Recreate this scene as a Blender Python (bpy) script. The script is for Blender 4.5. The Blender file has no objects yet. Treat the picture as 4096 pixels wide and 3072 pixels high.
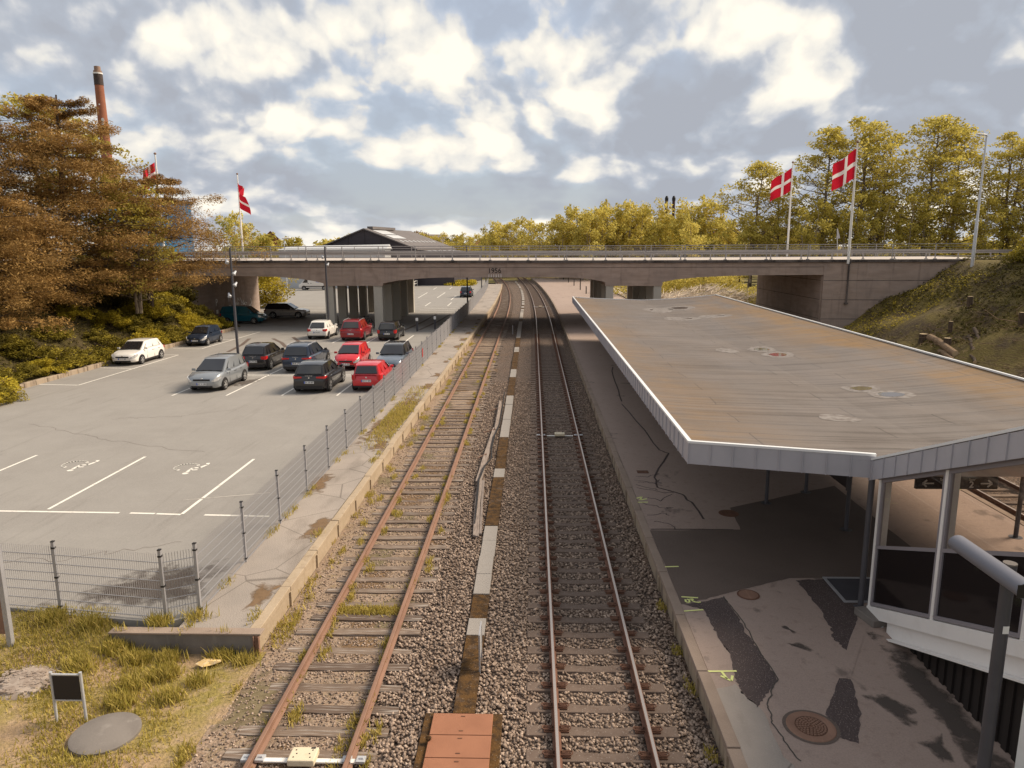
import bpy, bmesh, math, random
import numpy as np
from mathutils import Vector, Matrix
R = math.radians
rnd = random.Random(7)
C = bpy.context.scene.collection

# ------------------------------------------------------------------ objects
def tag(o, label=None, cat=None, group=None, kind=None):
    if label: o['label'] = label
    if cat: o['category'] = cat
    if group: o['group'] = group
    if kind: o['kind'] = kind
    return o

def empty(name, loc=(0, 0, 0), rz=0.0):
    o = bpy.data.objects.new(name, None); C.objects.link(o)
    o.location = loc; o.rotation_euler = (0, 0, rz); o.empty_display_size = .2
    return o

def link(name, me, parent=None, loc=(0, 0, 0), rot=(0, 0, 0), scale=None):
    o = bpy.data.objects.new(name, me); C.objects.link(o)
    o.location = loc; o.rotation_euler = rot
    if scale is not None: o.scale = scale if hasattr(scale, '__len__') else (scale,) * 3
    if parent: o.parent = parent
    return o

def copy_tree(o, parent=None):
    c = o.copy(); C.objects.link(c)
    if parent: c.parent = parent
    for ch in o.children: copy_tree(ch, c)
    return c

# ------------------------------------------------------------------ mesh builder
class MB:
    def __init__(s): s.v = []; s.f = []; s.m = []
    def add(s, vs, fs, mi=0):
        k = len(s.v); s.v += [tuple(p) for p in vs]
        for f in fs: s.f.append(tuple(i + k for i in f)); s.m.append(mi)
        return s
    def quad(s, a, b, c, d, mi=0): return s.add([a, b, c, d], [(0, 1, 2, 3)], mi)
    def poly(s, pts, mi=0): return s.add(pts, [tuple(range(len(pts)))], mi)
    def box(s, x0, x1, y0, y1, z0, z1, mi=0):
        v = [(x, y, z) for z in (z0, z1) for y in (y0, y1) for x in (x0, x1)]
        return s.add(v, [(0, 2, 3, 1), (4, 5, 7, 6), (0, 1, 5, 4), (2, 6, 7, 3), (0, 4, 6, 2), (1, 3, 7, 5)], mi)
    def obox(s, c, ax, ay, az, mi=0):
        c, ax, ay, az = map(Vector, (c, ax, ay, az))
        v = [c + ax * i + ay * j + az * k for k in (-1, 1) for j in (-1, 1) for i in (-1, 1)]
        return s.add(v, [(0, 2, 3, 1), (4, 5, 7, 6), (0, 1, 5, 4), (2, 6, 7, 3), (0, 4, 6, 2), (1, 3, 7, 5)], mi)
    def bar(s, p, q, w, h=None, mi=0, up=(0, 0, 1)):
        p, q = Vector(p), Vector(q); d = (q - p); L = d.length
        if L < 1e-6: return s
        d /= L; u = Vector(up)
        if abs(d.dot(u)) > .98: u = Vector((0, 1, 0))
        a = d.cross(u).normalized(); b = a.cross(d).normalized(); h = h or w
        return s.obox((p + q) / 2, a * w / 2, d * L / 2, b * h / 2, mi)
    def tube(s, pts, r, n=8, mi=0, cap=True):
        pts = [Vector(p) for p in pts]; rr = r if hasattr(r, '__len__') else [r] * len(pts)
        k = len(s.v); ref = None
        for i, p in enumerate(pts):
            d = (pts[min(i + 1, len(pts) - 1)] - pts[max(i - 1, 0)]).normalized()
            if ref is None:
                ref = Vector((0, 0, 1)) if abs(d.z) < .9 else Vector((1, 0, 0))
            a = d.cross(ref).normalized(); b = a.cross(d).normalized(); ref = b if abs(b.dot(d)) < .9 else ref
            for j in range(n):
                t = 2 * math.pi * j / n
                s.v.append(tuple(p + a * (math.cos(t) * rr[i]) + b * (math.sin(t) * rr[i])))
        for i in range(len(pts) - 1):
            for j in range(n):
                s.f.append((k + i * n + j, k + i * n + (j + 1) % n, k + (i + 1) * n + (j + 1) % n, k + (i + 1) * n + j)); s.m.append(mi)
        if cap:
            s.f.append(tuple(k + j for j in reversed(range(n)))); s.m.append(mi)
            e = k + (len(pts) - 1) * n; s.f.append(tuple(e + j for j in range(n))); s.m.append(mi)
        return s
    def lathe(s, prof, n=16, mi=0, c=(0, 0, 0), axis='z', mis=None):
        k = len(s.v)
        for (r, h) in prof:
            for j in range(n):
                t = 2 * math.pi * j / n; x, y = r * math.cos(t), r * math.sin(t)
                p = (x, y, h) if axis == 'z' else ((x, h, y) if axis == 'y' else (h, x, y))
                s.v.append((p[0] + c[0], p[1] + c[1], p[2] + c[2]))
        for i in range(len(prof) - 1):
            for j in range(n):
                s.f.append((k + i * n + j, k + i * n + (j + 1) % n, k + (i + 1) * n + (j + 1) % n, k + (i + 1) * n + j)); s.m.append(mis[i] if mis else mi)
        return s
    def prism(s, pts, z0, z1, mi=0, top=None):
        n = len(pts); v = [(x, y, z0) for x, y in pts] + [(x, y, z1) for x, y in pts]
        s.add(v, [tuple(range(n - 1, -1, -1))] + [(i, (i + 1) % n, n + (i + 1) % n, n + i) for i in range(n)], mi)
        return s.add(v, [tuple(range(n, 2 * n))], mi if top is None else top)
    def mesh(s, name, mats, smooth=False, bevel=0.0, seg=2, angle=30):
        me = bpy.data.meshes.new(name); me.from_pydata(s.v, [], s.f)
        mats = mats if isinstance(mats, (list, tuple)) else [mats]
        for m in mats: me.materials.append(m)
        if len(mats) > 1: me.polygons.foreach_set('material_index', s.m)
        bm = bmesh.new(); bm.from_mesh(me); bmesh.ops.recalc_face_normals(bm, faces=bm.faces)
        if bevel:
            es = [e for e in bm.edges if len(e.link_faces) == 2 and e.calc_face_angle(0) > R(angle)]
            bmesh.ops.bevel(bm, geom=es, offset=bevel, segments=seg, affect='EDGES', profile=.5, clamp_overlap=True)
        bm.to_mesh(me); bm.free()
        if smooth:
            me.polygons.foreach_set('use_smooth', [True] * len(me.polygons))
            try: me.set_sharp_from_angle(angle=R(40))
            except Exception: pass
        me.update(); return me
    def obj(s, name, mats, parent=None, loc=(0, 0, 0), rot=(0, 0, 0), org=None, **k):
        if org is not None:
            s.v = [(x - org[0], y - org[1], z - org[2]) for x, y, z in s.v]; loc = org
        return link(name, s.mesh(name, mats, **k), parent, loc, rot)

def npmesh(name, verts, faces, mats, attr=None, mi=None, smooth=False):
    """verts (n,3), faces (m,k) arrays"""
    me = bpy.data.meshes.new(name); n, (m, k) = len(verts), faces.shape
    me.vertices.add(n); me.vertices.foreach_set('co', np.asarray(verts, np.float32).ravel())
    me.loops.add(m * k); me.loops.foreach_set('vertex_index', faces.astype(np.int32).ravel())
    me.polygons.add(m); me.polygons.foreach_set('loop_start', np.arange(0, m * k, k, dtype=np.int32))
    for x in (mats if isinstance(mats, (list, tuple)) else [mats]): me.materials.append(x)
    if mi is not None: me.polygons.foreach_set('material_index', mi.astype(np.int32))
    if smooth: me.polygons.foreach_set('use_smooth', np.ones(m, bool))
    me.update(calc_edges=True)
    if attr is not None:
        a = me.attributes.new('tint', 'FLOAT', 'FACE'); a.data.foreach_set('value', attr.astype(np.float32))
    return me

# ------------------------------------------------------------------ materials
def rgba(c): return (c[0], c[1], c[2], 1.0)
class NT:
    def __init__(s, name, coord='pos'):
        s.m = bpy.data.materials.new(name); s.m.use_nodes = True
        s.t = s.m.node_tree; s.t.nodes.clear(); s.coord = coord; s._c = None
    def n(s, typ, **kw):
        o = s.t.nodes.new(typ)
        for k, v in kw.items(): setattr(o, k, v)
        return o
    def l(s, a, b): s.t.links.new(a, b)
    def co(s):
        if s._c is None:
            s._c = s.n('ShaderNodeNewGeometry').outputs['Position'] if s.coord == 'pos' else s.n('ShaderNodeTexCoord').outputs['Object']
        return s._c
    def map(s, scale):
        sc = scale if hasattr(scale, '__len__') else (scale,) * 3
        mp = s.n('ShaderNodeMapping'); mp.inputs['Scale'].default_value = sc; s.l(s.co(), mp.inputs['Vector']); return mp.outputs[0]
    def tex(s, kind, scale, detail=5.0, rough=.55, dist=0.0):
        v = s.map(scale)
        if kind == 'n':
            t = s.n('ShaderNodeTexNoise'); t.inputs['Scale'].default_value = 1; t.inputs['Detail'].default_value = detail
            t.inputs['Roughness'].default_value = rough; t.inputs['Distortion'].default_value = dist; s.l(v, t.inputs['Vector']); return t.outputs['Fac']
        if kind in 'vce':
            t = s.n('ShaderNodeTexVoronoi'); t.inputs['Scale'].default_value = 1
            if kind == 'e': t.feature = 'DISTANCE_TO_EDGE'
            s.l(v, t.inputs['Vector'])
            if kind == 'c':
                q = s.n('ShaderNodeSeparateColor'); s.l(t.outputs['Color'], q.inputs[0]); return q.outputs[0]
            return t.outputs['Distance']
        if kind == 'w':
            t = s.n('ShaderNodeTexWave'); t.inputs['Scale'].default_value = 1; t.inputs['Distortion'].default_value = dist
            t.inputs['Detail'].default_value = detail; s.l(v, t.inputs['Vector']); return t.outputs['Fac']
    def ramp(s, fac, lo, hi, a=0.0, b=1.0):
        r = s.n('ShaderNodeMapRange'); r.inputs['From Min'].default_value = lo; r.inputs['From Max'].default_value = hi
        r.inputs['To Min'].default_value = a; r.inputs['To Max'].default_value = b; r.clamp = True
        s.l(fac, r.inputs['Value']); return r.outputs[0]
    def mix(s, fac, a, b):
        x = s.n('ShaderNodeMix', data_type='RGBA')
        for sock, v in ((x.inputs[0], fac), (x.inputs[6], a), (x.inputs[7], b)):
            if isinstance(v, bpy.types.NodeSocket): s.l(v, sock)
            elif isinstance(v, (int, float)): sock.default_value = v
            else: sock.default_value = rgba(v)
        return x.outputs[2]
    def mul(s, a, b):
        x = s.n('ShaderNodeMath', operation='MULTIPLY')
        for i, v in enumerate((a, b)):
            if isinstance(v, bpy.types.NodeSocket): s.l(v, x.inputs[i])
            else: x.inputs[i].default_value = v
        return x.outputs[0]

def mat(name, base, layers=(), rough=.85, bump=None, metal=0.0, spec=.3, coord='pos', coat=0.0, trans=0.0, alpha=1.0, rand=None, rough_layer=None, attr=None):
    """layers: (kind, scale, lo, hi, colour, amount)"""
    T = NT(name, coord); col = base
    if attr is not None:
        a = T.n('ShaderNodeAttribute', attribute_name='tint'); col = T.mix(a.outputs['Fac'], base, attr)
    if rand is not None:
        oi = T.n('ShaderNodeObjectInfo'); col = T.mix(oi.outputs['Random'], col, rand)
    for (k, sc, lo, hi, c, amt) in layers:
        f = T.ramp(T.tex(k, sc), lo, hi, 0.0, amt); col = T.mix(f, col, c)
    b = T.n('ShaderNodeBsdfPrincipled')
    if isinstance(col, bpy.types.NodeSocket): T.l(col, b.inputs['Base Color'])
    else: b.inputs['Base Color'].default_value = rgba(col)
    b.inputs['Roughness'].default_value = rough; b.inputs['Metallic'].default_value = metal
    b.inputs['Specular IOR Level'].default_value = spec; b.inputs['Coat Weight'].default_value = coat
    b.inputs['Coat Roughness'].default_value = .04
    if rough_layer:
        k, sc, lo, hi, r2 = rough_layer; T.l(T.ramp(T.tex(k, sc), lo, hi, rough, r2), b.inputs['Roughness'])
    if bump:
        k, sc, st, ds = bump; bp = T.n('ShaderNodeBump'); bp.inputs['Strength'].default_value = st; bp.inputs['Distance'].default_value = ds
        T.l(T.tex(k, sc), bp.inputs['Height']); T.l(bp.outputs[0], b.inputs['Normal'])
    out = T.n('ShaderNodeOutputMaterial'); sh = b.outputs[0]
    if trans:
        tr = T.n('ShaderNodeBsdfTranslucent')
        if isinstance(col, bpy.types.NodeSocket): T.l(col, tr.inputs[0])
        else: tr.inputs[0].default_value = rgba(col)
        mx = T.n('ShaderNodeMixShader'); mx.inputs[0].default_value = trans; T.l(sh, mx.inputs[1]); T.l(tr.outputs[0], mx.inputs[2]); sh = mx.outputs[0]
    if alpha < 1:
        tr = T.n('ShaderNodeBsdfTransparent'); mx = T.n('ShaderNodeMixShader'); mx.inputs[0].default_value = alpha
        T.l(tr.outputs[0], mx.inputs[1]); T.l(sh, mx.inputs[2]); sh = mx.outputs[0]
    T.l(sh, out.inputs[0]); return T.m

M = {}
M['asphalt'] = mat('asphalt_grey', (.262, .244, .224), [('n', .35, .46, .62, (.225, .208, .19), .7), ('n', .12, .35, .7, (.23, .213, .195), .8), ('n', 1.1, .45, .75, (.285, .266, .244), .6), ('n', (3, .25, 1), .58, .72, (.16, .145, .13), .45), ('n', 30, .35, .75, (.35, .32, .285), .5)], .9, ('n', 60, .35, .01))
M['asphalt_brown'] = mat('asphalt_brown', (.315, .24, .20), [('n', .3, .35, .7, (.265, .198, .165), .8), ('n', 2.2, .5, .8, (.335, .26, .218), .6), ('n', 38, .35, .75, (.42, .315, .262), .55), ('n', 5, .56, .7, (.22, .155, .125), .45), ('n', (1.2, .8, 1), .64, .7, (.09, .07, .06), .6)], .9, ('n', 60, .35, .01))
M['asphalt_dark'] = mat('asphalt_dark', (.125, .092, .075), [('n', .7, .4, .7, (.092, .068, .056), .7), ('n', 30, .4, .7, (.155, .118, .098), .5)], .85, ('n', 70, .3, .008))
M['asphalt_coarse'] = mat('asphalt_coarse', (.075, .054, .050), [('v', 30, .28, .10, (.34, .27, .245), .8), ('n', 1.5, .5, .75, (.1, .08, .075), .7)], .8, ('v', 26, .8, .02))
M['asphalt_wet'] = mat('asphalt_damp', (.060, .050, .042), [('n', 12, .4, .7, (.1, .084, .07), .6), ('v', 26, .2, .08, (.17, .145, .125), .5)], .75, ('v', 30, .6, .015))
M['strip'] = mat('old_platform_paving', (.34, .29, .25), [('n', .5, .4, .7, (.24, .21, .185), .8), ('n', (1, .4, 1), .56, .7, (.17, .14, .115), .55), ('v', 24, .25, .05, (.40, .36, .32), .5), ('e', .55, .012, .0, (.11, .09, .075), .75)], .92, ('v', 40, .5, .012))
M['concrete'] = mat('board_marked_concrete', (.40, .300, .242), [('n', (.6, .6, 3.2), .42, .66, (.29, .21, .165), .75), ('n', (1.1, 1.1, .8), .55, .68, (.22, .16, .128), .6), ('n', (.3, .3, 9), .62, .67, (.24, .175, .14), .5), ('n', (2.4, 2.4, .18), .58, .68, (.21, .15, .12), .55), ('n', (.6, .6, 18), .55, .75, (.37, .31, .275), .6), ('n', (6, 6, .35), .64, .74, (.45, .39, .35), .5), ('n', .5, .4, .7, (.25, .2, .175), .6), ('n', 20, .4, .8, (.33, .275, .245), .4)], .9, ('n', (2, 2, 30), .4, .01))
M['concrete_dark'] = mat('stained_concrete_edge', (.115, .094, .084), [('n', (.8, .8, .3), .45, .62, (.028, .022, .02), .9), ('n', 9, .4, .8, (.2, .165, .148), .5)], .9, ('n', 20, .3, .01))
M['concrete_pale'] = mat('painted_pier_concrete', (.42, .39, .335), [('n', (2, 2, .25), .5, .75, (.33, .305, .26), .7), ('n', .8, .4, .7, (.46, .43, .375), .6), ('n', (.7, .7, 3), .62, .8, (.2, .18, .15), .5)], .85, ('n', 25, .15, .01))
M['kerb_old'] = mat('yellowed_kerb_concrete', (.40, .31, .215), [('n', (.5, .5, 1.5), .4, .68, (.29, .215, .14), .8), ('n', (3, 3, .4), .56, .72, (.20, .14, .09), .7), ('n', 14, .4, .8, (.47, .38, .28), .5)], .92, ('n', 30, .4, .015))
M['kerb_wall'] = mat('platform_wall_concrete', (.34, .265, .19), [('n', (3, 3, .25), .48, .66, (.12, .085, .06), .85), ('n', (2, 2, .5), .6, .75, (.32, .2, .08), .7), ('n', 14, .4, .8, (.32, .26, .21), .5)], .92, ('n', 30, .4, .015))
M['coping'] = mat('coping_stone', (.30, .228, .18), [('n', 1.5, .4, .7, (.225, .168, .13), .8), ('v', 40, .25, .05, (.42, .34, .28), .6)], .92, ('v', 50, .4, .01))
M['wall_grey'] = mat('grey_end_wall', (.20, .175, .155), [('n', 1.2, .4, .65, (.13, .112, .1), .8), ('n', (5, 5, .5), .58, .74, (.28, .25, .225), .6)], .92, ('n', 25, .3, .01))
M['ballast'] = mat('ballast_bed', (.275, .198, .148), [('c', 19, .2, .9, (.165, .110, .080), .85), ('c', (23, 21, 19), .75, .95, (.42, .32, .25), .7), ('v', 19, .34, .62, (.045, .033, .028), .9), ('n', .8, .52, .7, (.18, .112, .07), .5)], .95, ('v', 19, 1.0, .05))
M['dirt'] = mat('dusty_trackbed', (.33, .222, .150), [('n', 1.3, .4, .65, (.23, .148, .092), .85), ('n', 4, .52, .68, (.23, .165, .05), .6), ('c', 26, .3, .95, (.36, .285, .225), .6), ('v', 22, .4, .7, (.10, .07, .05), .6), ('n', 40, .4, .7, (.33, .265, .2), .5)], .95, ('n', 30, .7, .03))
M['stone'] = mat('ballast_stone', (.165, .116, .087), [('n', 30, .4, .7, (.225, .162, .124), .5)], .9, None, attr=(.62, .475, .37))
M['trackstone'] = mat('brown_rubble', (.30, .235, .19), [('n', 6, .4, .7, (.2, .15, .115), .8), ('c', 9, .3, .9, (.42, .35, .29), .6)], .95)
M['rust'] = mat('rusty_steel', (.245, .140, .097), [('n', 3, .4, .7, (.185, .102, .070), .8), ('n', (20, .6, 20), .5, .7, (.33, .19, .13), .5)], .75, ('n', 40, .2, .004))
M['rust_dark'] = mat('dark_rusty_clip', (.115, .055, .036), [('n', 9, .4, .7, (.17, .085, .05), .8)], .8)
M['rail_web'] = mat('brown_rail_side', (.16, .075, .047), [('n', 3, .4, .7, (.12, .054, .036), .8)], .8)
M['rail_top'] = mat('polished_rail_head', (.50, .44, .40), [('n', (30, .2, 30), .5, .8, (.36, .29, .25), .7)], .38, None, .75)
M['timber'] = mat('weathered_timber', (.20, .145, .108), [('n', (1.2, 26, 26), .50, .66, (.48, .43, .38), .7), ('n', (1.5, 34, 30), .56, .66, (.055, .038, .03), .8), ('n', 2.2, .5, .7, (.13, .095, .075), .75)], .92, ('n', (1.5, 36, 30), .8, .02), coord='obj', rand=(.10, .066, .048))
M['sleeper'] = mat('concrete_sleeper', (.155, .112, .088), [('n', 4, .4, .7, (.115, .08, .062), .8), ('v', 22, .2, .1, (.42, .38, .34), .55), ('n', 14, .6, .7, (.09, .05, .028), .6)], .92, ('n', 40, .3, .01), coord='obj')
M['lid'] = mat('concrete_lid', (.33, .295, .262), [('v', 34, .32, .14, (.16, .135, .118), .85), ('n', 3, .5, .75, (.33, .3, .27), .6)], .92, ('v', 40, .5, .01))
M['lid_moss'] = mat('mossy_lid', (.105, .052, .014), [('n', 7, .42, .6, (.042, .023, .010), .9), ('v', 18, .16, .08, (.38, .33, .28), .5), ('n', 2.4, .6, .75, (.16, .125, .105), .7)], .95, ('n', 25, .9, .03))
M['hatch'] = mat('rusty_chequer_plate', (.36, .155, .082), [('n', 2, .4, .7, (.29, .12, .062), .8), ('w', (70, 70, 0), .6, .95, (.24, .085, .042), .4)], .65, ('w', (70, 70, 0), .5, .004), spec=.4)
M['steel'] = mat('galvanised_steel', (.40, .39, .40), [('n', 3, .4, .7, (.33, .32, .33), .7)], .5, None, .35)
M['steel_light'] = mat('pale_galvanised_pole', (.52, .52, .53), [('n', 3, .4, .7, (.45, .45, .46), .7)], .45, None, .3)
M['wire'] = mat('fence_wire', (.36, .35, .36), (), .5, None, .4)
M['black'] = mat('black_paint', (.018, .016, .016), [('n', 4, .4, .7, (.03, .026, .025), .6)], .5)
M['lampgrey'] = mat('blue_grey_lamp_paint', (.15, .15, .175), (), .4)
M['darkgrey'] = mat('dark_grey_paint', (.075, .072, .08), [('n', 4, .4, .7, (.06, .057, .063), .6)], .45)
M['white'] = mat('white_paint', (.78, .75, .70), [('n', 3, .5, .75, (.68, .65, .6), .6)], .5)
M['white_line'] = mat('worn_white_marking', (.74, .70, .63), [('n', 6, .56, .7, (.45, .41, .36), .7), ('n', 40, .6, .68, (.24, .215, .19), .7)], .85)
M['faint_line'] = mat('faint_white_marking', (.46, .42, .375), [('n', 6, .5, .65, (.30, .275, .24), .8)], .85)
M['spray'] = mat('yellow_spray_paint', (.72, .74, .28), (), .7)
M['felt'] = None
M['zinc'] = mat('zinc_fascia', (.43, .42, .455), [('n', 1.5, .4, .7, (.37, .365, .40), .7), ('n', (3, 3, .6), .6, .75, (.48, .465, .49), .5)], .5, None, .2)
M['trim'] = mat('white_edge_trim', (.72, .72, .72), (), .35)
M['guard'] = mat('galvanised_guard_rail', (.36, .33, .315), [('n', (.4, 4, 9), .4, .7, (.46, .43, .41), .6)], .6, None, .3)
M['road'] = mat('bridge_pavement', (.48, .42, .37), [('n', 2, .4, .7, (.40, .35, .31), .7)], .9)
M['grass_soil'] = mat('grassy_soil', (.37, .25, .15), [('n', .9, .40, .58, (.27, .215, .05), .85), ('n', 4, .5, .66, (.44, .31, .21), .7), ('v', 16, .16, .05, (.55, .45, .36), .6), ('n', 22, .4, .7, (.12, .09, .035), .5)], .95, ('n', 18, .8, .05))
M['blade'] = mat('grass_blade', (.29, .245, .032), (), .8, None, trans=.4, attr=(.64, .50, .16))
M['field'] = mat('scrubby_field', (.135, .115, .035), [('n', .05, .4, .7, (.22, .17, .06), .8), ('n', .6, .4, .7, (.10, .08, .025), .6)], .95)
M['bank'] = mat('leafy_bank_soil', (.050, .036, .014), [('n', 1.4, .4, .65, (.075, .058, .016), .8), ('n', .35, .56, .7, (.085, .058, .036), .9)], .95, ('n', 6, .9, .12))
M['bank_r'] = mat('mossy_bank_soil', (.15, .112, .028), [('n', .45, .42, .6, (.062, .04, .026), .9), ('n', 3, .5, .7, (.17, .13, .034), .7), ('n', 14, .4, .7, (.09, .06, .022), .6)], .95, ('n', 8, .9, .1))
M['bark'] = mat('brown_bark', (.095, .066, .045), [('n', (8, 8, 1.5), .4, .65, (.05, .034, .024), .8)], .95, ('n', (8, 8, 1.5), .8, .04), coord='obj')
M['bark_pale'] = mat('pale_birch_bark', (.32, .26, .18), [('n', (2, 2, 5), .52, .66, (.10, .075, .05), .8)], .9, None, coord='obj')
M['wood_cut'] = mat('fresh_cut_wood', (.50, .38, .23), [('n', 12, .4, .7, (.42, .30, .17), .6)], .85, coord='obj')
M['brick'] = mat('red_brick', (.30, .115, .066), [('n', .6, .4, .7, (.24, .09, .053), .8), ('n', (3, 3, 12), .5, .7, (.36, .15, .09), .5)], .9)
M['glass'] = None
def leafmat(name, a, b, t=.3): return mat(name, a, (), .75, None, trans=t, attr=b, spec=.2)
M['l_pine'] = leafmat('brown_pine_needles', (.125, .068, .018), (.52, .315, .105), .25)
M['l_birch'] = leafmat('spring_leaves_olive', (.30, .245, .035), (.72, .60, .15), .5)
M['l_belt'] = leafmat('spring_leaves_yellow', (.34, .275, .040), (.84, .70, .19), .4)
M['l_shrub'] = leafmat('shrub_leaves', (.10, .082, .013), (.40, .315, .04), .3)
M['l_shrub_y'] = leafmat('yellow_shrub_leaves', (.26, .205, .018), (.64, .50, .05), .35)
M['l_ivy'] = leafmat('ivy_leaves', (.045, .038, .010), (.20, .16, .032), .25)
M['l_bare'] = leafmat('bare_twig_haze', (.21, .145, .075), (.40, .29, .17), .2)

def soft_mat(name, col, layers=()):
    """stain with a ragged, fading edge: the rim is see-through"""
    T = NT(name); c = col
    for (k, sc, lo, hi, cc, amt) in layers: c = T.mix(T.ramp(T.tex(k, sc), lo, hi, 0, amt), c, cc)
    b = T.n('ShaderNodeBsdfPrincipled'); b.inputs['Roughness'].default_value = .85; b.inputs['Specular IOR Level'].default_value = .25
    if isinstance(c, bpy.types.NodeSocket): T.l(c, b.inputs['Base Color'])
    else: b.inputs['Base Color'].default_value = rgba(c)
    at_ = T.n('ShaderNodeAttribute', attribute_name='core'); ad = T.n('ShaderNodeMath', operation='ADD'); T.l(at_.outputs['Fac'], ad.inputs[0])
    T.l(T.ramp(T.tex('n', 3.2, 6, .62), .3, .7, -.55, .35), ad.inputs[1]); f = T.ramp(ad.outputs[0], .10, .62, 0, .85)
    tr = T.n('ShaderNodeBsdfTransparent'); mx = T.n('ShaderNodeMixShader'); T.l(f, mx.inputs[0]); T.l(tr.outputs[0], mx.inputs[1]); T.l(b.outputs[0], mx.inputs[2])
    o = T.n('ShaderNodeOutputMaterial'); T.l(mx.outputs[0], o.inputs[0]); return T.m
M['soft_dark'] = soft_mat('dark_stain', (.085, .068, .058), [('v', 26, .2, .08, (.2, .17, .15), .5)])
M['soft_oil'] = soft_mat('oil_patch', (.12, .10, .086))
M['soft_litter'] = soft_mat('dry_weed_litter', (.21, .13, .07), [('n', 6, .4, .7, (.14, .086, .044), .8), ('v', 22, .2, .06, (.36, .26, .16), .6)])
M['soft_moss'] = soft_mat('moss_dirt', (.21, .165, .095), [('n', 8, .4, .7, (.11, .085, .04), .8)])
# ------------------------------------------------------------------ special materials
def make_felt():
    T = NT('roofing_felt'); g = T.co()
    nz = T.n('ShaderNodeTexNoise'); nz.inputs['Scale'].default_value = .35; nz.inputs['Detail'].default_value = 3
    T.l(T.map((1, 1, 0)), nz.inputs['Vector'])
    off = T.n('ShaderNodeVectorMath', operation='MULTIPLY_ADD'); T.l(nz.outputs['Color'], off.inputs[0]); off.inputs[1].default_value = (.5, .5, 0)
    T.l(T.map((1, 1, 0)), off.inputs[2])
    br = T.n('ShaderNodeTexBrick'); br.offset = .37; br.inputs['Scale'].default_value = 1; br.inputs['Brick Width'].default_value = 5.2
    br.inputs['Row Height'].default_value = 1.02; br.inputs['Mortar Size'].default_value = .013; br.inputs['Bias'].default_value = 0
    br.inputs['Color1'].default_value = (1, 1, 1, 1); br.inputs['Color2'].default_value = (.88, .88, .88, 1); br.inputs['Mortar'].default_value = (.22, .2, .2, 1)
    T.l(off.outputs[0], br.inputs['Vector'])
    col = (.125, .102, .088)
    for k, sc, lo, hi, c, a in [('n', (.5, .22, 1), .42, .66, (.155, .125, .106), .8), ('n', (.22, 5.5, 1), .5, .66, (.066, .05, .041), .85), ('n', (.4, 9, 1), .6, .72, (.19, .155, .13), .5),
                                ('n', 40, .4, .7, (.16, .13, .112), .4)]:
        col = T.mix(T.ramp(T.tex(k, sc), lo, hi, 0, a), col, c)
    # moss stains: strong towards both long edges of the roof, a band each
    sx = T.n('ShaderNodeSeparateXYZ'); T.l(g, sx.inputs[0])
    e1 = T.ramp(sx.outputs[0], 10.2, 13.2); e2 = T.ramp(sx.outputs[0], 6.6, 3.6)
    mx = T.n('ShaderNodeMath', operation='MAXIMUM'); T.l(e1, mx.inputs[0]); T.l(T.mul(e2, .7), mx.inputs[1])
    st = T.mul(T.ramp(T.tex('n', (.35, .14, 1), 4), .36, .56), mx.outputs[0])
    st2 = T.mul(st, T.ramp(T.tex('n', (.5, 5, 1), 4), .35, .6, .45, 1.0))
    col = T.mix(T.mul(st2, .95), col, (.20, .108, .030))
    m = T.n('ShaderNodeMix', data_type='RGBA', blend_type='MULTIPLY'); m.inputs[0].default_value = .85
    T.l(col, m.inputs[6]); T.l(br.outputs['Color'], m.inputs[7])
    b = T.n('ShaderNodeBsdfPrincipled'); T.l(m.outputs[2], b.inputs['Base Color']); b.inputs['Roughness'].default_value = .8
    T.l(T.ramp(T.tex('n', (.5, .3, 1)), .4, .62, .62, .9), b.inputs['Roughness'])
    bp = T.n('ShaderNodeBump'); bp.inputs['Strength'].default_value = .3; bp.inputs['Distance'].default_value = .02
    T.l(T.tex('n', 30), bp.inputs['Height']); T.l(bp.outputs[0], b.inputs['Normal'])
    o = T.n('ShaderNodeOutputMaterial'); T.l(b.outputs[0], o.inputs[0]); return T.m
M['felt'] = make_felt()

def make_glass(name, tint, refl, rough=.02):
    T = NT(name); tr = T.n('ShaderNodeBsdfTransparent'); tr.inputs[0].default_value = rgba(tint)
    gl = T.n('ShaderNodeBsdfGlossy'); gl.inputs['Roughness'].default_value = rough; gl.inputs[0].default_value = (1, 1, 1, 1)
    lw = T.n('ShaderNodeLayerWeight'); lw.inputs[0].default_value = .5; pw = T.n('ShaderNodeMath', operation='POWER'); T.l(lw.outputs['Facing'], pw.inputs[0]); pw.inputs[1].default_value = 4
    mx = T.n('ShaderNodeMixShader'); T.l(T.ramp(pw.outputs[0], 0, 1, .03, refl), mx.inputs[0]); T.l(tr.outputs[0], mx.inputs[1]); T.l(gl.outputs[0], mx.inputs[2])
    o = T.n('ShaderNodeOutputMaterial'); T.l(mx.outputs[0], o.inputs[0]); return T.m
M['glass'] = make_glass('clear_window_glass', (.93, .90, .87), .4)
M['car_glass'] = mat('dark_car_glass', (.018, .017, .018), (), .04, None, spec=.9)
M['puddle'] = mat('puddle_water', (.11, .095, .085), (), .05, None, spec=.6)
M['puddle_ring'] = mat('dried_puddle_ring', (.22, .195, .178), [('n', 5, .42, .62, (.12, .096, .082), .95)], .7)
def paint(name, c, coat=1.0, metal=0.0): return mat(name, c, (), .35, None, coat=coat, metal=metal, coord='obj', spec=.3)
M['p_white'] = paint('white_car_paint', (.78, .74, .68)); M['p_black'] = paint('black_car_paint', (.012, .010, .011))
M['p_red'] = paint('red_car_paint', (.55, .012, .020)); M['p_dkred'] = paint('dark_red_car_paint', (.28, .008, .014), metal=.2)
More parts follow.
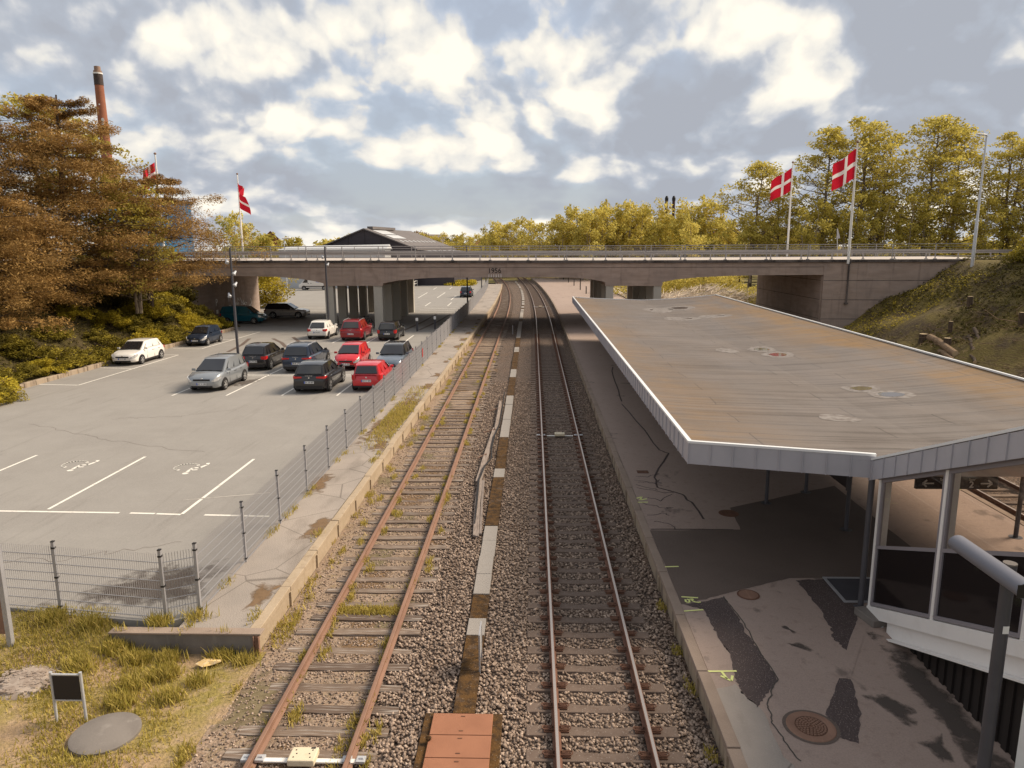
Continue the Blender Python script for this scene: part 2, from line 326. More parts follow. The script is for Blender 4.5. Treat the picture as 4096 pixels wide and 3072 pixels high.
M['p_navy'] = paint('navy_car_paint', (.022, .034, .060), metal=.3); M['p_blue'] = paint('metallic_blue_car_paint', (.045, .075, .125), metal=.4)
M['p_silver'] = paint('silver_blue_car_paint', (.30, .315, .33), metal=.5); M['p_greyblue'] = paint('grey_blue_car_paint', (.15, .18, .22), metal=.5)
M['p_teal'] = paint('teal_car_paint', (.01, .11, .15), metal=.2); M['p_sand'] = paint('silver_car_paint', (.47, .44, .41), metal=.4)
M['tyre'] = mat('tyre_rubber', (.022, .020, .020), (), .8); M['rim'] = mat('alloy_rim', (.55, .54, .53), (), .35, None, .7)
M['trimblack'] = mat('black_plastic', (.022, .020, .020), (), .6)
M['lamp_red'] = mat('red_lamp_lens', (.50, .02, .02), (), .15, None, spec=.6); M['lamp_clear'] = mat('clear_lamp_lens', (.62, .61, .60), (), .1, None, .4, spec=.7)
M['plate'] = mat('number_plate_white', (.75, .74, .72), (), .5); M['plate_blue'] = mat('plate_blue', (.03, .09, .45), (), .5)
M['chrome'] = mat('chrome_trim', (.7, .7, .7), (), .15, None, 1.0)
M['red'] = mat('red_flag_cloth', (.52, .010, .028), [('n', 2, .4, .7, (.45, .008, .022), .6)], .8, None, trans=.25)
M['flag_white'] = mat('white_flag_cloth', (.78, .74, .70), (), .8, None, trans=.25)
M['blue_clad'] = mat('blue_cladding', (.045, .125, .25), [('w', (9, 9, 0), .3, .9, (.03, .09, .19), .7)], .6)
M['cyan_clad'] = mat('bright_blue_cladding', (.05, .38, .72), [('w', (3, 3, 0), .3, .9, (.04, .30, .6), .6)], .5)
M['hall_wall'] = mat('dark_board_cladding', (.060, .050, .055), [('w', (0, 0, 20), .4, .9, (.048, .04, .045), .6)], .8)
M['hall_roof'] = mat('grey_fibre_roof', (.165, .145, .14), [('n', .5, .4, .7, (.13, .115, .11), .7), ('w', (16, 16, 0), .5, .9, (.12, .105, .10), .5)], .85)
M['skylight'] = mat('pale_roof_light', (.50, .50, .50), (), .4)
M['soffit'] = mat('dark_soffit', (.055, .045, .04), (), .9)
M['corr'] = mat('dark_corrugated_wall', (.022, .017, .015), (), .7)
M['dark_panel'] = mat('dark_tinted_panel', (.010, .007, .007), (), .08, None, spec=.5)
M['frame_white'] = mat('grey_white_frame', (.76, .73, .70), [('n', 3, .5, .75, (.66, .62, .58), .6)], .5); M['frame_grey'] = mat('grey_window_bead', (.235, .215, .23), (), .5)
M['cream'] = mat('cream_plastic', (.66, .56, .40), [('n', 8, .5, .7, (.55, .45, .31), .6)], .6)
M['bag'] = mat('yellow_plastic_litter', (.72, .50, .22), [('n', 14, .5, .7, (.75, .68, .55), .7)], .6)
M['sign_dark'] = mat('dark_sign_face', (.022, .019, .020), (), .5); M['sign_text'] = mat('pale_sign_lettering', (.66, .62, .57), (), .6)
M['digits'] = mat('dark_digits', (.015, .012, .012), (), .8)
M['redsign'] = mat('red_notice', (.5, .06, .05), (), .6)
M['tile'] = mat('red_roof_tiles', (.26, .09, .055), (), .85)

# ------------------------------------------------------------------ camera (level ground, small roll of the hand-held shot)
sc = bpy.context.scene
cam = bpy.data.objects.new('camera', bpy.data.cameras.new('camera')); C.objects.link(cam)
cam.data.sensor_width = 36; cam.data.lens = 2880 / 4096 * 36; cam.data.clip_end = 6000; cam.data.clip_start = .1
cam.matrix_world = Matrix.Translation((0, 0, 7.86)) @ Matrix.Rotation(R(1.687), 4, 'Z') @ Matrix.Rotation(R(90 - 10.763), 4, 'X') @ Matrix.Rotation(R(-.35), 4, 'Z')
sc.camera = cam
sc.view_settings.view_transform = 'Standard'; sc.view_settings.look = 'None'; sc.view_settings.gamma = 1
sc.view_settings.exposure = EXPOSURE = 1.6

# ------------------------------------------------------------------ sun and sky
SUN_EL, SUN_AZ = R(42), R(70)        # azimuth measured from +Y towards +X
sd = Vector((math.sin(SUN_AZ) * math.cos(SUN_EL), math.cos(SUN_AZ) * math.cos(SUN_EL), math.sin(SUN_EL)))
sun = bpy.data.objects.new('sun', bpy.data.lights.new('sun', 'SUN')); C.objects.link(sun)
sun.data.energy = 1.9; sun.data.angle = R(24); sun.data.color = (1, .86, .68)
sun.rotation_euler = sd.to_track_quat('Z', 'Y').to_euler()

w = bpy.data.worlds.new('World'); sc.world = w; w.use_nodes = True
t = w.node_tree; t.nodes.clear(); N = t.nodes.new; Lk = t.links.new
def val(v, sock):
    if isinstance(v, bpy.types.NodeSocket): Lk(v, sock)
    else: sock.default_value = v
def ma(op, a, b=0.0, c=0.0, clamp=False):
    x = N('ShaderNodeMath'); x.operation = op; x.use_clamp = clamp
    for i, v in enumerate((a, b, c)): val(v, x.inputs[i])
    return x.outputs[0]
def sstep(x, lo, hi, a=0.0, b=1.0):
    r = N('ShaderNodeMapRange'); r.interpolation_type = 'SMOOTHSTEP'; r.clamp = True
    for n_, v in (('From Min', lo), ('From Max', hi), ('To Min', a), ('To Max', b)): r.inputs[n_].default_value = v
    Lk(x, r.inputs['Value']); return r.outputs[0]
def wmix(f, a, b):
    x = N('ShaderNodeMix'); x.data_type = 'RGBA'; val(f, x.inputs[0])
    for v, s_ in ((a, x.inputs[6]), (b, x.inputs[7])):
        val(v if isinstance(v, bpy.types.NodeSocket) else rgba(v), s_)
    return x.outputs[2]
sky = N('ShaderNodeTexSky'); sky.sky_type = 'NISHITA'; sky.sun_disc = False; sky.sun_elevation = SUN_EL; sky.sun_rotation = SUN_AZ
sky.air_density = 1.0; sky.dust_density = 1.6
skyc = N('ShaderNodeVectorMath'); skyc.operation = 'SCALE'; Lk(sky.outputs[0], skyc.inputs[0]); skyc.inputs['Scale'].default_value = .085
tc = N('ShaderNodeTexCoord'); sx = N('ShaderNodeSeparateXYZ'); Lk(tc.outputs['Generated'], sx.inputs[0])
X, Y, Z = sx.outputs
az = ma('ARCTAN2', X, Y)                         # 0 straight along the tracks, + to the right
el = ma('ARCSINE', Z)
den = ma('ADD', ma('MAXIMUM', Z, 0.0), .16)
def cloudcoord(dz=0.0, sx_=1.0, sz_=1.0):
    d2 = ma('ADD', den, dz)
    c = N('ShaderNodeCombineXYZ'); val(ma('MULTIPLY', az, 3.3), c.inputs[0]); val(0.37, c.inputs[1])
    val(ma('MULTIPLY', ma('LOGARITHM', d2, 2.718), sz_ * 1.5), c.inputs[2]); return c.outputs[0]
def noise(vec, scale, det, ro=.5, dist=0.0):
    n_ = N('ShaderNodeTexNoise'); Lk(vec, n_.inputs['Vector']); n_.inputs['Scale'].default_value = scale; n_.inputs['Detail'].default_value = det
    n_.inputs['Roughness'].default_value = ro; n_.inputs['Distortion'].default_value = dist; return n_.outputs['Fac']
# broad cloud banks: (azimuth deg, elevation deg, half width, half height, brightness push)
BANKS = [(-20, 6.3, 6.5, 3.0, .55), (-29, 8.5, 6, 2.6, .40), (-12, 13.6, 15, 3.0, .42), (-3.4, 11.6, 3.4, 4.0, .55), (-.6, 12.2, 1.9, 4.6, -.62),
         (5.0, 12.2, 3.4, 3.2, .50), (10.4, 10.4, 4.6, 2.6, -.78), (16.5, 12.6, 4.6, 3.4, .55), (27, 12.5, 9, 5.5, -.42), (-8.5, 9.4, 6.0, 1.3, -.42), (-22, 10.2, 7, 1.5, -.40),
         (-9.5, 6.7, 6.5, 2.2, .42), (-4, 4.5, 20, 1.7, -.85), (3, 6.6, 7.5, 1.5, .26), (-16, 3.4, 9, 1.4, -.35), (9, 7.2, 8, 1.0, -.34), (12, 5.4, 8, .8, .22), (14, 2.4, 9, 1.0, .20),
         (-3, 1.9, 13, .8, .16), (-31, 14.5, 8, 2.0, -.30), (20, 16.6, 4, 1.6, -.4), (9, 16.4, 8, 1.4, .2), (-14, 17.5, 12, 1.4, -.15), (23, 6.0, 7, 2.2, -.2)]
def voro(vec, scale):
    n_ = N('ShaderNodeTexVoronoi'); Lk(vec, n_.inputs['Vector']); n_.inputs['Scale'].default_value = scale; n_.inputs['Detail'].default_value = 2.5; n_.inputs['Roughness'].default_value = .5; return n_.outputs['Distance']
cc = cloudcoord(); ccU = cloudcoord(.034)
wn = N('ShaderNodeTexNoise'); Lk(cc, wn.inputs['Vector']); wn.inputs['Scale'].default_value = 1.5; wn.inputs['Detail'].default_value = 5
ws = N('ShaderNodeSeparateColor'); Lk(wn.outputs['Color'], ws.inputs[0])
azw = ma('ADD', az, ma('MULTIPLY', ma('SUBTRACT', ws.outputs[0], .5), .34)); elw = ma('ADD', el, ma('MULTIPLY', ma('SUBTRACT', ws.outputs[1], .5), .13))
bank = None
for a_, e_, w_, h_, k_ in BANKS:
    dx = ma('DIVIDE', ma('SUBTRACT', azw, R(a_)), R(w_)); dy = ma('DIVIDE', ma('SUBTRACT', elw, R(e_)), R(h_))
    r2 = ma('ADD', ma('MULTIPLY', dx, dx), ma('MULTIPLY', dy, dy))
    g_ = sstep(r2, 1.9, .05, 0.0, k_); bank = g_ if bank is None else ma('ADD', bank, g_)
n1 = noise(cc, 1.25, 10, .60, .1); nU = noise(ccU, 1.25, 6, .55, .1)
def warped(v):
    x = N('ShaderNodeVectorMath'); x.operation = 'MULTIPLY_ADD'; Lk(wn.outputs['Color'], x.inputs[0]); x.inputs[1].default_value = (.5, .5, .5); Lk(v, x.inputs[2]); return x.outputs[0]
puff, puffU = voro(warped(cc), 3.0), voro(warped(ccU), 3.0)
relief = ma('ADD', ma('MULTIPLY', ma('SUBTRACT', n1, nU), 1.5), ma('MULTIPLY', ma('SUBTRACT', puffU, puff), .95))
lum = ma('ADD', ma('ADD', ma('MULTIPLY', bank, .74), ma('MULTIPLY', ma('SUBTRACT', n1, .5), .95)), ma('ADD', relief, ma('MULTIPLY', ma('SUBTRACT', .5, puff), .16)))
lum = ma('ADD', lum, .44)
lum = ma('ADD', ma('MULTIPLY', lum, .86), ma('MULTIPLY', sstep(lum, .34, .66), .14))
cr = N('ShaderNodeValToRGB'); Lk(ma('ADD', lum, 0.0, clamp=True), cr.inputs[0])
els = cr.color_ramp.elements; els[0].position = .0; els[0].color = (.165, .175, .197, 1); els[1].position = 1.0; els[1].color = (.44, .405, .345, 1)
for p_, c_ in ((.22, (.18, .195, .222)), (.45, (.240, .246, .260)), (.66, (.315, .309, .295)), (.84, (.375, .357, .322))):
    e_ = els.new(p_); e_.color = rgba(c_)
gap = ma('MULTIPLY', sstep(noise(cloudcoord(.001), .9, 5, .55), .55, .66), sstep(lum, .60, .40))
hor = sstep(el, .085, .01)
gap = ma('MULTIPLY', gap, ma('ADD', ma('MULTIPLY', hor, .1), .16))
col = wmix(gap, cr.outputs[0], skyc.outputs[0])
col = wmix(ma('MULTIPLY', sstep(el, .05, -.005), .35), col, (.37, .36, .34))
w.cycles.sampling_method = 'MANUAL'; w.cycles.sample_map_resolution = 512
bg = N('ShaderNodeBackground'); Lk(col, bg.inputs['Color']); bg.inputs['Strength'].default_value = .86
wo = N('ShaderNodeOutputWorld'); Lk(bg.outputs[0], wo.inputs[0])
# ------------------------------------------------------------------ plan curves (m): the line bends left beyond the road bridge
def cR(y): return 1.137 - (3.06e-4 * (y - 70.9) ** 2 if y > 70.9 else 0)
def cL(y): return -3.60 - .0032 * max(0, min(y, 60) - 24) - (4.7e-4 * (y - 78) ** 2 if y > 78 else 0)
def kR(y): return 2.93 - (3.0e-4 * (y - 72) ** 2 if y > 72 else 0)
def kL(y): return -5.43 + .0045 * max(0, min(y, 88) - 14) - (3.3e-4 * (y - 90) ** 2 if y > 90 else 0)
def fX(y): return -6.95 - .0062 * max(0, min(y, 70) - 14) - (3.0e-4 * (y - 72) ** 2 if y > 72 else 0)
def ys(a, b, st): return [a + (b - a) * i / max(1, round((b - a) / st)) for i in range(max(1, round((b - a) / st)) + 1)]
def structure(o): return tag(o, kind='structure')
def strip(name, fa, fb, y0, y1, z, m, st=3.0, zf=None, drop=None):
    b = MB(); Y_ = ys(y0, y1, st)
    for p, q in zip(Y_, Y_[1:]):
        b.quad((fa(p), p, z), (fb(p), p, z), (fb(q), q, z), (fa(q), q, z))
        if drop is not None:
            b.quad((fa(p), p, z), (fa(q), q, z), (fa(q), q, drop), (fa(p), p, drop)); b.quad((fb(p), p, z), (fb(q), q, z), (fb(q), q, drop), (fb(p), p, drop))
    if drop is not None:
        b.quad((fa(y0), y0, z), (fb(y0), y0, z), (fb(y0), y0, drop), (fa(y0), y0, drop))
    return b.obj(name, m)

# ------------------------------------------------------------------ ground sheets
b = MB(); b.quad((-3000, -500, -.35), (3000, -500, -.35), (3000, 4000, -.35), (-3000, 4000, -.35))
structure(b.obj('ground', M['field']))
structure(strip('trackbed', lambda y: kL(y) - .05, lambda y: kR(y) + .05, -4, 230, -.055, M['ballast'], 4))
structure(strip('trackbed_dirt', lambda y: kL(y) - .02, lambda y: cL(y) + 1.05 - (.35 if y < 14 else 0), 4.5, 200, -.045, M['dirt'], 4))
structure(strip('trackbed_right', lambda y: 13.35, lambda y: 18.5, -4, 200, -.055, M['ballast'], 8))
# car park, near edge follows the fence
b = MB(); b.poly([(-60, 14.6), (-12.4, 14.1), (-9.92, 13.62), (-7.5, 13.3), (-7.12, 13.55), (-7.2, 60), (-7.5, 88), (-8.4, 130), (-11, 170), (-60, 170)][::-1])
b.v = [(x, y, .38) for x, y, *_ in b.v]
o = MB(); o.prism([(x, y) for x, y, z in b.v][::-1], -.3, .38); structure(o.obj('car_park_asphalt', M['asphalt']))
structure(strip('old_platform_strip', lambda y: fX(y) - .16, lambda y: kL(y) - .24, 12.86, 150, .40, M['strip'], 3, drop=-.2))
structure(strip('island_platform', lambda y: kR(y) + .2, lambda y: 13.2, 4, 178, .40, M['asphalt_brown'], 3, drop=-.2))
# worn and repaired pieces of the island platform, each sheet 4 mm above the one below
def patch(name, pts, z, m): 
    b = MB(); b.poly([(x, y, z) for x, y in pts]); return structure(b.obj(name, m))
def wob(pts, amp=.03, n=3, seed=1):
    r = random.Random(seed); out = []
    for i, p in enumerate(pts):
        q = pts[(i + 1) % len(pts)]
        for k in range(n):
            t = k / n; out.append((p[0] + (q[0] - p[0]) * t + r.uniform(-amp, amp), p[1] + (q[1] - p[1]) * t + r.uniform(-amp, amp)))
    return out
def soft(name, pts, z, m):
    cx, cy = sum(p[0] for p in pts) / len(pts), sum(p[1] for p in pts) / len(pts); n = len(pts)
    rings = [(cx + (x - cx) * k, cy + (y - cy) * k, z) for k in (1.25, .75, .35) for x, y in pts]; b = MB(); b.v = rings + [(cx, cy, z)]
    for q in range(2):
        for i in range(n): b.f.append((q * n + i, q * n + (i + 1) % n, (q + 1) * n + (i + 1) % n, (q + 1) * n + i)); b.m.append(0)
    for i in range(n): b.f.append((2 * n + i, 2 * n + (i + 1) % n, 3 * n)); b.m.append(0)
    o = b.obj(name, M[m]); a = o.data.attributes.new('core', 'FLOAT', 'POINT'); a.data.foreach_set('value', [0.0] * n + [.5] * n + [.9] * n + [1.0]); return structure(o)
patch('asphalt_patch_new', wob([(3.15, 14.20), (3.57, 14.39), (4.62, 14.92), (5.84, 15.48), (9.5, 15.6), (9.5, 22), (5.7, 20), (5.56, 18.36), (3.14, 18.27)], .02, 8), .404, M['asphalt_dark'])
patch('asphalt_patch_brown', [(3.15, 18.40), (4.70, 18.40), (4.58, 20.59), (3.99, 21.9), (4.0, 22.8), (4.95, 25.7), (4.4, 30), (3.7, 38), (3.14, 38)], .404, M['asphalt_brown'])  # repair piece in the same brown asphalt as the platform around it
patch('asphalt_patch_coarse', wob([(3.22, 14.2), (3.56, 13.99), (3.58, 13.28), (3.60, 12.55), (3.66, 12.45), (3.55, 11.5), (3.54, 11.13), (3.70, 10.75), (3.85, 10.99), (4.27, 11.52), (4.24, 12.48), (4.16, 13.14), (4.2, 13.65), (4.12, 14.54)], .028, 9, 3), .405, M['asphalt_coarse'])
patch('asphalt_patch_wet', wob([(5.96, 15.39), (6.82, 15.46), (6.91, 14.41), (6.68, 13.89), (6.17, 12.79), (5.88, 12.47), (5.80, 12.93), (5.92, 13.31), (5.98, 14.30)], .03, 9, 4), .405, M['asphalt_coarse'])
soft('asphalt_patch_damp', wob([(6.55, 12.9), (6.95, 12.7), (7.0, 11.0), (7.0, 9.0), (6.4, 9.0), (6.42, 10.2), (6.45, 11.6)], .04, 3, 5), .4042, 'soft_dark')
patch('trench_patch', wob([(5.36, 11.59), (5.56, 11.56), (5.3, 10.6), (4.95, 9.9), (4.72, 10.03), (4.72, 10.57)], .018, 8, 6), .405, M['asphalt_coarse'])
patch('trench_patch_pale', wob([(5.36, 11.6), (5.58, 11.6), (5.97, 12.25), (6.62, 13.32), (6.5, 13.5), (5.9, 12.55)], .015, 3, 7), .406, M['asphalt_brown'])
patch('paving_patch_pale', wob([(3.12, 11.2), (3.5, 11.4), (3.62, 11.0), (3.78, 10.6), (3.7, 9.8), (3.85, 9.0), (3.12, 9.0)], .03, 4, 8), .405, M['strip'])
def stain(pts, seed): soft('asphalt_stain', wob(pts, .04, 3, seed), .4055, 'soft_dark')
stain([(5.6, 11.05), (5.9, 11.2), (6.1, 11.0), (6.15, 10.6), (5.95, 10.35), (5.75, 10.7)], 11); stain([(4.75, 12.75), (5.1, 12.72), (5.3, 12.45), (5.2, 12.4), (4.95, 12.6)], 12)
stain([(5.0, 13.4), (5.15, 13.2), (5.1, 13.1), (4.95, 13.35)], 13); stain([(5.9, 9.9), (6.3, 10.1), (6.2, 9.6), (6.0, 9.5)], 14)
def crack(name, pts, w, m, z=.4065):
    b = MB()
    for p, q in zip(pts, pts[1:]):
        d = Vector((q[0] - p[0], q[1] - p[1])); n = Vector((-d.y, d.x)).normalized() * w / 2
        b.quad((p[0] - n.x, p[1] - n.y, z), (q[0] - n.x, q[1] - n.y, z), (q[0] + n.x, q[1] + n.y, z), (p[0] + n.x, p[1] + n.y, z))
    return structure(b.obj(name, m))
crack('platform_crack', wob([(4.3, 34), (4.6, 29), (4.71, 26.04), (4.95, 25.6), (3.99, 22.82), (3.94, 21.73), (4.59, 21.15), (4.58, 20.59), (4.73, 20.43), (4.71, 18.4)], .03, 3, 21)[:-3], .06, M['asphalt_coarse'])
crack('platform_crack', wob([(5.0, 45), (4.6, 40), (4.4, 36), (4.3, 34)], .05, 3, 22)[:-3], .07, M['asphalt_coarse'])
crack('platform_seam', wob([(3.15, 18.33), (4.7, 18.35), (5.56, 18.36)], .015, 4, 24)[:-4], .04, M['asphalt_coarse'])
crack('platform_seam', wob([(4.12, 14.6), (4.24, 13.3), (4.27, 11.55), (3.9, 10.9), (3.8, 10.3), (3.95, 9.4)], .022, 10, 26)[:-10], .022, M['asphalt_wet'])
for i in range(9):
    y0 = rnd.uniform(18.6, 24); x0 = rnd.uniform(3.2, 3.5); crack('platform_crack', wob([(x0, y0), (x0 + rnd.uniform(.3, .8), y0 + rnd.uniform(-.5, .3)), (x0 + rnd.uniform(.5, 1.2), y0 + rnd.uniform(-.8, .5))], .06, 4, 40 + i)[:-4], .03, M['asphalt_coarse'])
# pale patched seams in the car park and skid marks
for i, (x0, y0, x1, y1) in enumerate([(-22, 30, -12, 25.5), (-15, 16.0, -9, 17.5), (-19, 31, -14, 33)]):
    crack('asphalt_crack', wob([(x0, y0), ((x0 + x1) / 2 + .4, (y0 + y1) / 2 - .5), (x1, y1)], .16, 14, 60 + i)[:-14], .014, M['asphalt_dark'], .3835)
for i, (x0, y0, x1, y1) in enumerate([(-19, 54.5, -22, 60), (-18, 54.8, -20.6, 61), (-22.5, 52, -24, 60), (-12, 64, -11, 82), (-10.5, 66, -9.4, 82)]):
    crack('tyre_mark', [(x0, y0), ((x0 + x1) / 2 + .2, (y0 + y1) / 2), (x1, y1)], .3, M['asphalt_dark'], .384)
soft('oil_stain', wob([(-16.9, 38.5), (-16.0, 38.8), (-15.7, 40.6), (-16.2, 41.2), (-16.8, 40)], .1, 4, 71), .3862, 'soft_oil')
soft('damp_stain', wob([(-8.6, 15.9), (-7.5, 16.2), (-7.3, 14.4), (-8.2, 13.9), (-10.3, 14.2)], .15, 4, 73), .3865, 'soft_dark')
soft('damp_stain', wob([(-9.5, 14.9), (-8.9, 15.1), (-8.6, 14.5), (-9.6, 14.2)], .1, 4, 74), .3869, 'soft_dark')
for i in range(4):
    x, y, q = rnd.uniform(-24, -9), rnd.uniform(36, 62), rnd.uniform(.3, .8); soft('oil_stain', wob([(x - q, y - q), (x + q, y - q * .6), (x + q * .8, y + q), (x - q * .7, y + q * 1.2)], .2, 3, 80 + i), .3862 + i * .0001, 'soft_oil')
for i in range(16):
    y = 14 + i * 4.1 + rnd.uniform(-.6, .6); x = rnd.choice([kL(y) - .42, kL(y) - .5, fX(y) + .1]); q = rnd.uniform(.15, .3); soft('weed_dirt', wob([(x - q, y - q * 3), (x + q, y - q * 3), (x + q, y + q * 3), (x - q, y + q * 3)], .1, 3, 120 + i), .4035 + i * .0001, 'soft_litter')
for i in range(26):
    y = 10 + i * 1.5 + rnd.uniform(-.6, .6); x = cL(y) + rnd.uniform(-1.7, 1.0); q = rnd.uniform(.2, .45); soft('trackbed_moss', wob([(x - q, y - q * 2), (x + q, y - q * 2), (x + q, y + q * 2), (x - q, y + q * 2)], .12, 3, 160 + i), -.0425 + i * .0002, 'soft_moss' if i % 2 else 'soft_litter')
# ------------------------------------------------------------------ car park markings
def lines(name, segs, m, z=.385):
    b = MB()
    for (x0, y0, x1, y1, w_) in segs:
        d = Vector((x1 - x0, y1 - y0)); n = Vector((-d.y, d.x)).normalized() * w_ / 2
        b.quad((x0 - n.x, y0 - n.y, z), (x1 - n.x, y1 - n.y, z), (x1 + n.x, y1 + n.y, z), (x0 + n.x, y0 + n.y, z))
    return structure(b.obj(name, m))
L_ = [(-19, 19.62, -11.95, 19.42, .1), (-11.63, 19.41, -10.88, 19.37, .1), (-10.83, 19.36, -10.09, 19.31, .1), (-9.40, 19.29, -7.49, 19.2, .1),
      (-14.22, 19.68, -14.23, 25.09, .1), (-10.08, 19.35, -10.09, 24.82, .1), (-18.43, 19.6, -18.39, 25.24, .1),
      (-28, 39.3, -25.58, 39.05, .1), (-25.54, 39.05, -25.49, 50.6, .1), (-27.85, 45.0, -25.67, 44.72, .1), (-27.3, 50.65, -25.5, 50.6, .1),
      (-27.5, 53.87, -25.3, 53.75, .1), (-25.25, 53.75, -24.95, 65.0, .1), (-27.2, 65.05, -24.97, 65.0, .1), (-27.1, 59.5, -25.1, 59.42, .1)]
for x in (-18.75, -15.9, -13.0, -10.12): L_.append((x, 36.15, x + .0, 48, .1))
for x in (-16.1, -13.3, -10.36): L_.append((x, 57.05, x, 62.2, .1))
L_ += [(-18.7, 42.05, -7.5, 41.82, .09), (-18.7, 42.47, -7.5, 42.25, .09), (-16.2, 62.4, -8.0, 62.1, .1)]
lines('parking_marking', L_, M['white_line'])
F_ = [(-17.35, 109.2, -17.86, 122.5, .12), (-14.48, 109.4, -14.83, 122.3, .12), (-18.08, 131.4, -18.33, 137.9, .12), (-15.2, 131.9, -15.4, 138.2, .12), (-14.04, 93.7, -14.2, 100.2, .12),
      (-11.12, 94, -11.24, 99.7, .12), (-11.9, 105, -12.1, 114, .12), (-13.7, 90.6, -9.5, 89.6, .14), (-13.8, 87.7, -9.5, 86.7, .14), (-13.7, 84.7, -9.5, 84, .14), (-31, 88, -24, 87.2, .14), (-30, 91.5, -25, 91, .14)]
lines('parking_marking_far', F_, M['white_line'])
lines('parking_marking_faint', [(-18.5, 116, -11.9, 115.6, .14), (-14.0, 94.1, -9.6, 93.1, .14), (-10.6, 20.5, -8.2, 21.2, .05)], M['faint_line'])
def wheelchair(cx, cy, s):
    # wheelchair user pictogram, lying on its side towards the bay entrance: local u along +Y, v along -X
    b = MB(); z = .3855
    def pt(u, v): return (cx - v * s, cy + u * s, z)
    def seg(pts, w_):
        for p, q in zip(pts, pts[1:]):
            d = Vector((q[0] - p[0], q[1] - p[1])); n = Vector((-d.y, d.x)).normalized() * w_ / 2; e = d.normalized() * w_ * .25
            b.poly([pt(p[0] - n.x - e.x, p[1] - n.y - e.y), pt(q[0] - n.x + e.x, q[1] - n.y + e.y), pt(q[0] + n.x + e.x, q[1] + n.y + e.y), pt(p[0] + n.x - e.x, p[1] + n.y - e.y)])
    arc = [(.15 + .40 * math.cos(R(a)), .12 + .40 * math.sin(R(a))) for a in range(-60, 171, 15)]
    seg(arc, .11); b.poly([pt(-.62 + .11 * math.cos(a * .52), -.2 + .11 * math.sin(a * .52)) for a in range(12)])
    seg([(-.42, -.18), (.02, -.18), (.05, -.42), (.42, -.52), (.62, -.48)], .12); seg([(-.22, -.2), (-.2, -.42)], .09)
    return structure(b.obj('wheelchair_marking', M['white_line']))
wheelchair(-16.15, 24.0, .95); wheelchair(-11.98, 23.7, .95)
# sprayed survey marks on the platform
def strokes(name, sts, w_=.045, z=.4085):
    b = MB()
    for pts in sts:
        for p, q in zip(pts, pts[1:]):
            d = Vector((q[0] - p[0], q[1] - p[1])); n = Vector((-d.y, d.x)).normalized() * w_ / 2
            b.quad((p[0] - n.x, p[1] - n.y, z), (q[0] - n.x, q[1] - n.y, z), (q[0] + n.x, q[1] + n.y, z), (p[0] + n.x, p[1] + n.y, z))
    return structure(b.obj(name, M['spray']))
strokes('spray_mark', [[(3.21, 14.54), (3.56, 14.50)], [(3.10, 13.91), (3.55, 13.98)]])
strokes('spray_mark', [[(3.27, 14.42), (3.26, 14.31), (3.33, 14.29), (3.35, 14.39), (3.31, 14.44)], [(3.36, 14.43), (3.44, 14.45), (3.40, 14.37), (3.46, 14.31), (3.55, 14.29), (3.56, 14.33)]], .04)
strokes('spray_mark', [[(3.12, 11.75), (3.63, 11.77)], [(3.36, 11.74), (3.40, 11.53)], [(3.31, 11.62), (3.46, 11.47), (3.52, 11.63)]])
strokes('spray_mark', [[(3.08, 16.02), (3.45, 16.05)]], .05); strokes('spray_mark', [[(3.09, 20.41), (3.41, 20.43)], [(3.12, 20.75), (3.3, 20.9), (3.2, 20.6), (3.42, 20.72)]], .06)
strokes('spray_mark', [[(13.0, 22.0), (13.3, 21.6)], [(13.0, 21.5), (13.25, 22.1)]], .06)

# ------------------------------------------------------------------ railway tracks
RPROF = [(-.07, .0), (.07, .0), (.07, .012), (.012, .03), (.012, .118), (.034, .126), (.036, .158), (.024, .164), (-.024, .164), (-.036, .158), (-.034, .126), (-.012, .118), (-.012, .03), (-.07, .012)]
def rail(cf, side, y0, y1, name, parent, mats, top=None):
    b = MB(); Y_ = ys(y0, y1, 2.0); n = len(RPROF); k = 0
    for y in Y_:
        x0 = cf(y) + side * .752
        b.v += [(x0 + px, y, pz) for px, pz in RPROF]
    for i in range(len(Y_) - 1):
        for j in range(n):
            b.f.append((i * n + j, i * n + (j + 1) % n, (i + 1) * n + (j + 1) % n, (i + 1) * n + j)); b.m.append(1 if j == 7 else 0)
    b.f.append(tuple(range(n))); b.m.append(0)
    return b.obj(name, mats, parent)
def timber_mesh(i):
    r = random.Random(100 + i); b = MB(); L = 1.25 + r.uniform(-.06, .05); n = 8; wv = .125 + r.uniform(-.015, .01)
    for s in range(n + 1):
        x = -L + 2 * L * s / n; e = .02 if s in (0, n) else 0
        b.v += [(x, -wv + r.uniform(-.012, .012) + e, -.14), (x, wv + r.uniform(-.012, .012) - e, -.14), (x, wv - .008 + r.uniform(-.012, .008) - e, r.uniform(-.012, .004)), (x, -wv + .008 + r.uniform(-.008, .012) + e, r.uniform(-.012, .004))]
    for s in range(n):
        for j in range(4): b.f.append((s * 4 + j, s * 4 + (j + 1) % 4, s * 4 + 4 + (j + 1) % 4, s * 4 + 4 + j)); b.m.append(0)
    b.f += [(0, 3, 2, 1), (n * 4, n * 4 + 1, n * 4 + 2, n * 4 + 3)]; b.m += [0, 0]
    return b.mesh('timber_sleeper', M['timber'])
TS = [timber_mesh(i) for i in range(7)]
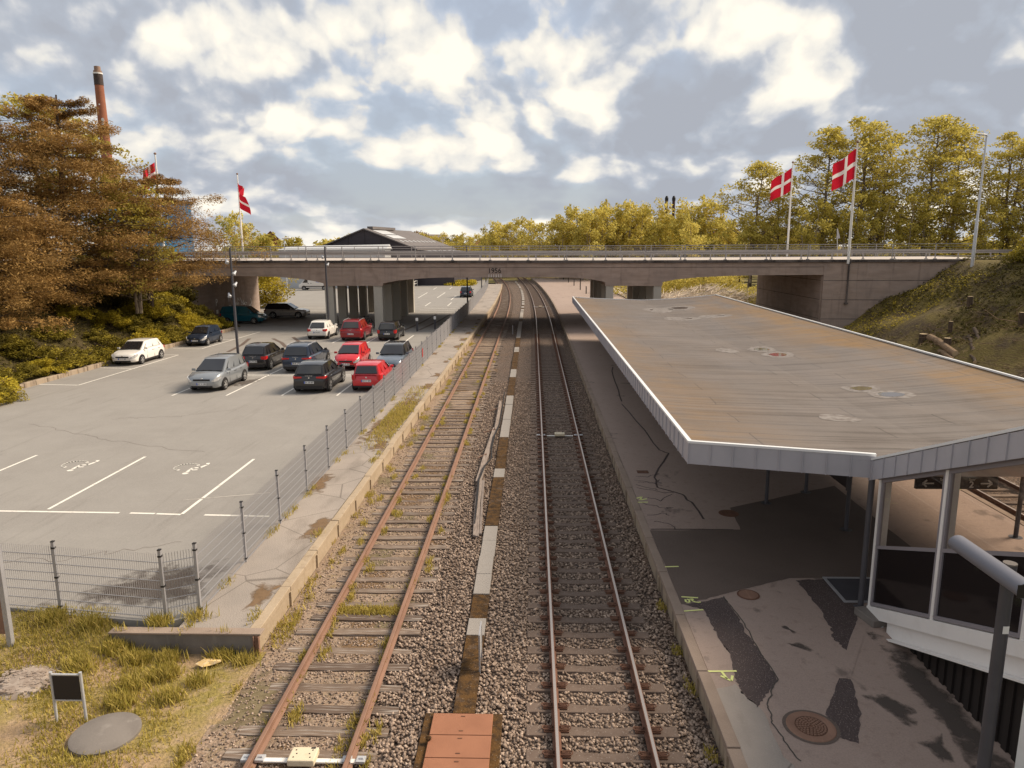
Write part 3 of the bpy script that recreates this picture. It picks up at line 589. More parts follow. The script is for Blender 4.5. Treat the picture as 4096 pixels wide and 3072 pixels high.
def conc_mesh():
    b = MB(); xs = [-1.25, -1.05, -.6, -.35, -.15, 0, .15, .35, .6, 1.05, 1.25]
    for x in xs:
        z = .0 if abs(x) > .5 else -.028 + .028 * (abs(x) / .5) ** 2; w_ = .13 if abs(x) > .45 else .105
        b.v += [(x, -w_ - .02, -.16), (x, w_ + .02, -.16), (x, w_, z), (x, -w_, z)]
    for s in range(len(xs) - 1):
        for j in range(4): b.f.append((s * 4 + j, s * 4 + (j + 1) % 4, s * 4 + 4 + (j + 1) % 4, s * 4 + 4 + j)); b.m.append(0)
    e = (len(xs) - 1) * 4; b.f += [(0, 3, 2, 1), (e, e + 1, e + 2, e + 3)]; b.m += [0, 0]
    return b.mesh('concrete_sleeper', M['sleeper'], bevel=.012)
CS = conc_mesh()
def clip_mesh():
    b = MB(); b.box(-.075, .075, -.07, .07, .0, .022)
    b.tube([(-.09, -.045, .04), (.07, -.045, .045), (.10, -.02, .05), (.10, .02, .05), (.07, .045, .045), (-.09, .045, .04)], .011, 6)
    b.tube([(.05, -.015, .035), (-.06, -.015, .05), (-.06, .015, .05), (.05, .015, .035)], .010, 6)
    return b.mesh('rail_clip', M['rust_dark'])
CLIP = clip_mesh()
def clips(parent, near=True):
    for rx in (-.752, .752):
        for s in (-1, 1):
            if near: link('rail_clip', CLIP, parent, (rx + s * .135, 0, .004), (0, 0, 0 if s > 0 else math.pi))
def track(name, cf, y0, y1, sp, mats, kind, label, n_parts=100):
    t_ = empty(name, (cf(y0), y0, 0)); ox, oy = cf(y0), y0
    tag(t_, label, 'railway track', 'railway tracks')
    shift = lambda y: cf(y) - ox
    for s in (-1, 1):
        r_ = rail(lambda y: cf(y), s, y0, y1, 'rail', t_, mats); r_.location = (-ox, -oy, 0)
    nn = int((y1 - y0 - .5) / sp); far = MB()
    for i in range(nn):
        y = y0 + .42 + i * sp; rr = random.Random(i * 31 + (5 if kind == 'timber' else 9))
        if kind == 'timber': y += rr.uniform(-.05, .05)
        d = (cf(y + .5) - cf(y - .5)); rz = -math.atan(d) + (rr.uniform(-.03, .03) if kind == 'timber' else 0)
        if i < n_parts:
            me = TS[rr.randrange(7)] if kind == 'timber' else CS
            s_ = link('sleeper', me, t_, (cf(y) - ox + (rr.uniform(-.09, .09) if kind == 'timber' else 0), y - oy, rr.choice((-.035, -.02, -.012, -.004, .004)) if kind == 'timber' else -.004), (0, 0, rz + (math.pi if kind == 'timber' and rr.random() < .5 else 0)))
            if kind == 'concrete' and y < 24.5: clips(s_)
        else:
            x = cf(y) - ox; h = Vector((math.cos(rz), math.sin(rz), 0)); f = Vector((-h.y, h.x, 0))
            far.obox((x, y - oy, -.07), h * 1.25, f * .12, Vector((0, 0, .068)))
    if far.v: tag(far.obj('sleeper', M['timber'] if kind == 'timber' else M['sleeper'], t_), kind='stuff')
    return t_
trL = track('railway_track', cL, 5.2, 195, .62, [M['rust'], M['rust']], 'timber', 'disused rusty track on rotting timber sleepers beside the fenced old platform')
trR = track('railway_track', cR, 5.4, 195, .605, [M['rail_web'], M['rail_top']], 'concrete', 'track with polished rail heads on concrete sleepers beside the canopied platform')
cT = lambda y: 14.95
trT = track('railway_track', cT, 12.0, 150, .62, [M['rail_web'], M['rail_top']], 'timber', 'track beyond the island platform, seen through the glazed stair enclosure', 60)
# clips further away, one merged part per track
far = MB()
for i in range(32, 100):
    y = 5.4 + .42 + i * .605
    for rx in (-.752, .752):
        for s in (-1, 1): far.box(cR(y) + rx + s * .13 - .07 - cR(5.4), cR(y) + rx + s * .13 + .07 - cR(5.4), y - 5.4 - .06, y - 5.4 + .06, .0, .055)
tag(far.obj('rail_clip', M['rust_dark'], trR), kind='stuff')

# ------------------------------------------------------------------ ballast stones, weeds
def stones(name, n, sampler, smin, smax, seed):
    r = np.random.default_rng(seed); P_ = sampler(r, n); n = len(P_)
    base = np.array([(x, y, z) for z in (-1, 1) for y in (-1, 1) for x in (-1, 1)], float) * .62
    fc = np.array([(0, 2, 3, 1), (4, 5, 7, 6), (0, 1, 5, 4), (2, 6, 7, 3), (0, 4, 6, 2), (1, 3, 7, 5)])
    s_ = r.uniform(smin, smax, (n, 1, 1)) * r.uniform(.65, 1.25, (n, 1, 3)) * np.array([1, 1, .75])
    v = (base[None] + r.uniform(-.3, .3, (n, 8, 3))) * s_ * .5
    a = r.uniform(0, 6.28, n); c_, q_ = np.cos(a)[:, None], np.sin(a)[:, None]
    x = v[..., 0] * c_ - v[..., 1] * q_; y = v[..., 0] * q_ + v[..., 1] * c_
    b_ = r.uniform(-.7, .7, n)[:, None]; z = v[..., 2] * np.cos(b_) + x * np.sin(b_); x = x * np.cos(b_) - v[..., 2] * np.sin(b_)
    V = np.stack([x, y, z], -1) + P_[:, None, :]
    F_ = fc[None] + (np.arange(n) * 8)[:, None, None]
    tint = np.repeat(np.clip(r.beta(1.2, 2.6, n), 0, 1), 6)
    return tag(link(name, npmesh(name, V.reshape(-1, 3), F_.reshape(-1, 4), M['stone'], tint)), kind='stuff')
def smp_ballast(r, n):
    y = 8.3 + (r.random(n) ** 1.55) * 34
    x = r.uniform(-2.75, 2.88, n)
    tx = np.abs(x - 1.137); sl = (np.abs(((y - 5.82) / .605 + .5) % 1 - .5) * .605 < .125) & (tx < 1.22)
    sl &= ~((tx > .95) & (r.random(n) < .5))
    nr = np.abs(tx - .752) < .075; tr_ = np.abs(x + 1.19) < .2; ht = (x > -1.72) & (x < -.62) & (y < 11.0)
    dl = (x < -2.35) & (np.abs(((y - 5.62) / .62 + .5) % 1 - .5) * .62 < .13)
    ok = ~(sl | nr | tr_ | ht | dl | (np.abs(x + 2.85) < .08)); x, y = x[ok], y[ok]
    m_ = np.abs(x - 1.137) < 1.3
    return np.stack([x, y, np.where(m_, -.042, -.030) + r.uniform(-.014, .014, len(x))], 1)
stones('ballast_stones', 46000, smp_ballast, .045, .085, 3)
def smp_left(r, n):
    y = 8.3 + (r.random(n) ** 1.6) * 26; x = r.uniform(-5.35, -2.3, n)
    dl = (np.abs(x + 3.6) < 1.25) & (np.abs(((y - 5.62) / .62 + .5) % 1 - .5) * .62 < .14)
    ok = ~(dl | (np.abs(np.abs(x + 3.6) - .752) < .09)) & (r.random(n) < np.where(x > -4.3, .9, .45)); x, y = x[ok], y[ok]
    return np.stack([x, y, np.full(len(x), -.040) + r.uniform(-.008, .012, len(x))], 1)
stones('ballast_stones_small', 26000, smp_left, .025, .06, 4)

def blades(name, P_, h, w_, seed, m='blade', tint=None, lean=.35):
    r = np.random.default_rng(seed); n = len(P_); a = r.uniform(0, 6.28, n); hh = h * r.uniform(.5, 1.3, n)
    d = np.stack([np.cos(a), np.sin(a), np.zeros(n)], 1); l_ = r.normal(0, lean, (n, 2)); tip = P_ + np.stack([l_[:, 0] * hh, l_[:, 1] * hh, hh], 1)
    mid = P_ * .5 + tip * .5 + np.stack([np.zeros(n), np.zeros(n), hh * .08], 1)
    V = np.stack([P_ - d * w_, P_ + d * w_, mid + d * w_ * .8, tip, mid - d * w_ * .8], 1)
    F_ = np.array([[0, 1, 2, 3, 4]])[None] + (np.arange(n) * 5)[:, None, None]
    tint = np.clip(r.beta(1.5, 1.8, n) if tint is None else tint, 0, 1)
    return tag(link(name, npmesh(name, V.reshape(-1, 3), F_.reshape(-1, 5), M[m], tint)), kind='stuff')
def gz(x, y):   # grass verge height
    ramp = np.clip((y - 11.6) / 1.9, 0, 1); left = np.clip((-x - 7.4) / 1.4, 0, 1)
    return .37 * ramp * ramp * (3 - 2 * ramp) * left + .03 * np.sin(x * 2.1) * np.sin(y * 1.7)
xs, yv = np.linspace(-22, -5.3, 68), np.linspace(3, 14.2, 46); gx, gy = np.meshgrid(xs, yv); zz = gz(gx, gy) - .03
V = np.stack([gx, gy, zz], -1).reshape(-1, 3); idx = np.arange(len(V)).reshape(gx.shape)
F_ = np.stack([idx[:-1, :-1], idx[:-1, 1:], idx[1:, 1:], idx[1:, :-1]], -1).reshape(-1, 4)
cx_, cy_ = V[F_].mean(1)[:, 0], V[F_].mean(1)[:, 1]; F_ = F_[~((cy_ > 12.95) & (cx_ > -8.6)) & (cy_ < 13.9)]
structure(link('grass_verge', npmesh('grass_verge', V, F_, M['grass_soil'], smooth=True)))
r = np.random.default_rng(5); n = 42000; x = -5.6 - (r.random(n) ** .8) * 6.5; y = r.uniform(8.6, 13.9, n)
dens = np.sin(x * 1.3 + 1) * np.sin(y * 1.1) * .5 + .55 + .25 * np.sin(x * 3.7 + y * 2.9); dens *= np.clip((-x - 5.6) / 1.3, .06, 1)
ok = (r.random(n) < dens) & ~((y > 12.85) & (x > -8.3)) & (((x + 7.05) / .62) ** 2 + ((y - 10.4) / .52) ** 2 > 1); x, y = x[ok], y[ok]
blades('verge_grass', np.stack([x, y, gz(x, y) - .03], 1), .09, .009, 6)
tufts = [(-7.1, 12.6, 400), (-6.1, 12.7, 250), (-7.7, 12.5, 400), (-6.95, 12.1, 420), (-7.3, 11.2, 380), (-6.5, 11.4, 300), (-8.2, 12.7, 450), (-9.0, 13.2, 500), (-9.9, 13.4, 450), (-8.6, 12.2, 300), (-6.2, 11.9, 160), (-7.6, 13.25, 250), (-6.9, 13.5, 120), (-5.6, 12.55, 160), (-8.4, 11.6, 260), (-7.35, 11.75, 300)]
pp = np.concatenate([np.stack([r.normal(a, .13, k), r.normal(b_, .10, k), np.full(k, 0.)], 1) for a, b_, k in tufts]); pp[:, 2] = np.where((pp[:, 1] > 12.87) & (pp[:, 0] > -8.3), .38, gz(pp[:, 0], pp[:, 1]) - .03)
blades('grass_tufts', pp, .21, .010, 7, lean=.35)
wt = []
for k in range(150):
    yy = 9.5 + (r.random() ** 1.3) * 45; xx = cL(yy) + r.choice([-.752, .752, -.752, .9, -1.9, -.55, .55, -1.3]) + r.normal(0, .09)
    wt.append(np.stack([r.normal(xx, .045, 60), r.normal(yy, .13, 60), np.full(60, -.04)], 1))
for k in range(90):
    yy = 13 + (r.random() ** 1.4) * 60; xx = r.choice([kL(yy) - .3, fX(yy) + .05, fX(yy), kL(yy) + .1, kL(yy) + .3]); zc = .40 if xx < kL(yy) - .05 else -.045
    wt.append(np.stack([r.normal(xx, .07, 40), r.normal(yy, .16, 40), np.full(40, zc)], 1))
for yy, k in ((30.5, 900), (32, 900), (28.3, 700), (33.5, 500), (37, 300)):
    wt.append(np.stack([r.uniform(-6.6, -5.6, k), r.normal(yy, .9, k), np.full(k, .40)], 1))
for q_ in range(5): wt.append(np.stack([r.uniform(-4.3, -2.9, 160), r.normal(14.55 + q_ * .03, .10, 160), np.full(160, -.04)], 1))
for yy, xx in ((13.1, 2.86), (11.9, 2.85), (14.9, 2.85), (10.1, 2.8), (9.3, 2.2)): wt.append(np.stack([r.normal(xx, .05, 90), r.normal(yy, .10, 90), np.full(90, -.05)], 1))
wt = np.concatenate(wt); blades('trackside_weeds', wt, .11, .012, 8, tint=np.clip(np.random.default_rng(2).normal(.55, .28, len(wt)), 0, 1))
soft('dead_weed_litter', wob([(-6.9, 27.5), (-5.75, 27), (-5.6, 33), (-6.0, 38), (-6.4, 36), (-6.7, 31)], .12, 4, 91), .4072, 'soft_litter')
# ------------------------------------------------------------------ platform edges
def platform_wall(name, kf, side, y0, y1, label, m, st=2.0, copw=.20, hole=True):
    t_ = empty(name, (kf(y0), y0, 0)); tag(t_, label, 'wall'); b = MB(); c_ = MB(); r_ = random.Random(int(y0 * 7) + side)
    Y_ = ys(y0, y1, st)
    for p, q in zip(Y_, Y_[1:]):
        g = .012; e = r_.uniform(-.008, .008); xa, xb = kf(p + g) + e, kf(q - g) + e; s = side
        # wall panel (face towards the track) with a narrow post between panels
        b.add([(xa + s * .03, p + g, -.3), (xb + s * .03, q - g, -.3), (xb + s * .03, q - g, .30), (xa + s * .03, p + g, .30), (xa + s * .16, p + g, -.3), (xb + s * .16, q - g, -.3), (xb + s * .16, q - g, .30), (xa + s * .16, p + g, .30)],
              [(0, 1, 2, 3), (4, 7, 6, 5), (3, 2, 6, 7), (0, 3, 7, 4), (1, 5, 6, 2), (0, 4, 5, 1)])
        b.obox((kf(p) + s * .02, p, .0), Vector((.03, 0, 0)), Vector((0, .045, 0)), Vector((0, 0, .295)))
        w_ = copw + r_.uniform(-.012, .012); zt = .412 + r_.uniform(-.006, .006)
        c_.add([(xa, p + g, .302), (xb, q - g, .302), (xb, q - g, zt), (xa, p + g, zt), (xa + s * w_, p + g, .302), (xb + s * w_, q - g, .302), (xb + s * w_, q - g, zt), (xa + s * w_, p + g, zt)],
               [(0, 1, 2, 3), (4, 7, 6, 5), (3, 2, 6, 7), (0, 3, 7, 4), (1, 5, 6, 2), (0, 4, 5, 1)])
    org = (kf(y0), y0, 0)
    w_ = b.obj('wall_panel', m[0], None, org=org); w_.parent = t_; w_.location = (0, 0, 0)
    w_ = c_.obj('coping', m[1], None, org=org, bevel=.012); w_.parent = t_; w_.location = (0, 0, 0)
    return t_
platform_wall('platform_wall', kR, 1, 7.75, 178, 'stained platform wall with coping stones along the right edge of the polished track', (M['kerb_wall'], M['coping']))
wl = platform_wall('platform_wall', kL, -1, 12.88, 150, 'yellowed old platform wall with coping beside the rusty track', (M['kerb_old'], M['kerb_old']), 2.0, .22)
platform_wall('platform_wall', lambda y: 13.42, -1, 5, 160, 'platform wall on the far side of the island platform, behind the glazing', (M['kerb_wall'], M['coping']))
t_ = empty('retaining_wall', (-6.9, 12.9, 0)); tag(t_, 'grey concrete end wall of the old platform facing the grass', 'wall')
b = MB(); b.box(-1.45, 1.40, -.05, .08, -.25, .385); b.box(-.02, .0, -.055, -.048, -.25, .385); b.obj('wall_panel', M['wall_grey'], t_, bevel=.012)
b = MB(); b.box(-1.5, 1.55, -.075, .16, .386, .425); b.obj('coping', M['coping'], t_, bevel=.01)
b = MB(); b.box(1.405, 1.52, -.07, -.055, -.2, .38); b.box(1.405, 1.42, -.12, -.07, -.2, .38); b.box(1.505, 1.52, -.12, -.07, -.2, .38); b.obj('steel_post', M['rust'], t_)

# ------------------------------------------------------------------ cable trough between the tracks
def cTr(y): return -1.19 - .0022 * max(0, min(y, 95) - 25) - (5e-4 * (y - 95) ** 2 if y > 95 else 0)
t_ = empty('cable_trough', (cTr(11.02), 11.02, 0)); tag(t_, 'line of pale and mossy concrete trough lids between the two tracks', 'cable trough')
segs = [(11.02, 13.55, 1), (13.55, 14.24, 2), (14.24, 15.33, 1), (15.33, 19.48, 0), (19.48, 23.9, 1), (23.9, 24.9, 0), (24.9, 29.2, 1), (29.2, 37.8, 0), (37.8, 43.4, 1), (43.4, 46.4, 0), (46.4, 54.3, 1), (54.3, 57, 0), (57, 62.8, 1), (62.8, 77, 0), (77, 80.3, 1), (80.3, 86, 0)]
y = 86
while y < 165: segs.append((y, y + 2.2, 0)); segs.append((y + 2.6, y + 3.6, 0 if rnd.random() < .6 else 1)); y += 4.6
for (a, b_, k) in segs:
    n = max(1, round((b_ - a) / 1.05)) if a < 80 else 1
    if k == 1 and a < 80: n = max(1, round((b_ - a) / 1.4))
    for i in range(n):
        p, q = a + (b_ - a) * i / n, a + (b_ - a) * (i + 1) / n; m_ = MB(); z = .035 + rnd.uniform(-.012, .012); sk = rnd.uniform(-.008, .008); w_ = .185
        m_.add([(cTr(p) + sx_ * w_ + sk - cTr(11.02), p + .008 - 11.02, zz_) for zz_ in (-.09, z) for sx_ in (-1, 1)] + [(cTr(q) + sx_ * w_ + sk - cTr(11.02), q - .008 - 11.02, zz_) for zz_ in (-.09, z) for sx_ in (-1, 1)],
               [(0, 1, 3, 2), (4, 6, 7, 5), (2, 3, 7, 6), (0, 2, 6, 4), (1, 5, 7, 3), (0, 4, 5, 1)])
        m_.obj('lid', M['lid_moss'] if k == 1 else M['lid'], t_, bevel=.006)
t_ = empty('cable_pit', (-1.18, 9.6, 0)); tag(t_, 'cable pit with rusty orange chequer plate covers at the end of the trough', 'cable pit')
b = MB(); b.box(-.66, .66, -1.6, 1.42, -.1, .03); b.obj('kerb', M['lid_moss'], t_, bevel=.01)
for i, (a, c_) in enumerate(((.80, 1.34), (.265, .785), (-.27, .25), (-.81, -.285))):
    b = MB(); b.box(-.505, .505, a, c_, .035, .085); p_ = b.obj('cover', M['hatch'], t_, bevel=.006)
    d_ = MB()
    for yy in (a + .09, c_ - .08): d_.bar((-.035, yy, .088), (.035, yy, .088), .02, .006)
    d_.obj('handle', M['rust_dark'], p_)
b = MB(); b.lathe([(0, -.02), (.045, -.01), (.05, .02), (.02, .05), (0, .055)], 8, c=(-1.68, 10.26, .11)); tag(b.obj('stone', M['lid_moss']), 'small mossy stone lying on the edge of the orange pit cover', 'stone')

# ------------------------------------------------------------------ balises
def balise(loc, label, sc_=1.0, m='cream'):
    t_ = empty('balise', loc); tag(t_, label, 'balise', 'balises between the rails')
    b = MB(); b.box(-.21, .21, -.16, .16, .04, .15); bx = b.obj('box', M[m], t_, bevel=.02, seg=2)
    b = MB()
    for x, y in ((-.13, .08), (.13, .08), (-.13, -.08), (.13, -.08), (-.1, 0), (.1, 0)): b.lathe([(.0, .153), (.013, .153), (.013, .149)], 8, c=(x, y, 0))
    b.box(.09, .16, .11, .145, .149, .1525); b.obj('bolt', M['trimblack'], bx)
    b = MB(); b.box(-.95, .95, -.045, .045, .012, .038); b.obj('bar', M['white'], t_, bevel=.004)
    for x in (-.68, -.90, .68, .90):
        b = MB(); b.box(x - .07, x + .07, -.07, .07, .03, .075); b.tube([(x - .03, 0, .075), (x + .04, 0, .085)], .018, 6); b.obj('clamp', M['steel_light'], t_, bevel=.005)
balise((-3.57, 9.82, 0), 'cream track box on a white bar between the rusty rails at the bottom')
balise((1.13, 29.5, 0), 'cream track box across the concrete sleepers of the polished track, nearer of two there')
balise((1.0, 96, 0), 'small pale track box between the polished rails beyond the road bridge')

# ------------------------------------------------------------------ planks and old cable dumped beside the trough
def plank(pts, w_, label, m='timber', tilt=.0):
    b = MB(); o = pts[0]
    for p, q in zip(pts, pts[1:]):
        b.bar(Vector(p) - Vector(o), Vector(q) - Vector(o), w_, .06, up=(tilt, 0, 1))
    return tag(b.obj('plank', M[m], loc=o, bevel=.006), label, 'plank', 'boards dumped beside the cable trough')
M['plank'] = mat('grey_old_board', (.27, .22, .19), [('n', (30, 2, 30), .45, .65, (.13, .1, .085), .8)], .9, coord='obj')
plank([(-1.58, 18.7, .02), (-1.73, 21.3, .03), (-1.80, 23.5, .04)], .17, 'nearest dumped board, dark and split, beside the mossy trough lids', 'plank', .3)
plank([(-1.46, 18.9, .0), (-1.60, 21.5, .01), (-1.68, 23.5, .02)], .07, 'thin pale batten lying against the nearest dumped board', 'plank')
plank([(-1.86, 23.3, .03), (-1.80, 26, .05), (-1.66, 30.6, .05)], .20, 'middle dumped board, pale and weathered, with black cable lying along it', 'plank', .5)
plank([(-1.62, 30.4, .05), (-1.63, 33, .08), (-1.66, 36, .1)], .17, 'farthest dumped board, dark and tilted on edge', 'plank', .9)
for i, (x0, y0, x1, y1) in enumerate([(-2.08, 26.2, -1.76, 26.4), (-2.12, 30.0, -1.62, 30.2), (-2.1, 34.2, -1.62, 34.4)]):
    b = MB(); b.tube([(0, 0, .0), (x1 - x0, y1 - y0, .10)], .022, 6)
    tag(b.obj('iron_stake', M['rust'], loc=(x0, y0, .03)), ['nearest rusty stake under the pale dumped board', 'middle rusty stake where two dumped boards meet', 'farthest rusty stake under the dark tilted board'][i], 'stake', 'stakes under the dumped boards')
b = MB(); b.tube([(x + 1.6, y - 19.5, z) for x, y, z in [(-1.68, 19.5, .05), (-1.75, 21.5, .1), (-1.83, 23.3, .12), (-1.72, 24.8, .16), (-1.56, 26.1, .06), (-1.62, 27.5, .1), (-1.60, 29, .14), (-1.50, 31.4, .05), (-1.5, 34.5, .05), (-1.52, 37.7, .25)]], .028, 6)
tag(b.obj('black_cable', M['trimblack'], loc=(-1.6, 19.5, 0), smooth=True), 'loose black cable snaking along the dumped boards', 'cable')
t_ = empty('marker_board', (-1.0, 12.5, 0)); tag(t_, 'thin upright plate seen edge on beside the mossy trough lids', 'marker board')
b = MB(); b.box(-.015, .015, -.26, -.22, -.1, .78); b.box(-.015, .015, .22, .26, -.1, .78); b.box(-.015, .015, -.22, .22, .74, .78); b.obj('frame', M['steel'], t_, bevel=.004)
b = MB(); b.box(-.006, .006, -.22, .22, .22, .74); b.obj('panel', M['steel_light'], t_)
b = MB(); b.box(-.02, .02, -.02, .02, 0, .85); tag(b.obj('marker_post', M['steel'], loc=(-1.85, 66, -.05)), 'slim grey post beside the trough in the bridge shade', 'post')

# ------------------------------------------------------------------ things on the grass verge
t_ = empty('sign_board', (-7.87, 10.78, -.02)); tag(t_, 'small blank black board on two galvanised legs standing in the grass', 'sign')
b = MB(); b.box(-.225, .225, -.02, .0, .40, .845); b.obj('panel', M['sign_dark'], t_, bevel=.004)
b = MB(); b.box(-.23, .23, -.024, .012, .846, .868); b.box(-.23, .23, -.024, .012, .372, .398); b.obj('frame', M['steel_light'], t_)
for s in (-1, 1):
    b = MB(); b.tube([(s * .255, 0, -.2), (s * .255, 0, .90)], .026, 10); b.obj('leg', M['steel_light'], t_, smooth=True)
b = MB(); b.lathe([(0, .055), (.50, .05), (.535, .035), (.54, -.1)], 40); o = b.obj('well_lid', M['wall_grey'], loc=(-7.05, 10.40, 0), smooth=True)
tag(o, 'round grey concrete well lid sunk in the grass', 'well lid')
r_ = random.Random(3); b = MB(); g = [(-.22, -.04), (-.1, .09), (.08, .12), (.24, .06), (.28, -.02), (.1, -.06), (-.05, -.12)]
b.add([(x, y, .04 + r_.uniform(0, .09)) for x, y in g] + [(0, 0, .11)], [(i, (i + 1) % 7, 7) for i in range(7)]); b.obj
o = b.obj('plastic_litter', M['bag'], loc=(-6.27, 12.45, -.03)); tag(o, 'crumpled yellow plastic scrap on the ground below the end wall', 'litter')
t_ = empty('sign_post', (-10.30, 12.72, 0)); tag(t_, 'tall weathered square post at the left edge beside the mesh fence', 'post')
b = MB(); b.box(-.05, .05, -.05, .05, -.2, 2.3); b.obj('post', M['steel'], t_, bevel=.008)
b = MB(); b.box(-.20, -.055, -.03, .03, .45, 1.6); b.obj('board', M['rust'], t_, bevel=.006)
b = MB()
b.lathe([(.62, -.05), (.45, .05), (.2, .10), (0, .11)], 14)
for i in range(330):
    a, d_ = r_.uniform(0, 6.28), r_.random() ** .6 * .5; s = r_.uniform(.012, .03); x, y = math.cos(a) * d_ * 1.3, math.sin(a) * d_
    b.obox((x, y, .09 * (1 - d_ * 2) + .03), Vector((s, s * .3, 0)), Vector((-s * .3, s * .8, 0)), Vector((0, .1 * s, s * .6)))
tag(b.obj('gravel_heap', M['trackstone'], loc=(-9.35, 11.9, .0)), 'low heap of rubble in the grass left of the blank board', 'rubble heap')

# ------------------------------------------------------------------ mesh fence
def panel_mesh(L, H=1.42):
    b = MB(); n = int(L / .05); w_ = .0045
    for i in range(1, n):
        x = -L / 2 + i * L / n; b.add([(x - w_, 0, 0), (x + w_, w_, 0), (x + w_, -w_, 0), (x - w_, 0, H), (x + w_, w_, H), (x + w_, -w_, H)], [(0, 1, 4, 3), (1, 2, 5, 4), (2, 0, 3, 5)])
    for k in range(8):
        z = .03 + k * .2
        if z > H: break
        for s in (-.007, .007): b.box(-L / 2, L / 2, s - .0045, s + .0045, z - .0045, z + .0045)
    return b.mesh('mesh_panel', M['wire'])
PM = {}
def post_mesh():
    b = MB(); b.box(-.03, .03, -.03, .03, -.1, 1.53); me = b.mesh('post', M['steel'], bevel=.004); return me
def cap_mesh():
    b = MB(); b.box(-.034, .034, -.034, .034, 1.53, 1.548)
    for z in (.1, .75, 1.4): b.box(-.036, .036, -.036, .036, z - .018, z + .018)
    return b.mesh('clamp', M['black'])
POST, CAP = post_mesh(), cap_mesh()
fen = empty('mesh_fence', (-6.95, 13.70, .39)); tag(fen, 'long grey welded mesh fence between the car park and the old platform', 'fence')
pts = [(-14.9, 14.35), (-12.4, 14.05), (-9.95, 13.75), (-7.51, 13.40), (-6.95, 13.70)]
y = 16.17
while y < 145: pts.append((fX(y), y)); y += 2.47
for i, p in enumerate(pts):
    q_ = link('post', POST, fen, (p[0] + 6.95, p[1] - 13.7, 0), (0, 0, rnd.uniform(-.05, .05))); q_.rotation_euler[0] = rnd.uniform(-.012, .012)
    if p[1] < 80: link('clamp', CAP, q_)
    if i + 1 < len(pts):
        a = pts[i + 1]; L = round(math.hypot(a[0] - p[0], a[1] - p[1]), 2)
        if L not in PM: PM[L] = panel_mesh(L)
        link('mesh_panel', PM[L], fen, ((p[0] + a[0]) / 2 + 6.95, (p[1] + a[1]) / 2 - 13.7, .02), (0, 0, math.atan2(a[1] - p[1], a[0] - p[0])))
b = MB(); b.box(-.01, .01, -.12, .12, .55, 1.1); b.box(-.011, .011, -.09, .09, .62, .64, 0)
o = b.obj('notice', M['redsign'], loc=(fX(46) + .04, 45.8, .39)); tag(o, 'small red notice hung on the mesh fence behind the pale blue estate car', 'notice')

# ------------------------------------------------------------------ lamps
def spot(parent, p, out, tilt):
    b = MB(); o = Vector((out * .22, -.10, 0))
    b.tube([(0, 0, 0), o * .6], .02, 6); t_ = b.obj('bracket', M['darkgrey'], parent, p)
    b = MB(); b.lathe([(0, .16), (.06, .15), (.075, .02), (.13, -.10), (.125, -.13), (0, -.12)], 14); b.obj('spotlight', M['steel_light'], parent, (p[0] + o.x, p[1] + o.y, p[2]), (tilt, out * .45, 0), smooth=True)
def mast(loc, h, heads, label, r0=.085):
    t_ = empty('lamp_mast', loc); tag(t_, label, 'lamp mast', 'dark car park masts')
    b = MB(); b.lathe([(0, -.3), (r0, -.3), (r0 * .95, h * .5), (r0 * .7, h), (0, h)], 12); b.obj('pole', M['darkgrey'], t_, smooth=True)
    for z, out, tl in heads: spot(t_, (0, 0, z), out, tl)
    return t_
mast((-18.62, 44.55, .38), 7.55, [(6.72, -1, -.5), (6.02, 1, -.6), (5.33, 1, -.6), (4.65, -1, -.5)], 'dark mast with four spotlights rising behind the silver people carrier')
mast((-18.18, 63.6, .38), 7.65, [(6.75, -1, -.5), (6.1, 1, -.5)], 'dark mast with two spotlights in front of the left bridge pier', .1)
mast((-7.42, 82.0, .38), 7.7, [], 'nearest of the dark masts along the fence beyond the bridge')
mast((-7.9, 112.0, .38), 7.7, [], 'middle dark mast along the fence beyond the bridge, right of the parked navy car')
mast((-8.6, 133.0, .38), 7.7, [], 'farthest dark mast along the fence beyond the bridge')
def bollard(loc, h, label):
    t_ = empty('bollard', loc); tag(t_, label, 'bollard', 'bollards')
    b = MB(); b.lathe([(0, 0), (.09, 0), (.09, h), (0, h)], 12); b.obj('post', M['darkgrey'], t_, smooth=True)
    b = MB(); b.lathe([(.1, h - .02), (.12, h), (.12, h + .22), (.09, h + .26), (0, h + .27)], 12); b.obj('lamp_head', M['white'], t_, smooth=True)
bollard((-10.54, 65.15, .38), .95, 'white topped bollard under the bridge right of the black estate car')
bollard((-9.1, 66.6, .38), .95, 'white topped bollard under the bridge close to the mesh fence')
for i, (x, y, h) in enumerate([(8.6, 117.1, 1.2), (8.35, 127.9, 3.6), (8.04, 141.8, 1.2), (7.57, 154.7, 3.6), (7.04, 168.2, 3.6)]):
    b = MB(); b.lathe([(0, 0), (.09, 0), (.08, h), (0, h)], 10)
    tag(b.obj('platform_post', M['black'], loc=(x, y, .4), smooth=True), ['short black post on the far platform, nearest of its row', 'tall black post second in the row on the far platform', 'short black post third in the row on the far platform', 'tall black post fourth in the row on the far platform', 'tall black post farthest along the row on the far platform'][i], 'post', 'posts on the platform beyond the bridge')

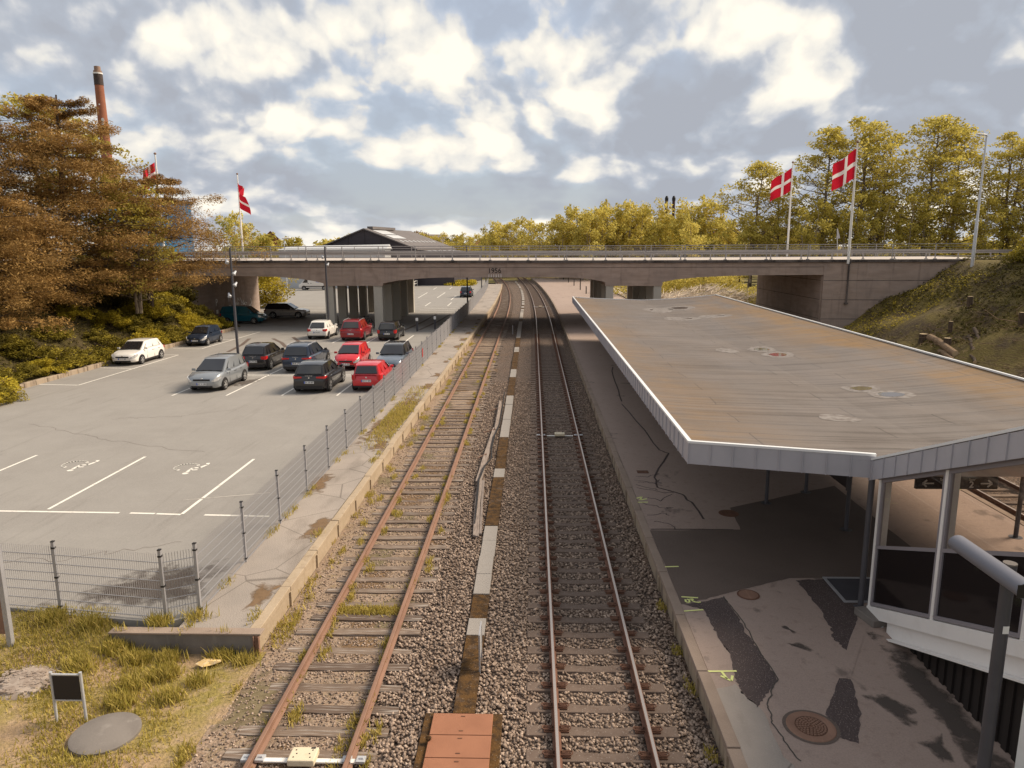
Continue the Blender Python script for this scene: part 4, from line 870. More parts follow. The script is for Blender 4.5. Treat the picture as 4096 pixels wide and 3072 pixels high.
# ------------------------------------------------------------------ road bridge
def BF(x): return 66.6 - .085 * (x + 14.2)            # plan line of the front face
BW = 18.6
def dz(x): return max(-.02, -.0035 * (x - 2.0))
bridge = empty('road_bridge', (-14.2, 66.6, 0)); tag(bridge, 'long concrete road bridge crossing the tracks, dated 1956', 'bridge')
BO = Vector((-14.2, 66.6, 0))
def bpart(b, name, m, parent=None, **k):
    b.v = [(x - BO.x, y - BO.y, z) for x, y, z in b.v]; return link(name, b.mesh(name, m, **k), parent or bridge)
prof = [(-33.0, 5.35), (-27, 5.33), (-24, 5.26), (-22, 5.10), (-20.5, 4.88), (-19.5, 4.66), (-19.45, 4.42), (-13.85, 4.42), (-13.8, 4.66), (-12.3, 4.92), (-10.5, 5.08), (-8.5, 5.17), (-5, 5.18), (1, 5.18), (3.6, 5.14), (5.2, 5.0), (6.2, 4.82), (6.45, 4.72), (6.47, 4.42), (11.45, 4.42), (11.47, 4.75), (12.6, 4.98), (14.5, 5.16), (17, 5.28), (20, 5.34), (25.0, 5.36)]
b = MB(); n = len(prof); zT = 6.05
def girder(b, y0, y1, zlo, zhi):
    for (xa, za), (xb, zb) in zip(prof, prof[1:]):
        A0, A1 = (xa, BF(xa) + y0), (xb, BF(xb) + y0); B0, B1 = (xa, BF(xa) + y1), (xb, BF(xb) + y1)
        la, lb = (za, zb) if zlo is None else (zlo + dz(xa), zlo + dz(xb)); ha, hb = zhi + dz(xa), zhi + dz(xb)
        b.quad((*A0, la), (*A1, lb), (*A1, hb), (*A0, ha)); b.quad((*B0, la), (*B0, ha), (*B1, hb), (*B1, lb)); b.quad((*A0, la), (*B0, la), (*B1, lb), (*A1, lb)); b.quad((*A0, ha), (*A1, hb), (*B1, hb), (*B0, ha))
girder(b, .06, BW - .06, None, 6.04); bpart(b, 'girder', M['concrete'])
b = MB(); girder(b, .02, BW - .02, 6.07, 6.44); bpart(b, 'upper_girder', M['concrete'])
b = MB(); xs = [-60, -45, -33, -20, -8, 2, 15, 25, 37, 42]
for xa, xb in zip(xs, xs[1:]):
    for (y0, y1, z0, z1) in ((-.14, .32, 6.445, 6.67), (BW - .32, BW + .14, 6.445, 6.67)):
        v = []
        for z in (z0, z1):
            for x in (xa, xb): v += [(x, BF(x) + y0, z + dz(x)), (x, BF(x) + y1, z + dz(x))]
        b.add(v, [(0, 2, 3, 1), (4, 5, 7, 6), (0, 4, 6, 2), (1, 3, 7, 5)])
bpart(b, 'edge_beam', M['concrete_dark'])
b = MB()
for xa, xb in zip(xs, xs[1:]): b.quad((xa, BF(xa) + .32, 6.66 + dz(xa)), (xb, BF(xb) + .32, 6.66 + dz(xb)), (xb, BF(xb) + BW - .32, 6.66 + dz(xb)), (xa, BF(xa) + BW - .32, 6.66 + dz(xa)))
bpart(b, 'deck', M['road'])
# piers: two columns rows under each pier cap
for (x0, x1) in ((-19.42, -18.62), (-14.75, -13.95), (6.55, 7.2), (10.72, 11.4)):
    for k in range(5):
        y0 = BF(x0) + .12 + k * 4.38; wv = .8 if k == 0 else .7
        b = MB(); b.box(x0, x1, y0, y0 + wv, -.2, 4.42); b.box(x0 + .3, x0 + .32, y0 - .012, y0, .5, 4.4); bpart(b, 'column', M['concrete_pale'], bevel=.03)
# abutments and wing walls
def slab(b, pts, z0, zt):
    k = len(pts); v = [(x, y, z0) for x, y in pts] + [(x, y, (zt(x) if callable(zt) else zt)) for x, y in pts]
    b.add(v, [tuple(range(k))] + [(i, (i + 1) % k, k + (i + 1) % k, k + i) for i in range(k)] + [tuple(range(k, 2 * k))])
b = MB(); slab(b, [(-33.0, BF(-33) + .35), (-33.0, BF(-33) + BW - .35), (-36, BF(-36) + BW - .35), (-36, BF(-36) + .35)], -.3, lambda x: 6.4 + dz(x))
slab(b, [(-33.4, BF(-33) + .0), (-32.75, BF(-33) + .0), (-32.75, BF(-33) + .36), (-33.4, BF(-33) + .36)], -.3, lambda x: 6.4 + dz(x))
for z in (1.9, 3.6): b.box(-33.0, -32.985, BF(-33) + .6, BF(-33) + BW - .4, z, z + .05)
ab = bpart(b, 'abutment', M['concrete'])
b = MB(); slab(b, [(24.95, BF(25) + .30), (24.95, BF(25) + BW - .35), (28, BF(28) + BW - .35), (28, BF(28) + .30)], -.3, 6.4); slab(b, [(25.0, BF(25) + .0), (39.5, BF(39.5) + .0), (39.5, BF(39.5) + .45), (25.0, BF(25) + .45)], -.3, 6.43)
bpart(b, 'abutment', M['concrete'])
b = MB()
for z in (1.55, 3.2, 4.85):
    x0, x1 = 25.0, 39.4; b.quad((x0, BF(x0) - .006, z), (x1, BF(x1) - .006, z), (x1, BF(x1) - .006, z + .05), (x0, BF(x0) - .006, z + .05))
    if z < 5: b.quad((24.944, BF(25) + .4, z), (24.944, BF(25) + BW - .5, z), (24.944, BF(25) + BW - .5, z + .05), (24.944, BF(25) + .4, z + .05))
bpart(b, 'wall_joint', M['concrete_dark'])
def text_obj(s, size, m, parent, loc, rot, name='lettering', extr=.004, bold=0.0, align='CENTER', shear=0.0):
    cu = bpy.data.curves.new(name, 'FONT'); cu.body = s; cu.size = size; cu.extrude = extr; cu.offset = bold; cu.align_x = align; cu.align_y = 'CENTER'; cu.shear = shear; cu.resolution_u = 3
    ob = bpy.data.objects.new(name, cu); C.objects.link(ob); dg = bpy.context.evaluated_depsgraph_get(); me = bpy.data.meshes.new_from_object(ob.evaluated_get(dg))
    bpy.data.objects.remove(ob); me.materials.clear(); me.materials.append(m); return link(name, me, parent, loc, rot)
rz = math.atan(-.085)
x = -3.45; text_obj('1956', .62, M['digits'], bridge, (x - BO.x, BF(x) + .055 - BO.y, 5.76), (R(90), 0, rz), 'date', .012, .004)
b = MB()
for i in range(6):
    xx = x - .55 + i * .22; b.quad((xx, BF(xx) + .052, 5.2), (xx + .06, BF(xx) + .052, 5.2), (xx + .05, BF(xx) + .052, 5.46), (xx + .01, BF(xx) + .052, 5.46))
bpart(b, 'lime_streak', M['frame_white'])
for yy, z, s in ((BF(-33) + 9.5, 2.6, 1.1), (BF(-33) + 6.3, 2.35, 1.0)):
    text_obj('P', s, M['frame_white'], bridge, (-32.97 - BO.x, yy - BO.y, z), (R(90), 0, R(90)), 'parking_letter', .004, .01)
    b = MB(); b.box(-32.985, -32.97, yy - .25, yy + .25, z - 1.15, z - .75); bpart(b, 'small_plate', M['frame_white'])
b = MB(); r_ = random.Random(8)
for k in range(26):
    y0 = BF(-33) + 11 + r_.uniform(0, 5); z0 = r_.uniform(.9, 2.2); b.bar((-32.98, y0, z0), (-32.98, y0 + r_.uniform(-.5, .5), z0 + r_.uniform(-.5, .7)), .012, .09)
bpart(b, 'graffiti', M['frame_white'])
def railing(off, x0, x1, sp, parent_label, h=1.31):
    p_ = empty('railing', (0, 0, 0)); p_.parent = bridge; P0 = lambda x, z, o=0: (x - BO.x, BF(x) + off + o - BO.y, z + 6.67 + dz(x))
    b = MB(); X_ = [x0 + (x1 - x0) * i / 24 for i in range(25)]
    for (z, w_) in ((1.28, .055), (1.06, .028), (.84, .028), (.30, .028)):
        for a, c_ in zip(X_, X_[1:]): b.bar(P0(a, z), P0(c_, z), w_)
    b.obj('rail', M['guard'], p_)
    x = x0
    while x < x1:
        q_ = MB(); q_.bar(P0(x, .0), P0(x, h), .07); q_.box(*[v for c in zip(P0(x - .13, 0, -.1), P0(x + .13, .07, .1)) for v in c]); q_.obj('post', M['guard'], p_); x += sp
    return p_
railing(.08, -45, 36.8, 3.43, ''); railing(BW - .08, -45, 38, 3.43, '')
def guard(off, x0, x1, flip):
    g_ = empty('crash_barrier', (0, 0, 0)); g_.parent = bridge; P0 = lambda x, z, o=0: (x - BO.x, BF(x) + off + o - BO.y, z + 6.67 + dz(x))
    b = MB(); X_ = [x0 + (x1 - x0) * i / 24 for i in range(25)]
    for (z, w_, h_, o) in ((.70, .05, .12, -.03 * flip), (.54, .05, .12, -.03 * flip), (.62, .02, .1, .02 * flip), (.22, .10, .05, 0)):
        for a, c_ in zip(X_, X_[1:]): b.bar(P0(a, z, o), P0(c_, z, o), w_, h_)
    b.obj('beam', M['guard'], g_); x = x0 + .9
    while x < x1:
        q_ = MB(); q_.bar(P0(x, -.05), P0(x, .72), .09); q_.bar(P0(x - .12, .0), P0(x + .12, .0), .18, .08); q_.obj('post', M['guard'], g_); x += 2.6
guard(1.9, -50, 42, 1); guard(BW - 1.9, -50, 42, -1)
# drain pipe on the wing wall
b = MB(); xx = 26.95; b.tube([(xx, BF(xx) - .13, 6.4), (xx, BF(xx) - .13, 2.9)], .075, 8); b.box(xx - .14, xx + .14, BF(xx) - .2, BF(xx), 6.3, 6.42); b.box(xx - .14, xx + .14, BF(xx) - .2, BF(xx), 2.85, 3.0); b.obj
bpart(b, 'flag_bracket', M['concrete_dark'])

# ------------------------------------------------------------------ flags
def flag(pole, hoist, fly_dir, h, m_seed, wave=.14, droop=.0, name='flag'):
    """cloth from the pole: 34 x 28 cells of the cross pattern, moved into folds"""
    L = h * 34 / 28 * .95; fd = Vector(fly_dir); nrm = Vector((-fd.y, fd.x, 0)).normalized(); b = MB()
    for i in range(35):
        for j in range(29):
            s = i / 34; t = j / 28
            p = fd * (s * L) + Vector((0, 0, -h * t * (1 - .10 * s))) + nrm * (wave * math.sin(s * 8.5 + t * 1.6 + m_seed) * s ** .6 * h * .5) + Vector((0, 0, -droop * s * s * h + .05 * math.sin(s * 7 + m_seed) * h * s))
            b.v.append(tuple(Vector(hoist) + p))
    for i in range(34):
        for j in range(28):
            b.f.append((i * 29 + j, (i + 1) * 29 + j, (i + 1) * 29 + j + 1, i * 29 + j + 1)); b.m.append(1 if (12 <= i < 16 or 12 <= j < 16) else 0)
    return link(name, b.mesh(name, [M['red'], M['flag_white']], smooth=True), pole)
def flagpole(x, y, z0, h, label, flabel, fly, fh, seed, top=.5, wave=.16, droop=.0):
    t_ = empty('flagpole', (x, y, z0)); tag(t_, label, 'flagpole', 'flagpoles on the bridge')
    b = MB(); b.lathe([(0, -.1), (.11, -.1), (.10, h * .4), (.06, h), (0, h)], 12); b.obj('pole', M['white'], t_, smooth=True)
    b = MB(); b.lathe([(0, h - .02), (.09, h), (.13, h + .07), (.09, h + .16), (0, h + .18)], 12); b.obj('finial', M['rust'], t_, smooth=True)
    f_ = flag(None, (0, 0, 0), fly, fh, seed, wave, droop); f_.location = (x + (.09 if fly[0] > 0 else -.09), y - .05, z0 + h - top); tag(f_, flabel, 'flag', 'red flags with a white cross')
flagpole(26.85, BF(26.85) - .13, 6.40, 9.75, 'white flagpole fixed to the near face of the right abutment', 'red flag with white cross drooping left from the tallest right hand pole', (-.54, .3, -.44), 2.4, 1.0, .45, .20, .04)
flagpole(28.1, BF(28.1) + BW + .1, 6.5, 10.1, 'white flagpole on the far side of the bridge among the tall trees', 'red flag with white cross streaming left in front of the tall trees', (-.68, .25, -.46), 2.45, 2.4, .5, .14, .02)
flagpole(-35.0, 87.5, 6.6, 9.9, 'white flagpole on the far side of the bridge left of the dark hall', 'red flag with white cross folded in the wind on the lone left pole', (.46, -.55, -.30), 2.3, 4.2, 1.0, .5, .35)
flagpole(-35.0, 68.6, 6.7, 9.8, 'white flagpole half hidden behind the brown pine', 'red flag half hidden by the brown pine branches', (-.36, -.4, -.35), 1.9, .3, .7, .35, .1)
t_ = empty('street_lamp', (35.5, 60.0, 6.3)); tag(t_, 'tall pale street lamp on the embankment at the right end of the bridge', 'street lamp', 'street lamps')
b = MB(); b.lathe([(0, -.5), (.13, -.5), (.12, 3.2), (.095, 3.25), (.06, 9.9), (0, 9.9)], 12); b.obj('pole', M['steel_light'], t_, smooth=True)
b = MB(); b.lathe([(0, -.55), (.09, -.5), (.13, -.1), (.11, .25), (0, .3)], 12, axis='x'); hd = b.obj('lamp_head', M['steel_light'], t_, (-.25, 0, 9.98), (0, R(4), 0), smooth=True); hd.scale = (1, 1, .55)
t_ = empty('street_lamp', (-37.6, 110, .4)); tag(t_, 'white street lamp with a broad flat head behind the bridge left of the dark hall', 'street lamp', 'street lamps')
b = MB(); b.lathe([(0, 0), (.12, 0), (.07, 8.9), (0, 8.9)], 10); b.obj('pole', M['steel_light'], t_, smooth=True)
b = MB(); b.lathe([(0, -.7), (.2, -.6), (.25, .2), (.18, .6), (0, .65)], 12, axis='x'); hd = b.obj('lamp_head', M['white'], t_, (.35, 0, 9.0), (0, R(-6), 0), smooth=True); hd.scale = (1, 1, .5)
t_ = empty('road_sign', (33.0, BF(33) + BW - 1, 6.6)); tag(t_, 'grey backed triangular road sign leaning beyond the bridge among the trees', 'sign')
b = MB(); b.tube([(0, 0, 0), (-.25, 0, 3.0)], .04, 8); b.obj('post', M['steel_light'], t_)
b = MB(); b.add([(-.28, -.05, 1.9), (.12, -.05, 2.0), (-.22, -.05, 3.1), (-.28, -.02, 1.9), (.12, -.02, 2.0), (-.22, -.02, 3.1)], [(0, 1, 2), (3, 5, 4), (0, 3, 4, 1), (1, 4, 5, 2), (2, 5, 3, 0)]); b.obj('sign_panel', M['steel'], t_)
# ------------------------------------------------------------------ platform canopy
def rz_(x):     # shallow valley roof
    pts = [(3.3, 3.76), (4.2, 3.69), (6, 3.62), (8.8, 3.55), (11, 3.66), (13, 3.85), (14.6, 4.03)]
    for (a, za), (b_, zb) in zip(pts, pts[1:]):
        if x <= b_: return za + (zb - za) * (x - a) / (b_ - a)
    return pts[-1][1]
def yN(x): return 14.87 - .225 * (x - 3.3) if x < 6.92 else 14.05
def yF(x): return 60.2 - .20 * (x - 3.3)
def xR(y): return 14.55 - .012 * (60 - y)
can = empty('platform_canopy', (6.88, 14.1, .4)); CO = Vector((6.88, 14.1, .4))
tag(can, 'wide flat felt roofed platform canopy with a grey zinc fascia', 'canopy')
def cp(b, name, m, parent=None, **k):
    b.v = [(x - CO.x, y - CO.y, z - CO.z) for x, y, z in b.v]; return link(name, b.mesh(name, m, **k), parent or can)
XS = [3.34, 3.8, 4.4, 5.1, 6, 6.92, 6.921, 8, 8.8, 9.6, 10.4, 11.2, 12, 12.8, 13.6, 14.5]
def rows(x, n=14): return [yN(x) + (yF(x) - yN(x)) * i / n for i in range(n + 1)]
b = MB()
for xa, xb in zip(XS, XS[1:]):
    if xb - xa < .01: continue
    A, B = rows(xa + (.0005 if xa == 6.92 else 0)), rows(xb - (.0005 if xb == 6.921 else 0))
    for i in range(14):
        def xx(x, y): return x if x < 14 else xR(y)
        b.quad((xx(xa, A[i]), A[i], rz_(xa)), (xx(xb, B[i]), B[i], rz_(xb)), (xx(xb, B[i + 1]), B[i + 1], rz_(xb)), (xx(xa, A[i + 1]), A[i + 1], rz_(xa)))
cp(b, 'roof', M['felt'], smooth=True)
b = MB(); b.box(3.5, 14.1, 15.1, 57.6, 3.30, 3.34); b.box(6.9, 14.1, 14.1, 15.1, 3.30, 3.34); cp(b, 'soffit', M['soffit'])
b = MB(); tr = MB(); runs = [((3.3, yN(3.3)), (6.86, yN(6.86)), .48, 3.76, 3.71), ((3.3, 60.2), (3.3, yN(3.3)), .5, 3.76, 3.76), ((14.6, yF(14.55)), (3.3, 60.2), .5, 0, 0), ((xR(14), 13.2), (14.58, yF(14.55)), .45, 4.03, 4.03)]
for (p, q, sp, za, zb) in runs:
    p, q = Vector(p), Vector(q); d = q - p; L = d.length; n = max(2, round(L / sp)); nn = Vector((d.y, -d.x)).normalized()
    for i in range(n):
        a, c_ = p + d * (i / n), p + d * ((i + 1) / n)
        z0, z1 = (za + (zb - za) * i / n, za + (zb - za) * (i + 1) / n) if za else (rz_(a.x), rz_(c_.x))
        bo = .46
        b.add([(a.x + nn.x * .02 * 0, a.y, z0 - bo), (c_.x, c_.y, z1 - bo), (c_.x, c_.y, z1), (a.x, a.y, z0), (a.x - nn.x * .04, a.y - nn.y * .04, z0 - bo), (c_.x - nn.x * .04, c_.y - nn.y * .04, z1 - bo), (c_.x - nn.x * .04, c_.y - nn.y * .04, z1), (a.x - nn.x * .04, a.y - nn.y * .04, z0)],
              [(0, 1, 2, 3), (7, 6, 5, 4), (0, 4, 5, 1), (3, 2, 6, 7)])
        b.obox((a.x + nn.x * .008, a.y + nn.y * .008, z0 - bo / 2 - .004), Vector((nn.x, nn.y, 0)) * .018, Vector((d.x, d.y, 0)).normalized() * .008, Vector((0, 0, bo / 2)))
        tr.bar((a.x - nn.x * .03, a.y - nn.y * .03, z0 + .02), (c_.x - nn.x * .03, c_.y - nn.y * .03, z1 + .02), .09, .05)
cp(b, 'fascia', M['zinc']); cp(tr, 'edge_trim', M['trim'])
for i, (x, y) in enumerate([(6.88, 20.42), (8.39, 21.38), (8.35, 18.40), (12.5, 17.95)] + [(xx, yy) for yy in (27, 34, 41, 48, 55) for xx in (6.88, 11.5)]):
    b = MB(); b.lathe([(.055, .4), (.055, 3.32)], 10, c=(x, y, 0)); b.lathe([(.0, .404), (.16, .406), (.16, .40)], 14, c=(x, y, 0)); cp(b, 'post', M['darkgrey'], smooth=True)
b = MB(); b.lathe([(.06, .4), (.06, 3.3)], 12, c=(6.84, 14.11, 0)); b.box(6.74, 6.94, 14.01, 14.21, .4, .43); cp(b, 'post', M['darkgrey'], smooth=True)
def roofpt(u, v):
    # photograph point on the roof to plan position, for puddles (fixed numbers worked out once)
    return u, v
PUD = [(8.6, 49.5, 1.0, 1.9), (10.2, 50.5, 1.0, 1.7), (8.9, 43.5, 1.1, 1.2), (11.0, 44, 1.0, .9), (8.1, 30.0, .45, .7), (9.6, 30.2, .55, .75), (9.75, 28.6, .6, .8), (9.9, 21.6, .55, .55), (10.3, 20.6, .62, .6), (7.7, 17.9, .5, .42)]
for i, (x, y, rx, ry) in enumerate(PUD):
    r_ = random.Random(i); b = MB(); ring = []; n = 26
    def loop(k, dzz):
        return [(x + rx * k * math.cos(6.283 * j / n) * (1 + .10 * math.sin(3 * 6.283 * j / n + i)), y + ry * k * math.sin(6.283 * j / n) * (1 + .08 * math.sin(2 * 6.283 * j / n + i)), 0) for j in range(n)]
    # both sheets follow the roof slope
    o_ = [(a, c_, rz_(a) + .006) for a, c_, _ in loop(1, 0)]; q_ = [(a, c_, rz_(a) + .009) for a, c_, _ in loop(.55, 0)]
    b.poly(o_, 0); b.poly(q_, 1) if i not in (4, 9) else None
    cp(b, 'puddle', [M['puddle_ring'], M['puddle']])
# information board and hanging sign under the canopy
t_ = empty('display_board', (8.37, 19.9, .4)); tag(t_, 'dark notice board between two posts under the canopy', 'notice board')
b = MB(); b.box(-.04, .04, -1.35, 1.35, 1.1, 2.55); b.obj('panel', M['sign_dark'], t_, bevel=.01)
b = MB(); b.box(-.05, .05, -1.42, -1.35, 1.05, 2.6); b.box(-.05, .05, 1.35, 1.42, 1.05, 2.6); b.obj('frame', M['darkgrey'], t_)
t_ = empty('platform_sign', (9.05, 15.0, 2.72)); tag(t_, 'black hanging sign with arrows to tracks 1 and 2 behind the glazing', 'sign')
b = MB(); b.box(-.86, .86, -.04, .04, 0, .27); b.obj('panel', M['sign_dark'], t_, bevel=.006)
b = MB()
for x in (-.6, .6): b.tube([(x, 0, .27), (x, 0, .60)], .012, 6)
b.obj('hanger', M['darkgrey'], t_)
for s, n_ in ((-1, '1'), (1, '2')):
    text_obj(n_, .20, M['sign_text'], t_, (s * .30, -.047, .10), (R(90), 0, 0), 'number', .002, .003)
    text_obj('Spor', .075, M['sign_text'], t_, (s * .30, -.047, .215), (R(90), 0, 0), 'lettering', .002)
    b = MB(); c_ = s * .62
    b.bar((c_ - s * .13, -.046, .13), (c_ + s * .10, -.046, .13), .006, .032); b.bar((c_ + s * .11, -.046, .13), (c_ + s * .02, -.046, .205), .006, .034); b.bar((c_ + s * .11, -.046, .13), (c_ + s * .02, -.046, .055), .006, .034); b.obj('arrow', M['sign_text'], t_)

# ------------------------------------------------------------------ glazed stair down from the footbridge
st = empty('stair_enclosure', (6.9, 13.85, .4)); tag(st, 'white framed glazed stair house running down under the canopy end', 'stair enclosure'); SO = Vector((6.9, 13.85, .4))
def sp_(b, name, m, parent=None, **k):
    b.v = [(x - SO.x, y - SO.y, z - SO.z) for x, y, z in b.v]; return link(name, b.mesh(name, m, **k), parent or st)
SL = .408
def zl(z0, y): return z0 + SL * (13.85 - y)          # line rising towards the footbridge
Y0, Y1 = 13.85, 4.2
def slant(b, x0, x1, ya, yb, za, zb, mi=0):      # sloping bar: za/zb are bottom and top at the foot
    v = [(x, y, zl(z, y)) for z in (za, zb) for y in (ya, yb) for x in (x0, x1)]
    b.add(v, [(0, 2, 3, 1), (4, 5, 7, 6), (0, 1, 5, 4), (2, 6, 7, 3), (0, 4, 6, 2), (1, 3, 7, 5)], mi)
b = MB(); slant(b, 6.84, 6.98, Y1, 13.86, .34, .60); sp_(b, 'beam', M['frame_white'])
b = MB(); slant(b, 6.92, 7.0, Y1, 13.15, .02, .337); slant(b, 6.80, 7.0, Y1, 13.12, -.02, .018); sp_(b, 'stringer', M['frame_white'])
for sgn, X0 in ((-1, 6.86), (1, 10.9)):
    for y in ((13.82, 11.64, 9.46, 7.28, 5.1) if sgn < 0 else (11.64, 9.46, 7.28, 5.1)):
        fr = MB(); bd = MB(); fr.box(X0, X0 + .09, y - .04, y + .04, zl(.36, y), zl(3.35, y)); bd.box(X0 + .03, X0 + .26, y + .045, y + .085, zl(.62, y), zl(3.3, y)); sp_(fr, 'frame_post', M['frame_white']); sp_(bd, 'inner_post', M['frame_white'])
    PY = [13.82, 11.64, 9.46, 7.28, 5.1] if sgn < 0 else [11.64, 9.46, 7.28, 5.1]
    for i, (ya, yb) in enumerate(zip(PY, PY[1:])):
        ya, yb = ya - .045, yb + .045; bd = MB()
        for (z0, z1) in ((.62, .69), (1.84, 1.91), (3.22, 3.29)): slant(bd, X0 + .005, X0 + .075, yb, ya, z0, z1)
        for yy in (ya - .03, yb + .03): bd.add([(x, y, zl(z, y)) for z in (.69, 3.22) for y in (yy - .03, yy + .03) for x in (X0 + .008, X0 + .07)], [(0, 2, 3, 1), (4, 5, 7, 6), (0, 1, 5, 4), (2, 6, 7, 3), (0, 4, 6, 2), (1, 3, 7, 5)])
        sp_(bd, 'window_frame', M['frame_grey'])
        g = MB(); slant(g, X0 + .036, X0 + .044, yb + .06, ya - .06, 1.91, 3.22); sp_(g, 'window_pane', M['glass'])
        g = MB(); slant(g, X0 + .036, X0 + .044, yb + .06, ya - .06, .69, 1.84); sp_(g, 'lower_panel', M['dark_panel'])
b = MB(); slant(b, 6.80, 11.1, 4.0, 14.06, 3.70, 3.72); rf = sp_(b, 'roof', M['felt'])
b = MB(); tr = MB(); slant(b, 6.78, 6.80, 4.0, 14.16, 3.30, 3.70); slant(b, 6.80, 11.1, 4.0, 13.8, 3.36, 3.40)
y = 14.0
while y > 4.2:
    b.obox((6.772, y, zl(3.5, y)), Vector((.014, 0, 0)), Vector((0, .01, 0)), Vector((0, 0, .2))); y -= .43
sp_(b, 'fascia', M['zinc']); slant(tr, 6.77, 6.86, 4.0, 14.1, 3.715, 3.765); sp_(tr, 'edge_trim', M['trim'])
b = MB(); slant(b, 6.84, 6.95, 4.0, 13.86, 3.29, 3.34); sp_(b, 'head_rail', M['frame_grey'])
b = MB(); n = int((12.62 - 4.5) / .12)
for i in range(n):
    ya, yb = 12.62 - i * .12, 12.62 - (i + 1) * .12; xa, xb = (7.05, 7.09) if i % 2 else (7.09, 7.05)
    b.quad((xa, ya, .3), (xa if i % 2 == 0 else xa, yb, .3), (xa, yb, zl(.0, yb)), (xa, ya, zl(.0, ya))); b.quad((xa, yb, .3), (xb, yb, .3), (xb, yb, zl(0, yb)), (xa, yb, zl(0, yb)))
sp_(b, 'corrugated_wall', M['corr'])
b = MB()
for i in range(54):
    y = 13.5 - i * .27; z = .4 + .165 * (i + .4) * (SL * .27 / .11 / 1.0) * .667 if False else .4 + SL * (13.7 - y)
    b.box(7.12, 10.8, y - .27, y + .02, z - .12, z)
sp_(b, 'step', M['wall_grey'])
b = MB(); b.box(6.98, 7.1, 9.18, 9.42, .3, 2.1); sp_(b, 'support', M['white'])
b = MB(); b.tube([(6.93, 13.72, .62), (6.93, 13.5, .58), (6.93, 13.38, .42), (6.93, 13.34, .2)], .045, 10); tag(sp_(b, 'bent_pipe', M['steel_light'], smooth=True), 'bent pale pipe at the foot of the enclosure')
b = MB(); b.box(-.16, .16, -.30, .30, 0, .16); o = b.obj('concrete_block', M['wall_grey'], loc=(6.82, 13.62, .4), rot=(0, 0, R(12)), bevel=.02); tag(o, 'worn concrete block beside the bent pipe at the stair foot', 'block')
t_ = empty('door_mat', (7.5, 14.95, .41)); tag(t_, 'steel framed grating set in the platform below the canopy corner', 'floor grating')
b = MB()
for (x0, x1, y0, y1) in ((-.9, 1.5, .5, .56), (-.9, 1.5, -.62, -.56), (-.9, -.84, -.56, .5)): b.box(x0, x1, y0, y1, 0, .02)
b.obj('frame', M['steel'], t_); b = MB()
for k in range(24): b.box(-.84, 1.5, -.54 + k * .044, -.52 + k * .044, 0, .012)
b.obj('grating', M['darkgrey'], t_)
# ------------------------------------------------------------------ platform lamp next to the stair
t_ = empty('platform_lamp', (4.76, 6.86, .4)); tag(t_, 'dark platform lamp post with a tubular grey head, close to the camera', 'lamp post')
b = MB(); b.lathe([(0, 0), (.062, 0), (.062, 4.33), (0, 4.335)], 20); b.obj('pole', M['darkgrey'], t_, smooth=True)
b = MB(); b.lathe([(0, 4.337), (.063, 4.337), (.063, 4.32)], 20); b.obj('pole_cap', M['wall_grey'], t_)
b = MB()
for i, (y0, y1) in enumerate(((-.57, .55),)):
    prof_ = [(.10 * math.cos(R(a)), .085 * math.sin(R(a))) for a in range(0, 361, 15)]
    n = len(prof_) - 1; k = len(b.v); b.v += [(x - .205, y0, z + 4.315) for x, z in prof_[:-1]] + [(x - .205, y1, z + 4.315) for x, z in prof_[:-1]]
    b.f += [(k + j, k + (j + 1) % n, k + n + (j + 1) % n, k + n + j) for j in range(n)] + [tuple(range(k + n - 1, k - 1, -1)), tuple(range(k + n, k + 2 * n))]; b.m += [0] * (n + 2)
hd = b.obj('lamp_head', M['lampgrey'], t_, smooth=True)
b = MB(); b.box(-.30, -.11, -.574, -.57, 4.25, 4.38); b.obj('end_cap', M['black'], hd); b = MB(); b.box(-.13, -.05, -.04, .04, 4.24, 4.30); b.obj('bracket', M['darkgrey'], t_)
b = MB(); b.box(-.03, .03, -.066, -.062, 3.6, 3.68); b.obj('sticker', M['plate'], t_)
# manhole covers and small fittings on the platform
t_ = empty('manhole_cover', (4.38, 10.27, .405)); tag(t_, 'large rusty round manhole cover with a grid pattern on the platform', 'manhole cover', 'manhole covers on the platform')
b = MB(); b.lathe([(.245, .012), (.30, .02), (.365, .012), (.375, .0)], 40); b.obj('frame', M['rust'], t_, smooth=True)
b = MB(); b.lathe([(0, .004), (.245, .004)], 36); ld = b.obj('lid', M['rust_dark'], t_); b = MB()
for k in range(1, 6):
    rr = .042 * k; n = 5 * k
    for j in range(n):
        a = 6.283 * (j + .5 * (k % 2)) / n; b.obox((rr * math.cos(a), rr * math.sin(a), .008), Vector((math.cos(a), math.sin(a), 0)) * .015, Vector((-math.sin(a), math.cos(a), 0)) * .019, Vector((0, 0, .010)))
b.obj('grid', M['rust'], ld); patch('asphalt_joint', [(4.38 + .43 * math.cos(a * .21), 10.27 + .42 * math.sin(a * .21)) for a in range(30)], .4075, M['asphalt_dark'])
t_ = empty('manhole_cover', (4.68, 14.66, .405)); tag(t_, 'small plain rusty manhole cover near the edge of the newer asphalt', 'manhole cover', 'manhole covers on the platform')
b = MB(); b.lathe([(0, .012), (.20, .012), (.215, .0)], 32); b.obj('lid', M['rust'], t_); b = MB(); b.lathe([(.20, .010), (.235, .010), (.24, 0)], 32); b.obj('frame', M['rust_dark'], t_)
t_ = empty('manhole_cover', (5.55, 19.55, .405)); tag(t_, 'dark manhole cover in the shade under the canopy', 'manhole cover', 'manhole covers on the platform')
b = MB(); b.lathe([(0, .008), (.26, .008), (.28, 0)], 28); b.obj('lid', M['rust_dark'], t_)
b = MB(); b.box(-.19, .19, -.14, .14, 0, .012); o = b.obj('drain_cover', M['rust_dark'], loc=(3.69, 23.35, .405), bevel=.005); tag(o, 'rectangular iron drain cover near the cracked platform edge', 'drain cover')
